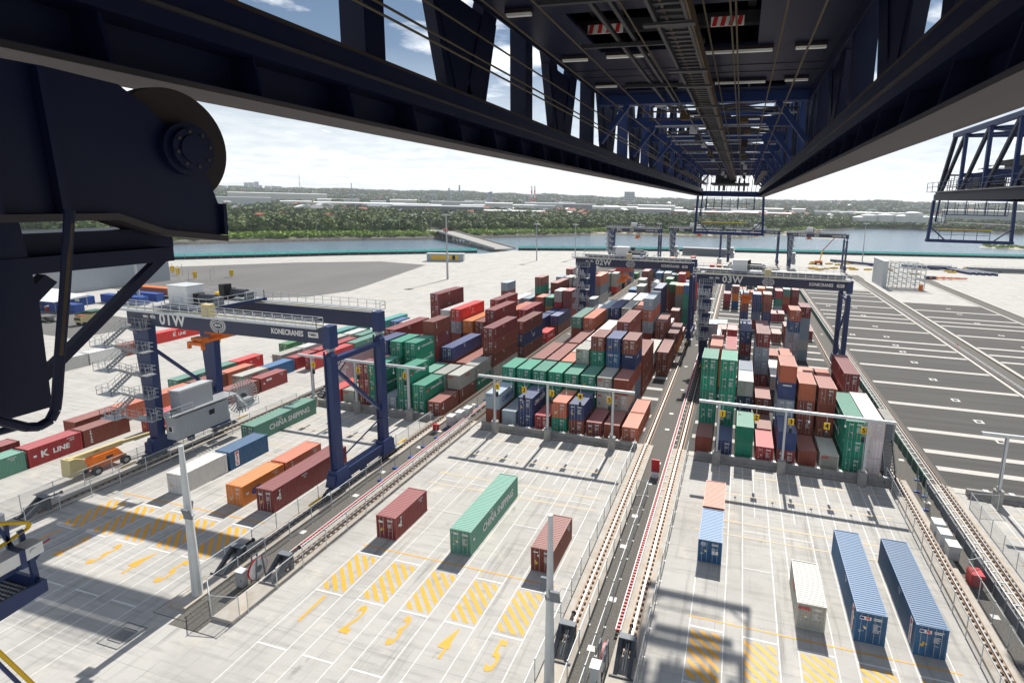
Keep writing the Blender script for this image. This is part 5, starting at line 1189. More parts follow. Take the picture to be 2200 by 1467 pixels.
    for x in (-1.6, -.9, 1.1, 1.8): mb.tube((xc+x-.09, ye-.6, zb+2.3), (xc+x+.09, ye-.6, zb+2.3), .32, 'black', 14); mb.box(xc+x-.14, xc+x+.14, ye-.75, ye-.45, zb+.8, zb+2.2, 'gear_grey')
    for x in np.linspace(-3.4, 3.4, 13): mb.bar((xc+x, ye-.2, zb+.7), (xc+x+.15, ye-.2, zb+3.2), .07, .07, 'black', up=(0, 1, 0))
    mb.bar((xc-3.8, ye-.2, zb+3.2), (xc+3.8, ye-.2, zb+3.2), .2, .2, 'boom_navy_lit'); mb.build('sheave_block', t_)
    return t_
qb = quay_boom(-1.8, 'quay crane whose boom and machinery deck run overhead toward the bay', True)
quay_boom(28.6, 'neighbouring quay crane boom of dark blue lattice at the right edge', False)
# machinery deck above, cable channel, lamps and ropes of our own boom
XC = -1.8
mb = MB()
def deck(x0, x1, y0, y1, z=40.95): mb.box(x0, x1, y0, y1, z, z+.08, 'quay_navy')
for (x0, x1, y0, y1) in ((-3.85, 3.85, -12, 12.2), (-3.85, -2.3, 12.2, 15.4), (-.45, .25, 12.2, 15.4), (1.9, 3.85, 12.2, 15.4), (-3.85, 3.85, 15.4, 19.75), (-3.85, -2.65, 19.75, 20.65), (-1.7, -1.58, 19.75, 20.65), (-.6, .65, 19.75, 20.65), (1.7, 1.78, 19.75, 20.65), (2.95, 3.85, 19.75, 20.65), (-3.85, 3.85, 20.65, 23.4)): deck(XC+x0+.004, XC+x1-.004, y0+.004, y1-.004)
mb.box(XC-3.9, XC+3.9, -12, 23, 44.6, 44.7, 'black')
for y in (11.0, 17.4, 18.3, 21.9): mb.box(XC-3.8, XC+3.8, y, y+.02, 40.935, 40.949, 'black')
for x in (-1.3, 2.4): mb.box(XC+x, XC+x+.02, 15.5, 23.3, 40.930, 40.934, 'black')
mb.build('machinery_deck', qb)
mb = MB()
for s in (-1, 1): mb.box(XC+s*3.87-.02 if s > 0 else XC-3.89, XC+3.89 if s > 0 else XC-3.85, -12, 22.8, 40.6, 44.6, 'quay_navy') if s > 0 else mb.box(XC-3.89, XC-3.85, -12, 22.8, 40.9, 44.6, 'quay_navy')
mb.box(XC-3.85, XC+3.85, 22.8, 22.9, 40.95, 44.6, 'quay_navy'); mb.build('machinery_house_walls', qb)
mb = MB()
for y in np.arange(5.0, 22.5, 3.4): mb.box(XC-3.0, XC+2.9, y-.12, y+.12, 41.4, 41.7, 'gear_grey')
for x in (-2.4, -1.7, 1.7, 2.5): mb.box(XC+x-.1, XC+x+.1, -8, 22.5, 41.8, 42.1, 'gear_grey')
for x in (-2.6, 1.9): mb.tube((XC+x-.6, 5.6, 42.4), (XC+x+.6, 5.6, 42.4), .9, 'gear_grey', 20)
mb.build('winch_gear', qb)
for i, (x, y, w_) in enumerate([(-1.98, 14.55, .95), (1.14, 14.55, .8)]):
    mb = MB(); n = 4
    mb.box(XC+x-w_/2, XC+x+w_/2, y, y+.03, 41.2, 41.42, 'ink_white')
    for j in range(n): a = XC+x-w_/2+.02+j*w_/n; mb.hexa([(a, y-.004, 41.2), (a+.11, y-.004, 41.2), (a+.11, y-.001, 41.2), (a, y-.001, 41.2), (a+.05, y-.004, 41.42), (a+.16, y-.004, 41.42), (a+.16, y-.001, 41.42), (a+.05, y-.001, 41.42)], 'ink_red')
    mb.build('warning_board', qb)
for (x0, x1, y) in ((.31, 2.28, 15.5), (2.85, 3.58, 15.45), (.31, 2.25, 19.3), (2.85, 3.55, 19.2), (.35, 1.82, 22.9), (2.4, 3.4, 23.1), (-2.15, -.95, 15.45), (-3.49, -2.75, 15.6), (-2.44, -.63, 19.4), (-3.48, -2.72, 19.2), (-3.5, -2.69, 23.0), (-3.48, -2.91, 11.7), (-2.0, -1.0, 23.2), (-1.1, -.2, 26), (1.4, 2.3, 27.3), (2.4, 3.1, 31)):
    mb = MB(); mb.box(XC+x0, XC+x1, y-.05, y+.05, 40.8, 40.86, 'ink_white'); mb.box(XC+x0-.03, XC+x1+.03, y-.07, y+.07, 40.861, 40.94, 'quay_rust'); mb.build('tube_lamp', qb)
mb = MB(); zc_ = 39.9; XQ = XC+.42
for s in (-.27, .27): mb.box(XQ+s-.03, XQ+s+.03, -6, 79, zc_, zc_+.16, 'gear_grey')
mb.box(XQ+.31, XQ+.35, -6, 79, zc_+.0, zc_+.30, 'ochre'); mb.box(XQ-.14, XQ-.09, -6, 79, zc_+.12, zc_+.2, 'ochre')
y = 2
while y < 79: mb.box(XQ-.24, XQ+.24, y, y+.1, zc_+.1, zc_+.14, 'gear_grey'); y += .3
for y in (6, 9.8, 13.2, 14.9, 18, 20, 23.5, 28, 33, 40): mb.box(XQ-.5, XQ+.4, y, y+.16, zc_-.04, zc_-.002, 'gear_grey')
for y in np.arange(-4, 78, 2.3): mb.box(XQ-.24, XQ+.24, y, y+.5, zc_+.2, zc_+.34, rng.choice(['black', 'ochre', 'gear_grey']))
mb.build('cable_channel', qb)
mb = MB()
for s in (-1.35, -.95): mb.box(XC+s-.04, XC+s+.04, 2, 24, 40.65, 40.75, 'gear_grey')
for y in (6.0, 8.4, 10.5, 13.5, 18.2): mb.box(XC-2.3, XC+.7, y-.05, y+.05, 40.55, 40.64, 'gear_grey')
mb.build('hanging_bars', qb)
mb = MB()
for (x0, z0, x1, z1) in ((-3.65, 40.2, -3.2, 39.6), (-3.6, 39.7, -3.1, 39.3), (-3.5, 39.5, -3.1, 39.2), (-3.0, 40.4, -2.9, 40.3), (-2.3, 40.6, -2.2, 40.3), (1.35, 40.5, 1.3, 40.2), (1.45, 40.5, 1.4, 40.2), (2.35, 40.4, 2.3, 40.2), (2.9, 40.1, 2.8, 39.9), (.85, 40.6, .8, 40.3), (-.62, 40.5, -.6, 40.2)):
    mb.tube((XC+x0, -2, z0), (XC+x1, 78, z1), .022, 'rope', 6)
mb.build('hoist_ropes', qb)
mb = MB()
for q in range(26):
    y = 23+q*2.1; x = XC+(1.35 if q % 2 else -1.1)+.3*rng.random(); mb.box(x, x+.35, y, y+.3, 40.1+.3*rng.random(), 40.6, rng.choice(['quay_rust', 'gear_grey', 'ochre', 'galv'])); mb.bar((XC-2.6, y, 40.55), (XC+2.6, y+.2, 40.6), .06, .06, rng.choice(['galv', 'gear_grey', 'ochre']))
mb.build('rope_guides', qb)
# ------------------------------------------------------------ foreground: trolley frame with its wheel hanging under the left girder
t_ = thing('wheel_carriage', (-5.3, 3.5, 36.5), 'dark steel carriage with round wheel hanging under the left girder, top left', 'carriage')
plate = [(2.4, 37.78), (3.11, 37.79), (3.63, 37.76), (3.86, 37.60), (4.10, 37.36), (4.38, 36.98), (4.46, 36.73), (4.45, 36.41), (3.85, 36.50), (3.45, 36.66), (2.4, 36.66)]
mb = MB(); mb.prism(plate, 'x', -5.36, -5.30, 'quay_navy'); mb.build('side_plate', t_)
mb = MB(); mb.prism([(2.4, 36.60), (3.45, 36.60), (3.85, 36.44), (4.47, 36.35), (4.47, 36.409), (3.85, 36.499), (3.45, 36.659), (2.4, 36.659)], 'x', -5.60, -5.22, 'quay_worn'); mb.prism([(4.452, 36.42), (4.49, 36.42), (4.50, 36.74), (4.462, 36.74)], 'x', -5.42, -5.24, 'quay_navy'); mb.build('plate_flange', t_)
mb = MB(); wy, wz, rw = 4.12, 37.28, .545
mb.tube((-5.52, wy, wz), (-5.37, wy, wz), rw, 'quay_rust', 48); mb.tube((-5.56, wy, wz), (-5.521, wy, wz), rw-.05, 'quay_navy', 48)
mb.build('wheel', t_)
mb = MB()
mb.tube((-5.299, wy+.03, wz-.02), (-5.22, wy+.03, wz-.02), .25, 'quay_navy', 28); mb.tube((-5.219, wy+.03, wz-.02), (-5.17, wy+.03, wz-.02), .20, 'quay_navy', 28)
for j in range(8): a = j*math.pi/4+.2; mb.tube((-5.169, wy+.03+.165*math.cos(a), wz-.02+.165*math.sin(a)), (-5.155, wy+.03+.165*math.cos(a), wz-.02+.165*math.sin(a)), .018, 'gear_grey', 6)
mb.tube((-5.219, wy+.03, wz-.02), (-5.150, wy+.03, wz-.02), .135, 'quay_navy', 28); mb.build('hub', t_)
mb = MB(); mb.bar((-5.24, 3.03, 37.77), (-5.24, 3.07, 36.66), .09, .05, 'quay_navy', up=(0, 1, 0)); mb.bar((-5.24, 2.66, 37.77), (-5.24, 2.66, 36.66), .09, .05, 'quay_navy', up=(0, 1, 0)); mb.build('stiffener', t_)
mb = MB(); mb.box(-5.9, -5.45, 2.3, 4.06, 36.31, 36.50, 'quay_navy'); mb.build('cross_box', t_)
mb = MB(); mb.box(-5.42, -5.24, 2.55, 3.90, 36.20, 36.33, 'quay_navy'); mb.build('lower_beam', t_)
mb = MB(); mb.prism([(2.55, 36.659), (2.79, 36.659), (2.84, 36.0), (2.82, 35.17), (2.45, 35.19), (2.45, 36.659)], 'x', -5.44, -5.26, 'quay_navy'); mb.build('hanger_post', t_)
mb = MB(); mb.bar((-5.33, 3.86, 36.24), (-5.33, 2.79, 35.34), .075, .075, 'quay_navy'); mb.bar((-5.33, 2.78, 35.32), (-5.33, 2.3, 35.95), .12, .12, 'quay_navy'); mb.bar((-5.33, 2.95, 36.15), (-5.33, 2.75, 35.95), .1, .1, 'quay_navy'); mb.build('diagonal_strut', t_)
mb = MB(); mb.box(-5.42, -5.28, 2.2, 2.82, 35.12, 35.26, 'quay_navy'); mb.build('foot_beam', t_)
mb = MB(); P = [(2.91, 36.70), (2.81, 36.11), (2.72, 35.63), (2.665, 35.32), (2.64, 35.21), (2.60, 35.145), (2.53, 35.125), (2.46, 35.15), (2.33, 35.25), (2.12, 35.42)]
mb.path([(-4.9, y, z) for y, z in P], .034, 'quay_navy', 12); mb.tube((-4.9, 2.44, 35.17), (-5.15, 2.25, 35.1), .026, 'quay_navy', 10)
mb.path([(-4.9+.026, 2.895, 36.6), (-4.9+.026, 2.80, 36.1), (-4.9+.026, 2.71, 35.62)], .012, 'ochre', 6); mb.build('bent_pipe', t_)
# lower left: access platform with yellow rails
t_ = thing('access_platform', (-4.6, 2.1, 34.1), 'small navy access platform with yellow handrail at the left edge', 'platform')
mb = MB(); mb.path([(-4.6, 2.04, 34.50), (-4.6, 2.23, 34.55), (-4.6, 2.245, 34.575), (-4.6, 2.22, 34.60), (-4.6, 2.10, 34.665), (-4.6, 1.9, 34.70)], .012, 'hi_yellow', 8); mb.build('yellow_handrail', t_)
mb = MB(); mb.bar((-4.6, 2.19, 34.56), (-4.6, 2.20, 34.30), .022, .03, 'crane_navy', up=(0, 1, 0)); mb.bar((-4.6, 2.125, 34.64), (-4.6, 2.12, 34.48), .02, .02, 'crane_navy', up=(0, 1, 0)); mb.bar((-4.6, 2.08, 34.66), (-4.6, 2.14, 34.46), .02, .02, 'crane_navy', up=(0, 1, 0)); mb.path([(-4.58, 2.12, 34.5), (-4.58, 2.15, 34.46), (-4.58, 2.21, 34.455), (-4.58, 2.24, 34.47)], .008, 'crane_navy', 6)
mb.bar((-4.5, 2.17, 34.4), (-4.5, 2.18, 34.20), .03, .03, 'crane_navy', up=(0, 1, 0)); mb.build('posts', t_)
mb = MB(); mb.hexa([(-4.56, 1.90, 34.385), (-4.44, 1.90, 34.385), (-4.44, 2.215, 34.42), (-4.56, 2.215, 34.42), (-4.56, 1.90, 34.475), (-4.44, 1.90, 34.475), (-4.44, 2.215, 34.50), (-4.56, 2.215, 34.50)], 'white'); mb.tube((-4.57, 2.16, 34.46), (-4.43, 2.16, 34.46), .018, 'white', 10); mb.box(-4.565, -4.435, 2.09, 2.12, 34.37, 34.50, 'crane_navy'); mb.build('lamp_housing', t_)
mb = MB(); mb.path([(-4.5, 1.9, 34.325), (-4.5, 2.19, 34.365), (-4.5, 2.225, 34.40), (-4.5, 2.22, 34.45), (-4.5, 2.17, 34.46)], .012, 'crane_navy', 8); mb.tube((-4.5, 2.22, 34.44), (-4.5, 2.285, 34.455), .006, 'red', 6); mb.build('guard_rail', t_)
mb = MB(); mb.prism([(1.85, 34.11), (2.19, 34.15), (2.19, 34.235), (1.85, 34.235)], 'x', -4.43, -4.41, 'crane_navy'); mb.prism([(1.85, 34.11), (2.19, 34.15), (2.19, 34.235), (1.85, 34.235)], 'x', -4.92, -4.90, 'crane_navy'); mb.box(-4.899, -4.431, 2.17, 2.19, 34.15, 34.235, 'crane_navy'); mb.build('toe_boards', t_)
mb = MB(); mb.box(-4.898, -4.432, 1.85, 2.168, 34.15, 34.16, 'gear_grey')
for i in range(16):
    for j in range(11): mb.box(-4.88+i*.028, -4.866+i*.028, 1.86+j*.028, 1.872+j*.028, 34.161, 34.168, 'galv_lt')
mb.build('floor_plate', t_)
t_ = thing('handrail', (-4.3, 1.9, 33.7), 'yellow and navy handrail pair crossing the lower left corner', 'handrail')
mb = MB(); mb.tube((-4.3, 1.82, 34.10), (-4.3, 2.03, 33.50), .012, 'hi_yellow', 10); mb.build('yellow_rail', t_)
mb = MB(); mb.tube((-4.3, 1.80, 34.06), (-4.3, 1.97, 33.55), .011, 'crane_navy', 10); mb.build('navy_rail', t_)
# ------------------------------------------------------------ shore fence, bridge, small buildings on the terminal
def polyfence(pts, label):
    t_ = thing('shore_fence', (pts[0][0], pts[0][1], 0), label, 'fence', 'teal screened fences along the water')
    lo = MB(); hi = MB(); po = MB()
    for (xa, ya), (xb, yb) in zip(pts[:-1], pts[1:]):
        d = Vector((xb-xa, yb-ya, 0)); L = d.length; d /= L; n_ = Vector((-d.y, d.x, 0))
        lo.bar((xa, ya, .8), (xb, yb, .8), .35, 1.6, 'bund'); hi.bar((xa, ya, 2.45), (xb, yb, 2.45), .08, 1.68, 'teal')
        n = int(L/5.5)
        for i in range(n+1):
            p = Vector((xa, ya, 0))+d*(i*L/n); p -= n_*.3; po.bar(p, p+Vector((0, 0, 3.4)), .12, .12, 'galv', up=(0, 1, 0))
    lo.build('dark_base', t_); hi.build('teal_screen', t_); q = po.build('uprights', t_); q['kind'] = 'stuff'
polyfence([(-330, 198), (-303, 224.4), (-239, 287), (-175, 336)], 'teal screened fence along the water left of the bridge')
polyfence([(-158, 368), (-31.5, 428), (39, 444.5), (214, 491.5), (600, 590)], 'teal screened fence along the water right of the bridge')
t_ = thing('road_bridge', (-172, 373, 0), 'low concrete road bridge rising over the channel to the wooded bank', 'bridge')
mb = MB(); A0, A1 = Vector((-170, 371, .05)), Vector((-273, 461.5, 5.2)); mb.bar(A0, A1, 17, .5, 'wall_concrete'); mb.bar(A1, A1+Vector((-50, 44, -3)), 17, .5, 'wall_concrete'); mb.build('deck', t_)
d = (A1-A0).normalized(); sd = d.cross(Vector((0, 0, 1))).normalized()
mb = MB(); mb.bar(A0+Vector((0, 0, .27)), A1+Vector((0, 0, .27)), 14.5, .03, 'wall_concrete'); mb.build('road_surface', t_)
for s in (-1, 1):
    mb = MB(); mb.bar(A0+sd*s*8.4+Vector((0, 0, .8)), A1+sd*s*8.4+Vector((0, 0, .8)), .3, 1.1, 'band_concrete'); mb.build('parapet', t_)
for f_ in (.45, .62, .8, .95):
    mb = MB(); c = A0.lerp(A1, f_); mb.bar(c-sd*8+Vector((0, 0, -1.2)), c+sd*8+Vector((0, 0, -1.2)), 1, .9, 'wall_concrete'); 
    for s in (-6, 0, 6): mb.tube(c+sd*s+Vector((0, 0, -1.3)), (c.x+sd.x*s, c.y+sd.y*s, -3), .5, 'wall_concrete', 8)
    mb.build('pier', t_)
def vehicle(x, y, z, rz, label, k, truck=False, cat='car'):
    t_ = thing('parked_car' if not truck else 'truck', (x, y, z), label, cat, world=False, rz=rz); L = 9 if truck else 4.4; H = 3.4 if truck else 1.45
    mb = MB()
    if truck: mb.box(-1.2, 1.2, -4.5, 2.0, 1.0, 3.6, k); mb.build('cargo_box', t_, (0, 0, 0)); mb = MB(); mb.box(-1.15, 1.15, 2.3, 4.5, .6, 3.0, 'white'); mb.build('cab', t_, (0, 0, 0))
    else: mb.prism([(-2.2, .35), (2.2, .35), (2.2, .8), (1.3, .95), (.7, 1.45), (-1.3, 1.45), (-2.1, 1.0)], 'x', -.85, .85, k); mb.build('body', t_, (0, 0, 0))
    for y_ in ((-3.5, -2.4, 3.3) if truck else (-1.35, 1.35)):
        for s in (-1, 1): mb = MB(); mb.tube((s*.9-.12*s, y_, .38), (s*.9+.05*s, y_, .38), .38 if not truck else .5, 'tyre', 10); mb.build('wheel', t_, (0, 0, 0))
    if not truck: mb = MB(); mb.box(-.86, .86, -1.0, .6, 1.0, 1.35, 'glass_dark'); mb.build('windows', t_, (0, 0, 0))
vehicle(-268, 452, 5.3, .85, 'red truck at the far end of the bridge', 'red', True, 'truck'); vehicle(-283, 494, 3.2, 1.3, 'dark car on the far bank road right of the bridge', 'ink_blue'); vehicle(-303, 482, 3.2, 1.3, 'white car on the far bank road left of the bridge', 'white')
vehicle(-71, 383, .01, .9, 'white utility car on the concrete before the teal fence', 'white'); vehicle(-8, 388, .01, 1.4, 'white car by the landside containers at the back', 'white')
t_ = thing('equipment_hut', (-178.5, 278.5, 0), 'low grey hut with yellow open bays on the concrete left of the stacks', 'hut')
mb = MB(); mb.bar((-178.5, 280.5, 2.2), (-158.5, 287.7, 2.2), 5, 4.4, 'house_grey'); mb.build('walls', t_)
mb = MB(); mb.bar((-178.8, 280.4, 4.52), (-158.2, 287.8, 4.52), 5.5, .2, 'galv_lt'); mb.build('roof', t_)
dn = Vector((20, 7.2, 0)).normalized(); nn = Vector((dn.y, -dn.x, 0))
mb = MB()
for i in range(9):
    if i in (5, 7): kk = 'black' if i == 7 else 'white'
    else: kk = 'hi_yellow'
    c = Vector((-178.5, 280.5, 2.3))+dn*(3.4+i*1.75)+nn*2.53; mb.bar(c-dn*.8, c+dn*.8, .05, 2.6, kk)
mb.build('yellow_bays', t_)
# workshop corner at far left
t_ = thing('workshop_shed', (-232, 140, 0), 'tall grey metal shed behind the blue containers at far left', 'shed')
mb = MB(); mb.box(-290, -232, 126, 170, 0, 13, 'house_grey'); mb.build('walls', t_)
mb = MB(); mb.prism([(-291, 13.01), (-231, 13.01), (-261, 17.5)], 'y', 125.5, 170.5, 'roof_grey'); mb.build('roof', t_)
mb = MB(); mb.box(-262, -248, 125.8, 125.95, 0, 8.5, 'galv_lt'); mb.build('roller_door', t_)
mb = MB()
for z in (10.5, 5.5): mb.box(-231.9, -230.8, 128, 129.2, z, z+1.1, 'hi_yellow')
mb.build('yellow_lamps', t_)
for i, (x, y, L_, lb) in enumerate([(-226, 117, 12, 'blue store container with a white canopy edge at the far left of the workshop'), (-206, 127.5, 18, 'long blue store container behind the workshop canopies'), (-203.5, 112, 11, 'blue store container at the front right of the workshop'), (-214, 122, 10, 'blue store container between the two white canopies'), (-208, 134, 18, 'rearmost blue store container with orange straps on its roof')]):
    t_ = thing('store_container', (x, y, 0), lb, 'container', 'blue store containers of the workshop')
    mb = MB(); mb.box(x, x+L_, y, y+2.6, .05, 2.7, 'blue_box'); 
    xx = x+.3
    while xx < x+L_-.3: mb.box(xx, xx+.14, y-.04, y-.002, .2, 2.5, 'blue_box'); xx += .4
    mb.build('body', t_)
    mb = MB(); mb.tube((x+L_*.62-.5, y-.05, 1.5), (x+L_*.62-.5, y-.08, 1.5), .55, 'ink_white', 14); mb.tube((x+L_*.62+.5, y-.05, 1.5), (x+L_*.62+.5, y-.082, 1.5), .55, 'ink_white', 14); mb.build('round_emblem', t_)
for (x, y, lb) in ((-220, 118, 'left white fabric canopy of the workshop'), (-206, 114.5, 'right white fabric canopy of the workshop')):
    t_ = thing('canopy', (x, y, 2.8), lb, 'canopy', 'white workshop canopies')
    mb = MB(); mb.hexa([(x-6, y-3, 3.0), (x+6, y-3, 3.0), (x+6, y+6, 3.4), (x-6, y+6, 3.4), (x-6, y-3, 3.15), (x+6, y-3, 3.15), (x+6, y+6, 4.1), (x-6, y+6, 4.1)], 'white'); mb.build('fabric', t_)
    mb = MB(); [mb.tube((x+a, y+b_, 0), (x+a, y+b_, 3.1), .08, 'galv', 6) for a in (-5.8, 5.8) for b_ in (-2.8, 5.6)]; mb.build('legs', t_)
t_ = thing('tyre_heap', (-191, 103, 0), 'heap of black tyres on the ground at far left', 'tyres')
mb = MB()
for i in range(46):
    x, y, z = -200+rng.random()*15, 101+rng.random()*4, .25+.3*rng.random(); mb.tube((x, y, z), (x+.1*rng.random(), y+.1, z+.35), .75, 'tyre', 12)
mb.build('tyres', t_)
for i in range(7):
    x, y = -212+i*2.6, 112+rng.random()*1.5; t_ = thing('drum', (x, y, 0), ['red', 'yellow', 'blue'][i % 3]+' storage tub on the ground before the workshop containers', 'tub', 'tubs before the workshop')
    mb = MB(); mb.tube((x, y, 0), (x, y, 1.2), .6, ['red', 'hi_yellow', 'blue_box'][i % 3], 10); mb.build('tub_body', t_); mb = MB(); mb.tube((x, y, 1.201), (x, y, 1.28), .66, 'dark_grey', 10); mb.build('tub_lid', t_)
# green and rusty service truck
t_ = thing('service_truck', (-173.5, 104, 0), 'old green and tan truck parked alone on the concrete at far left', 'truck')
mb = MB(); mb.hexa([(-176.2, 102, .9), (-173.4, 102, .9), (-173.4, 107.5, .9), (-176.2, 107.5, .9), (-176.2, 102, 2.4), (-173.4, 102, 2.4), (-173.6, 107.5, 3.3), (-176.0, 107.5, 3.3)], 'cream'); mb.build('body', t_)
mb = MB(); mb.box(-176.5, -173.2, 104.6, 107.7, 3.31, 3.6, 'green_net'); mb.box(-176.5, -176.21, 102.5, 107.4, 1.0, 3.2, 'green_net'); mb.build('green_cover', t_)
mb = MB(); mb.box(-175.9, -173.7, 101.85, 101.97, 1.5, 2.2, 'glass_dark'); mb.box(-176, -173.6, 102.4, 103.6, 2.61, 2.8, 'roof_red'); mb.build('windscreen', t_)
for y in (102.8, 105.4, 106.8):
    for x in (-175.9, -173.6): mb = MB(); mb.tube((x-.2, y, .5), (x+.2, y, .5), .5, 'tyre', 14); mb.build('wheel', t_)
# orange boom lift near the left rail
t_ = thing('boom_lift', (-80.2, 47.5, 0), 'orange boom lift with cream arm standing behind the far left rail', 'boom lift')
mb = MB(); mb.hexa([(-81.6, 45.9, .75), (-79.9, 45.9, .75), (-79.9, 50.0, .75), (-81.6, 50.0, .75), (-81.6, 45.9, 1.25), (-79.9, 45.9, 1.25), (-79.9, 50.0, 1.25), (-81.6, 50.0, 1.25)], 'orange'); mb.build('chassis', t_)
mb = MB(); mb.hexa([(-81.5, 45.6, 1.26), (-79.9, 45.6, 1.26), (-79.9, 49.8, 1.26), (-81.5, 49.8, 1.26), (-81.3, 46.3, 2.35), (-80.1, 46.3, 2.35), (-80.1, 49.2, 2.35), (-81.3, 49.2, 2.35)], 'orange')
mb.box(-79.899, -79.87, 47.6, 48.4, 1.55, 1.9, 'dark_grey'); mb.build('engine_cover', t_)
mb = MB(); mb.prism([(43.6, .8), (44.6, .9), (45.6, 1.4), (45.2, 2.6), (44.3, 3.1), (43.7, 3.1)], 'x', -81.6, -80.0, 'cream'); mb.build('counterweight', t_)
mb = MB(); mb.bar((-80.8, 43.9, 2.85), (-80.6, 50.0, 2.75), .55, .62, 'cream'); mb.bar((-80.6, 50.0, 2.75), (-79.4, 57.2, 2.6), .38, .42, 'cream'); mb.build('arm', t_)
mb = MB(); mb.bar((-79.6, 54.8, 2.9), (-79.2, 57.0, 2.7), .45, .5, 'orange'); mb.box(-80.1, -78.4, 57.2, 58.6, 2.0, 2.15, 'dark_grey'); railing(mb, (-80.1, 57.2, 2.15), (-78.4, 57.2, 2.15), k='dark_grey', step=.8); railing(mb, (-80.1, 58.6, 2.15), (-78.4, 58.6, 2.15), k='dark_grey', step=.8); mb.build('basket', t_)
for x in (-81.75, -79.55):
    for y in (46.2, 49.6):
        mb = MB(); mb.tube((x-.2, y, .58), (x+.2, y, .58), .58, 'tyre', 20); w_ = mb.build('wheel', t_); mb = MB(); mb.tube((x-.21, y, .58), (x+.21, y, .58), .28, 'galv', 14); mb.build('rim', w_, t_['o_'])
text('LIFT', .36, (-80.3, 46.9, 2.9), '+x', 'ink_black', t_, org=t_['o_'])
# distant boom lift with raised arm, inside the far right gantry crane
t_ = thing('boom_lift', (50, 370, 0), 'distant orange lift with long raised yellow arm under the far right gantry crane', 'boom lift')
mb = MB(); mb.box(47, 51.5, 368, 371, .8, 2.6, 'orange'); mb.build('chassis', t_)
mb = MB(); mb.bar((50, 369.5, 2.6), (51, 369.5, 9), .6, .7, 'hi_yellow'); mb.bar((51, 369.5, 9), (60, 369.5, 20.5), .5, .5, 'roof_red'); mb.build('arm', t_)
mb = MB(); [mb.tube((x, y-.3, .7), (x, y+.3, .7), .7, 'tyre', 10) for x in (47.6, 50.9) for y in (368, 371)]; mb.build('wheels', t_)
# steel rack tower on the asphalt
t_ = thing('steel_rack', (73, 290, 0), 'galvanised steel rack tower standing at the back of the empty asphalt', 'steel rack')
mb = MB(); z0, H_ = 0, 11.6; xs = np.linspace(67.5, 82.5, 5); ys = (274, 281, 288)
for x in xs:
    for y in ys: mb.bar((x, y, 0), (x, y, H_), .28, .28, 'galv_lt', up=(0, 1, 0))
mb.build('columns', t_)
mb = MB()
for z in (2.2, 4.5, 6.8, 9.1, 11.4):
    for y in ys: mb.bar((67.5, y, z), (82.5, y, z), .2, .25, 'galv_lt')
    for x in xs: mb.bar((x, 274, z), (x, 288, z), .2, .25, 'galv_lt')
    mb.box(67.5, 82.5, 279.5, 281.5, z+.13, z+.2, 'grating')
mb.build('beams', t_)
mb = MB(); [mb.bar((xs[i], 274, z), (xs[i+1], 274, z+2.3), .12, .12, 'galv_lt') for i in (0, 2, 3) for z in (0, 4.5, 9.1)]; mb.build('braces', t_)
mb = MB(); mb.box(65.3, 67.3, 276, 296, 0, 12.4, 'galv_lt'); mb.box(67.31, 67.4, 279, 283, 1, 11, 'dark_grey'); mb.build('clad_stair_tower', t_)
mb = MB(); mb.box(80, 81.5, 272, 273.2, 0, 2.6, 'orange'); mb.build('orange_lift', t_)
# crane parts lying on the concrete
for i, (x0, y0, x1, y1, z, w_, k, lb) in enumerate([(101, 372, 128, 372, 1.6, 2.2, 'crane_navy', 'blue crane girder lying left of the blue legs'), (100, 379, 128, 381, 1.4, 2, 'crane_navy', 'second blue crane girder lying behind the first'), (134, 371, 170, 376, 2.2, 3.5, 'mid_grey', 'long grey crane girder with walkways lying at the right'), (172, 378, 200, 381, 1.6, 2.4, 'crane_navy', 'blue crane girder lying at the right edge'), (60, 392, 84, 375, 1.4, 2.2, 'crane_navy', 'blue crane beam lying under the far right gantry crane')]):
    t_ = thing('crane_girder', (x0, y0, 0), lb, 'crane girder', 'crane parts lying on the concrete')
    mb = MB(); mb.bar((x0, y0, z*.5+.4), (x1, y1, z*.5+.4), w_, z, k); mb.build('beam', t_)
    mb = MB(); railing(mb, (x0, y0-w_/2, z+.42), (x1, y1-w_/2, z+.42), k='galv', step=3, r=.05); mb.build('railing', t_)
    mb = MB(); [mb.box(x0+(x1-x0)*f_-.4, x0+(x1-x0)*f_+.4, y0+(y1-y0)*f_-w_/2, y0+(y1-y0)*f_+w_/2, 0, .38, 'ochre') for f_ in (.1, .5, .9)]; mb.build('supports', t_)
for i in range(5):
    x = 122+i*3.2; t_ = thing('crane_leg', (x, 368, 0), '%s of the five blue crane legs lying slantwise side by side' % ('leftmost', 'second', 'middle', 'fourth', 'rightmost')[i], 'crane leg', 'five blue crane legs lying side by side')  # legs of a crane, laid on the ground
    mb = MB(); mb.bar((x, 372, 1.0), (x+7, 352, .7), 1.5, 1.3, 'crane_navy'); mb.build('beam', t_); mb = MB(); mb.bar((x, 372, 1.66), (x+7, 352, 1.36), .7, .02, 'galv_lt'); mb.build('lit_strip', t_) 
t_ = thing('spreader_frame', (104, 322, 0), 'orange and navy spreader frames lying on the concrete behind the rack tower', 'spreader')
mb = MB(); [mb.bar((98+i*3.2, 318+i, .8), (103+i*3.4, 324-i*.4, 1.0), .7, .7, 'orange') for i in range(5)]; mb.box(96, 101, 319, 321, .2, 1.6, 'crane_navy'); mb.build('frames', t_)
bt = None
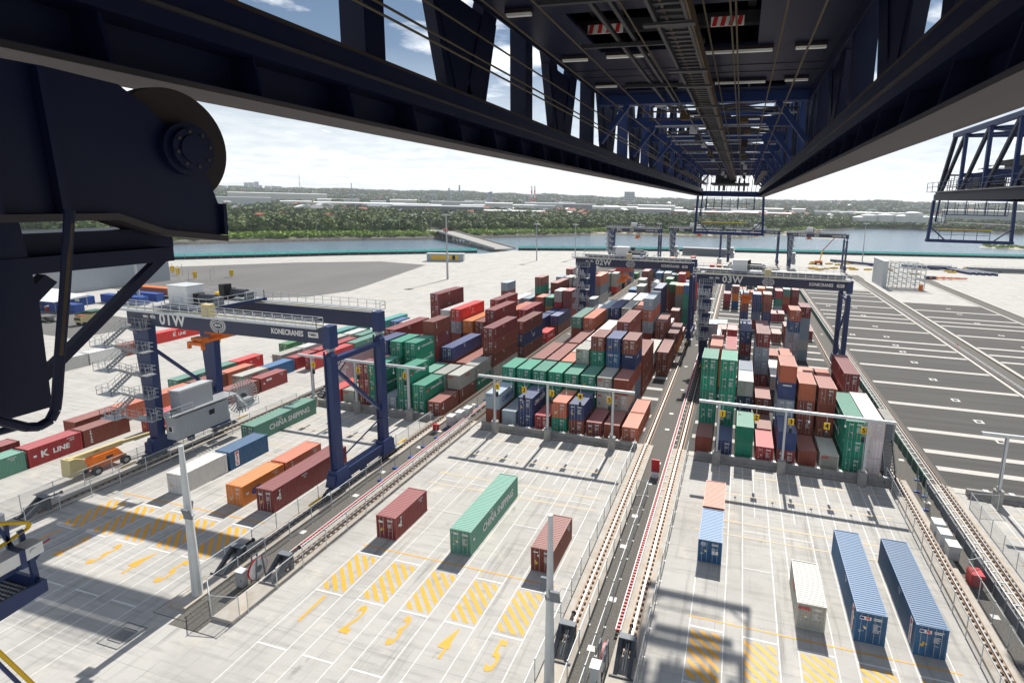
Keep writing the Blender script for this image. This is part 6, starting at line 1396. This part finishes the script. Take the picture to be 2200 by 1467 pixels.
for i in range(34):
    x = 40+rng.random()*170; y = 346+ (x-40)*.08+rng.random()*38
    if rng.random() < .3: y = 330+rng.random()*20; x = 40+rng.random()*60
    lb = 'low yellow barrier on the pale concrete before the teal fence'
    t_ = thing('yellow_barrier', (x, y, 0), lb, 'barrier', 'low yellow barriers scattered before the bay', world=False, rz=rng.random()*.5)
    if bt is None:
        q = MB(); q.prism([(-.45, 0), (.45, 0), (.25, .9), (-.25, .9)], 'x', -2.6, 2.6, 'hi_yellow'); bt = q.mesh('barrier_body'); q = MB(); q.box(-.3, .3, -.5, .5, .9, 1.0, 'dark_grey'); bt2 = q.mesh('barrier_cap')
    link('barrier_body', bt, t_); link('barrier_cap', bt2, t_)
for i in range(16):
    x = -262+i*2.9+rng.random(); y = 168+rng.random()*22
    t_ = thing('truck_lane_post', (x, y, 0), 'thin post with yellow box among the lane gear at far left', 'post', 'posts of the truck lanes at far left', world=False)
    q = MB(); q.tube((0, 0, 0), (0, 0, 4.5), .09, 'galv', 6); q.build('post', t_, (0, 0, 0))
    if i % 3 == 0: q = MB(); q.box(-.6, .6, -.5, .5, .6, 3.2, 'hi_yellow'); q.build('yellow_box', t_, (0, 0, 0))
t_ = thing('orange_trailer', (-204, 137, 0), 'orange flat containers on trailers beyond the crane stairs', 'trailer')
mb = MB(); mb.box(-206, -192, 139, 142, .9, 3.6, 'roof_red'); mb.box(-206, -192, 139, 142, 3.61, 3.7, 'orange'); mb.build('load', t_); mb = MB(); [mb.tube((x, 139, .5), (x, 142, .5), .5, 'tyre', 10) for x in (-204, -202, -194)]; mb.build('wheels', t_)
t_ = thing('yellow_gate', (-128, 88, 0), 'yellow barrier trestle on the concrete below the number 01W', 'trestle')
mb = MB(); mb.box(-130, -124, 101, 101.5, .2, 1.4, 'hi_yellow'); mb.build('trestle', t_); mb = MB(); [mb.box(x, x+.3, 100.6, 101.9, 0, .19, 'dark_grey') for x in (-129.5, -124.8)]; mb.build('feet', t_)
t_ = thing('far_store', (-36, 352, 0), 'low grey-green store building by the far gantry cranes', 'building')
mb = MB(); mb.box(-40, -4, 392, 402, 0, 5, 'mid_grey'); mb.build('walls', t_); mb = MB(); mb.box(-40.5, -3.5, 391.5, 402.5, 5.01, 5.3, 'roof_grey'); mb.build('roof', t_)
# access stair with small room at the right end of the right block
t_ = thing('stair_tower', (22.5, 79, 0), 'grey access stair with door at the right end of the right block', 'stairs')
mb = MB(); mb.box(21.2, 22.6, 79.5, 84, 0, 7.6, 'wall_concrete'); mb.box(21.5, 22.3, 79.42, 79.49, 4.8, 7.0, 'mid_grey'); mb.build('stair_room', t_)
mb = MB()
for s in (20.9, 22.3): mb.bar((s, 79.4, 4.7), (s, 75.2, .3), .08, .3, 'dark_grey')
for j in range(1, 14): c = Vector((21.6, 79.4, 4.7)).lerp(Vector((21.6, 75.2, .3)), j/14); mb.box(20.95, 22.25, c.y-.13, c.y+.13, c.z-.02, c.z+.02, 'galv')
mb.build('flight', t_)
mb = MB()
for s in (20.9, 22.3): mb.bar((s, 79.4, 5.7), (s, 75.2, 1.3), .05, .05, 'galv')
mb.build('handrails', t_)
t_ = thing('stair_tower', (-76, 77, 0), 'dark steel stair leaning beside sign one of the left portal', 'stairs')
mb = MB()
for s in (-73.2, -72.2): mb.bar((s, 84, 5.2), (s, 77.5, .3), .08, .3, 'dark_grey')
for j in range(1, 16): c = Vector((-72.7, 84, 5.2)).lerp(Vector((-72.7, 77.5, .3)), j/16); mb.box(-73.2, -72.2, c.y-.14, c.y+.14, c.z-.02, c.z+.02, 'galv_lt')
mb.build('flight', t_)
# rope barrier with blue feet between left and middle blocks
for i in range(12):
    y = 56+i*3.4; x = -43.9 if i % 2 else -43.7
    t_ = thing('barrier_post', (x, y, 0), 'temporary post with blue foot on the gravel left of the middle block', 'post', 'posts with blue feet on the gravel', world=False)
    q = MB(); q.tube((0, 0, .15), (0, 0, 1.9), .045, 'galv', 6); q.build('post', t_, (0, 0, 0)); q = MB(); q.box(-.35, .35, -.2, .2, 0, .15, 'blue_box'); q.build('blue_foot', t_, (0, 0, 0))
t_ = thing('portable_screen', (25.0, 73, 0), 'leaning green netted screen with blue feet by the right rail', 'screen')
mb = MB(); mb.face([(24.3, 70, .1), (25.2, 73.5, .1), (25.2, 73.5, 2.2), (24.3, 70, 2.2)], 'net_green'); mb.face([(24.6, 74.5, .1), (25.6, 78, .1), (25.6, 78, 2.2), (24.6, 74.5, 2.2)], 'net_green'); mb.face([(24.6, 56.6, .1), (25.6, 60, .1), (25.6, 60, 1.9), (24.6, 56.6, 1.9)], 'net_green'); mb.build('net', t_)
mb = MB()
for (x, y) in ((24.3, 70), (25.2, 73.5), (24.6, 74.5), (25.6, 78)): mb.tube((x, y, 0), (x, y, 2.25), .04, 'galv', 6); mb.box(x-.35, x+.35, y-.2, y+.2, 0, .15, 'blue_box')
mb.build('frame', t_)

# ------------------------------------------------------------ far bank: terrain, woods, suburb
def shore(th):
    return float(np.interp(th, [-75, -53, -33, -20, -13.6, 0, 2, 4.9, 11.9, 16, 20, 30, 60], [620, 503, 520, 575, 632, 637, 700, 803, 1100, 1120, 1150, 1000, 900]))
def hn(a, b_): return math.sin(a*1.7+.3)*.5+math.sin(a*3.9+b_*2.1)*.3+math.sin(a*9.1+b_*5.3+1)*.2
def ter(th, r):
    s = shore(th); d = r-s
    if d < 0: return -2.6+d*.02
    base = 1.6*min(1, d/6)+ min(d/900, 1)*4
    ridge = np.interp(th, [-75, -49, -30, -20, -9, 5, 12, 23, 60], [66, 68, 78, 70, 58, 62, 72, 60, 60])
    k = min(max((r-2000)/2600, 0), 1); k = k*k*(3-2*k)
    return base+(ridge-6)*k*(1+.10*hn(th*.35, r/900))+(6*hn(th*.9, r/300) if r > 2300 else 0)*min(1, max(0, (r-2300)/900))
def P3(th, r, dz=0): a = math.radians(th); return (r*math.sin(a), r*math.cos(a), ter(th, r)+dz)
ths = np.arange(-75, 60.1, .9); fr_ = np.concatenate([np.array([-12, -1, 0, 3, 8, 20, 60, 130, 250, 420]), np.linspace(650, 1300, 6), np.linspace(1500, 5200, 26)])
V = []; F = []
for th in ths:
    s = shore(th)
    for d_ in fr_: r = s+d_ if d_ < 1400 else max(d_+s*.4, s+d_); V.append(P3(th, r))
nr = len(fr_)
for i in range(len(ths)-1):
    for j in range(nr-1): a = i*nr+j; F.append((a, a+nr, a+nr+1, a+1))
me = bpy.data.meshes.new('far_bank'); me.from_pydata(V, [], F); me.materials.append(M['terrain']); me.materials.append(M['sand']); me.materials.append(M['rock'])
mi = []
for i in range(len(ths)-1):
    for j in range(nr-1): mi.append((1 if (-16 < ths[i] < 10 and j < 4) else 2 if j < 3 else 0))
me.polygons.foreach_set('material_index', mi); me.polygons.foreach_set('use_smooth', [True]*len(F)); me.update()
o = link('far_bank', me); o['kind'] = 'structure'
def island(poly, name, k='sand'):
    mb = MB(); c = (sum(p[0] for p in poly)/len(poly), sum(p[1] for p in poly)/len(poly))
    n = len(poly)
    for i in range(n):
        a, b_ = poly[i], poly[(i+1) % n]; mb.face([(a[0], a[1], -1.75), (b_[0], b_[1], -1.75), (c[0], c[1], -.7)], k)
    struct(name, mb)
island([(20, 800), (60, 745), (100, 700), (130, 690), (110, 740), (60, 815)], 'sandbank'); island([(225, 640), (300, 615), (420, 640), (420, 680), (300, 690), (240, 672)], 'islet', 'sand')
nr_ = np.random.RandomState(5)
def crowns(P, Rr, Hh, nq, q, flat=.35):
    """P: base positions (n,3); crown of nq small quads each"""
    n = len(P); N_ = n*nq
    d = nr_.normal(size=(N_, 3)); d[:, 2] = np.abs(d[:, 2]+.35)-.35; d /= np.linalg.norm(d, axis=1)[:, None]; rad = nr_.uniform(.72, 1.0, N_)
    R_ = np.repeat(Rr, nq); H_ = np.repeat(Hh, nq)
    # lumpy outline
    lump = 1+.22*np.sin(d[:, 0]*5+np.repeat(nr_.uniform(0, 6, n), nq))*np.cos(d[:, 1]*4)
    c = np.repeat(P, nq, 0)+np.stack([d[:, 0]*R_*rad*lump, d[:, 1]*R_*rad*lump, H_*.58+d[:, 2]*H_*.42*rad*lump], 1)
    a = d+nr_.normal(size=(N_, 3))*flat; a /= np.linalg.norm(a, axis=1)[:, None]
    t1_ = np.cross(a, nr_.normal(size=(N_, 3))); t1_ /= np.linalg.norm(t1_, axis=1)[:, None]; t2_ = np.cross(a, t1_)
    s = (q*R_*nr_.uniform(.6, 1.25, N_))[:, None]
    return np.stack([c-t1_*s-t2_*s*.8, c+t1_*s-t2_*s*.7, c+t1_*s*.9+t2_*s, c-t1_*s*.8+t2_*s*.9], 1)
def quads_obj(name, Q, k, label, cat, kind='stuff'):
    Q = Q.reshape(-1, 3).astype(np.float32); n = len(Q)//4
    me = bpy.data.meshes.new(name); me.vertices.add(len(Q)); me.vertices.foreach_set('co', Q.ravel()); me.loops.add(len(Q)); me.loops.foreach_set('vertex_index', np.arange(len(Q), dtype=np.int32))
    me.polygons.add(n); me.polygons.foreach_set('loop_start', np.arange(0, len(Q), 4, dtype=np.int32)); me.polygons.foreach_set('loop_total', np.full(n, 4, dtype=np.int32)); me.update(calc_edges=True)
    me.materials.append(M[k]); o = link(name, me); tag(o, label, cat, kind=kind); return o
def sample(n, th0, th1, r0_, r1_, dens=None, rel=True):
    out = []
    while len(out) < n:
        th = nr_.uniform(th0, th1); s = shore(th) if rel else 0
        lo, hi = (s+r0_, s+r1_) if rel else (max(r0_, s+r1_*0+200), r1_)
        if hi <= lo: continue
        r = math.sqrt(nr_.uniform(lo*lo, hi*hi))
        if dens and nr_.uniform() > dens(th, r): continue
        out.append(P3(th, r))
    return np.array(out)
TH0, TH1 = -62, 30
def road_gap(th, r):
    # bridge landing and road clearing
    x, y = r*math.sin(math.radians(th)), r*math.cos(math.radians(th))
    return 0 if (abs((x+300)*.66+(y-500)*.75) < 14 and -420 < x < -150) or (x+285)**2+(y-478)**2 < 26**2 else 1
shr = sample(5200, TH0, 16, 6, 62, road_gap); R_ = nr_.uniform(1.2, 3.0, len(shr))
quads_obj('shore_shrubs', crowns(shr, R_, R_*1.3, 22, .30), 'shrub_leaf', 'bright green shrubs covering the low far bank', 'shrubs')
w1 = sample(4600, TH0, 10, 48, 330, lambda t_, r: road_gap(t_, r)*(1 if t_ < -14 else .8)); R_ = nr_.uniform(3.2, 8.0, len(w1))**1.0; Hh = R_*nr_.uniform(1.2, 1.8, len(w1))
quads_obj('near_wood', crowns(w1, R_, Hh, 80, .20), 'tree_leaf', 'dark green wood along the far bank', 'wood')
w2 = sample(6200, TH0, 24, 300, 1050, lambda t_, r: 1 if r < shore(t_)+560 else .22); R_ = nr_.uniform(4.0, 8.0, len(w2)); Hh = R_*nr_.uniform(1.1, 1.6, len(w2))
quads_obj('middle_wood', crowns(w2, R_, Hh, 34, .32), 'tree_leaf', 'broad belt of trees behind the far bank', 'wood')
w3 = sample(12500, TH0, 34, 1500, 4900, None, rel=True); R_ = nr_.uniform(9, 20, len(w3)); Hh = nr_.uniform(9, 16, len(w3))
quads_obj('hillside_trees', crowns(w3, R_, Hh, 11, .42), 'tree_leaf', 'hazy trees spread over the distant suburban hills', 'trees')
w4 = sample(900, 8, 24, 4, 90, lambda t_, r: .8); R_ = nr_.uniform(2.5, 6, len(w4)); quads_obj('bay_trees', crowns(w4, R_, R_*1.5, 22, .32), 'tree_leaf', 'trees along the distant bay shore at right', 'trees')
isl = np.array([(nr_.uniform(250, 400), nr_.uniform(635, 675), -1.2) for _ in range(260)]); R_ = nr_.uniform(1, 2.5, 260); quads_obj('islet_shrubs', crowns(isl, R_, R_*.9, 14, .35), 'shrub_leaf', 'low scrub on the small islet at the right edge', 'shrubs')
tp = []
q = MB(); q.tube((0, 0, 0), (0, 0, 5.5), .4, 'bark', 7, .18); q.tube((0, 0, 4), (2.1, .6, 8), .18, 'bark', 5, .07); q.tube((0, 0, 4.5), (-1.8, .9, 8.4), .16, 'bark', 5, .06); trk = q.mesh('trunk')
for v_ in range(3):
    Q = crowns(np.array([[0, 0, 1.5]]), np.array([5.2+v_*.5]), np.array([11.5+v_]), 230, .12).reshape(-1, 3)
    me = bpy.data.meshes.new('crown'); me.from_pydata([tuple(p) for p in Q], [], [(4*i, 4*i+1, 4*i+2, 4*i+3) for i in range(len(Q)//4)]); me.materials.append(M['tree_leaf']); tp.append(me)
tr_ = random.Random(4)
for i in range(46):
    th = tr_.uniform(-48, -2); 
    if -34 < th < -27: continue
    p = P3(th, shore(th)+tr_.uniform(36, 75)); t_ = thing('bank_tree', p, 'rounded tree standing out at the front edge of the far wood', 'tree', 'trees at the front edge of the far wood', world=False); s = tr_.uniform(.6, 1.15); t_.scale = (s, s, s*tr_.uniform(.8, 1.1))
    link('trunk', trk, t_); link('crown', tp[i % 3], t_)
# houses of the suburb
hr = random.Random(21); hm = []
for wk, rk in (('wall_pale', 'roof_red'), ('wall_pale', 'roof_grey'), ('white', 'white'), ('wall_far', 'roof_red')):
    q = MB(); q.box(-6, 6, -5, 5, 0, 5.2, wk); q.prism([(-6.6, 5.21), (6.6, 5.21), (0, 8.2)], 'y', -5.5, 5.5, rk); hm.append(q.mesh('suburban_house'))
for i in range(290):
    th = hr.uniform(-50, 27); r = shore(th)+hr.choice((hr.uniform(500, 1100), hr.uniform(1300, 4300), hr.uniform(1300, 4300))); 
    if i < 14: th = hr.uniform(-47, -12); r = shore(th)+hr.uniform(230, 520)
    p = P3(th, r, hr.uniform(1, 6) if r > 2200 else (6 if i < 14 else 3)); o = link('suburban_house', hm[i % 4 if i >= 14 else i % 2], None, p); o.rotation_euler = (0, 0, hr.uniform(0, 3)); s = hr.uniform(.9, 1.6)*(.62 if i < 14 else 1); o.scale = (s*hr.uniform(.8, 1.6), s, s)
    tag(o, 'small pale house among the trees of the distant suburb', 'house', 'houses of the distant suburb')
sp = MB()
for i in range(900):
    th = hr.uniform(-52, 28); r = hr.uniform(2400, 5000); x, y, z = P3(th, r, 6+hr.random()*5); a = hr.uniform(6, 16)
    sp.box(x-a, x+a, y-6, y+6, z, z+hr.uniform(4, 9), hr.choice(['wall_pale', 'white', 'wall_far', 'roof_red', 'roof_grey']))
o = sp.build('distant_roofs', None, (0, 0, 0)); tag(o, 'countless tiny roofs scattered over the far hills', 'roofs', kind='stuff')
def bld(th, r, w_, d_, h_, label, name='warehouse', wall='wall_pale', roof='white', floors=0, z=None, cat='warehouse', grp=None):
    p = P3(th, r); z = p[2] if z is None else z
    t_ = thing(name, (p[0], p[1], z), label, cat, grp, rz=-math.radians(th), world=False)
    mb = MB(); mb.box(-w_/2, w_/2, -d_/2, d_/2, -3, h_, wall); mb.build('walls', t_, (0, 0, 0))
    mb = MB(); mb.hexa([(-w_/2-1, -d_/2-1, h_+.01), (w_/2+1, -d_/2-1, h_+.01), (w_/2+1, d_/2+1, h_+.01), (-w_/2-1, d_/2+1, h_+.01), (-w_/2-1, -d_/2-1, h_+.5), (w_/2+1, -d_/2-1, h_+.5), (w_/2+1, 0, h_+2.2), (-w_/2-1, 0, h_+2.2)], roof); mb.build('roof', t_, (0, 0, 0))
    if floors:
        mb = MB()
        for i in range(floors): mb.box(-w_/2+1, w_/2-1, -d_/2-.3, -d_/2-.01, (i+.35)*h_/floors, (i+.75)*h_/floors, 'glass_dark')
        mb.build('window_band', t_, (0, 0, 0))
W_ = [(-45.3, 2150, 290, 60, 34, 'long pale works building on the skyline right of the round wheel', 'wall_pale', 'white'), (-48.5, 1950, 170, 50, 20, 'grey flat building beside the round wheel at the skyline', 'wall_far', 'roof_grey'),
 (-38.5, 1430, 200, 70, 15, 'white roofed warehouse left of the thin dark mast', 'wall_pale', 'white'), (-35.2, 1380, 150, 60, 15, 'white warehouse with dark red panel above the wood', 'wall_far', 'white'), (-31.2, 1260, 190, 90, 14, 'long grey roofed warehouse above the wood', 'mid_grey', 'house_grey'), (-36.6, 1330, 60, 40, 11, 'small pale shed before the white warehouse', 'wall_pale', 'house_grey'),
 (-22.8, 1600, 80, 50, 16, 'white rounded plant building left of the striped chimneys', 'white', 'white'), (-20.6, 1750, 120, 60, 22, 'pale plant block below the striped chimneys', 'wall_far', 'wall_far'), (-17.5, 1900, 150, 60, 20, 'grey plant block right of the striped chimneys', 'mid_grey', 'roof_grey'),
 (-24.5, 1150, 90, 40, 9, 'white low building within the wood', 'white', 'white'), (-21.5, 1150, 40, 30, 9, 'small white building within the wood right of centre', 'white', 'white'), (-13, 1650, 140, 50, 16, 'white roofed sheds behind the right part of the wood', 'white', 'white'), (-8.0, 1750, 120, 60, 17, 'pale sheds beyond the terraced office', 'wall_pale', 'white'),
 (-5, 1400, 190, 50, 12, 'low red and white sheds seen through the hanging frame', 'roof_red', 'white'), (1.5, 1450, 160, 50, 12, 'low red sheds right of the hanging frame', 'roof_red', 'white'), (6, 1350, 200, 30, 7, 'long white low shed above the bay shore', 'white', 'white'), (22, 1650, 260, 90, 30, 'large grey works building behind the neighbouring crane', 'wall_far', 'wall_pale'), (27, 1500, 120, 80, 22, 'brown block at the right edge behind the crane', 'roof_red', 'roof_grey'),
 (-27, 1500, 110, 50, 14, 'white plant hall left of the twin dark stacks', 'wall_pale', 'white'), (-40.5, 2300, 120, 50, 16, 'dark grey works roof far left below the skyline', 'mid_grey', 'roof_grey')]
ir = random.Random(9)
for i in range(26):
    th = -44+i*2.35; W_.append((th, ir.uniform(1300, 2100), ir.uniform(40, 130), 40, ir.uniform(12, 26), '%s works building in the industrial belt, %s from the left among the small ones' % (('pale', 'white', 'grey', 'whitish')[i % 4], ORD[i]), ('wall_pale', 'white', 'wall_far', 'white')[i % 4], ('white', 'white', 'roof_grey', 'house_grey')[i % 4]))
for i, (th, r, w_, d_, h_, lb, wk, rk) in enumerate(W_): bld(th, r, w_, d_, h_, lb, wall=wk, roof=rk, grp=None)
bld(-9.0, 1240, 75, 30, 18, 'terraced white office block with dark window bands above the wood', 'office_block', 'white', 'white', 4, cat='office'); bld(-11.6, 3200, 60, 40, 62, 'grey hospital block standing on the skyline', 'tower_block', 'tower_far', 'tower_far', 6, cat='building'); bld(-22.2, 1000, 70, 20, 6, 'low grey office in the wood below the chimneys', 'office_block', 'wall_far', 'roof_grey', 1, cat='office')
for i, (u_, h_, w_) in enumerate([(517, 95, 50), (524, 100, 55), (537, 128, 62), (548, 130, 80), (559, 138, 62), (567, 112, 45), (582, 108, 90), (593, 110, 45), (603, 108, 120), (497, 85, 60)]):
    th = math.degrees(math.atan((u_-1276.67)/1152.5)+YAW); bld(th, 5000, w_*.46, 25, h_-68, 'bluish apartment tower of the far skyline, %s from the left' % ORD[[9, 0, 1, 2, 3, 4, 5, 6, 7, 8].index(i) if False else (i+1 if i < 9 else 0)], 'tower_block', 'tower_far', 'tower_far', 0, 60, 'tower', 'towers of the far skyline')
def stack(u_, r, h_, rad, label, k='tower_far', k2=None):
    th = math.degrees(math.atan((u_-1276.67)/1152.5)+YAW); p = P3(th, r); t_ = thing('chimney', p, label, 'chimney', 'chimneys of the distant plant', world=False)
    mb = MB(); n = 6
    for i in range(n): mb.tube((0, 0, h_*i/n), (0, 0, h_*(i+1)/n), rad*(1-.3*i/n), (k if i % 2 == 0 else (k2 or k)), 10, rad*(1-.3*(i+1)/n))
    mb.build('shaft', t_, (0, 0, 0)); mb = MB(); mb.tube((0, 0, h_), (0, 0, h_+1), rad*.85, 'dark_grey', 10); mb.build('rim', t_, (0, 0, 0))
for a in [(1140, 1900, 78, 3.0, 'left of the two red and white striped chimneys', 'ink_red', 'white'), (1146.5, 1900, 78, 3.0, 'right of the two red and white striped chimneys', 'ink_red', 'white'), (759, 1700, 66, 1.6, 'thin dark mast over the white warehouses'), (921, 2000, 48, 3, 'leftmost short dark chimney of the plant'), (930, 2000, 56, 2.6, 'second dark chimney of the plant'), (937, 2000, 34, 3, 'third and shortest chimney of the plant'),
          (962, 1900, 44, 2.6, 'dark chimney just left of the pale column'), (965.5, 1900, 64, 3.6, 'tall pale column of the plant'), (975, 1900, 34, 3, 'short white column of the plant'), (987.3, 1900, 74, 3.4, 'tallest dark brown chimney of the plant'), (1050, 1500, 48, 4.5, 'left of the twin dark stacks'), (1054.5, 1500, 50, 4, 'right of the twin dark stacks'), (1124.5, 1600, 46, 1.8, 'thin white chimney left of the striped pair'), (650, 5000, 120, 3, 'faint mast on the far left skyline')]: stack(*a)
for i, (u_, v_) in enumerate([(1857, 24), (1893, 26), (1930, 25), (1950, 34), (1970, 24), (1840, 18), (1995, 24)]):
    th = math.degrees(math.atan((u_-1276.67)/1152.5)+YAW); p = P3(th, 1300); t_ = thing('storage_tank', p, 'white storage tank in the row above the bay, %s from the left' % ORD[[1, 2, 3, 4, 5, 0, 6][i]], 'tank', 'white storage tanks above the bay', world=False)
    mb = MB(); mb.tube((0, 0, -2), (0, 0, v_*.75), 17, 'white', 24); mb.build('tank_wall', t_, (0, 0, 0)); mb = MB(); mb.tube((0, 0, v_*.75), (0, 0, v_*.75+2), 17.2, 'galv_lt', 24, 6); mb.build('tank_roof', t_, (0, 0, 0))
for i, (u_, r) in enumerate([(540, 560), (680, 545), (800, 560), (858, 560), (907, 570), (925, 560), (1025, 600), (1090, 620), (1112, 500)]):
    th = math.degrees(math.atan((u_-1276.67)/1152.5)+YAW); p = P3(th, r); t_ = thing('street_lamp', p, 'thin pale street lamp on the far bank road', 'street lamp', 'street lamps on the far bank road', world=False)
    mb = MB(); mb.tube((0, 0, 0), (0, 0, 13), .22, 'galv', 6, .12); mb.build('lamp_post', t_, (0, 0, 0)); mb = MB(); mb.box(-1.4, .2, -.2, .2, 12.9, 13.15, 'galv_lt'); mb.build('lamp_arm', t_, (0, 0, 0))
t_ = thing('causeway', (640, 1250, 0), 'pale elevated causeway across the bay shore at right', 'bridge')
mb = MB(); mb.bar((400, 1240, 11), (800, 1050, 4), 14, 1.2, 'band_concrete'); mb.build('deck', t_); mb = MB(); [mb.tube((400+400*f_, 1240-190*f_, -2), (400+400*f_, 1240-190*f_, 11-7*f_), 1, 'wall_concrete', 6) for f_ in np.linspace(.03, .95, 12)]; mb.build('piers', t_)
for o in roots:
    if 'o_' in o: del o['o_']

# ------------------------------------------------------------ air between here and the far hills
mb = MB(); mb.box(-6500, 5200, -400, 6800, -8, 175, 'haze_air')
hm_ = bpy.data.materials.new('haze_air'); hm_.use_nodes = True; ht = hm_.node_tree; ht.nodes.clear()
ho = N(ht, 'ShaderNodeOutputMaterial'); pv = N(ht, 'ShaderNodeVolumePrincipled'); pv.inputs['Color'].default_value = (.86, .92, 1.0, 1); pv.inputs['Density'].default_value = 0.00009; pv.inputs['Anisotropy'].default_value = 0.2
ht.links.new(pv.outputs[0], ho.inputs['Volume']); M['haze_air'] = hm_
o = link('haze', mb.mesh('haze')); tag(o, 'thin pale haze over the bay and the far suburbs', 'haze', kind='stuff')
scene.cycles.volume_bounces = 0
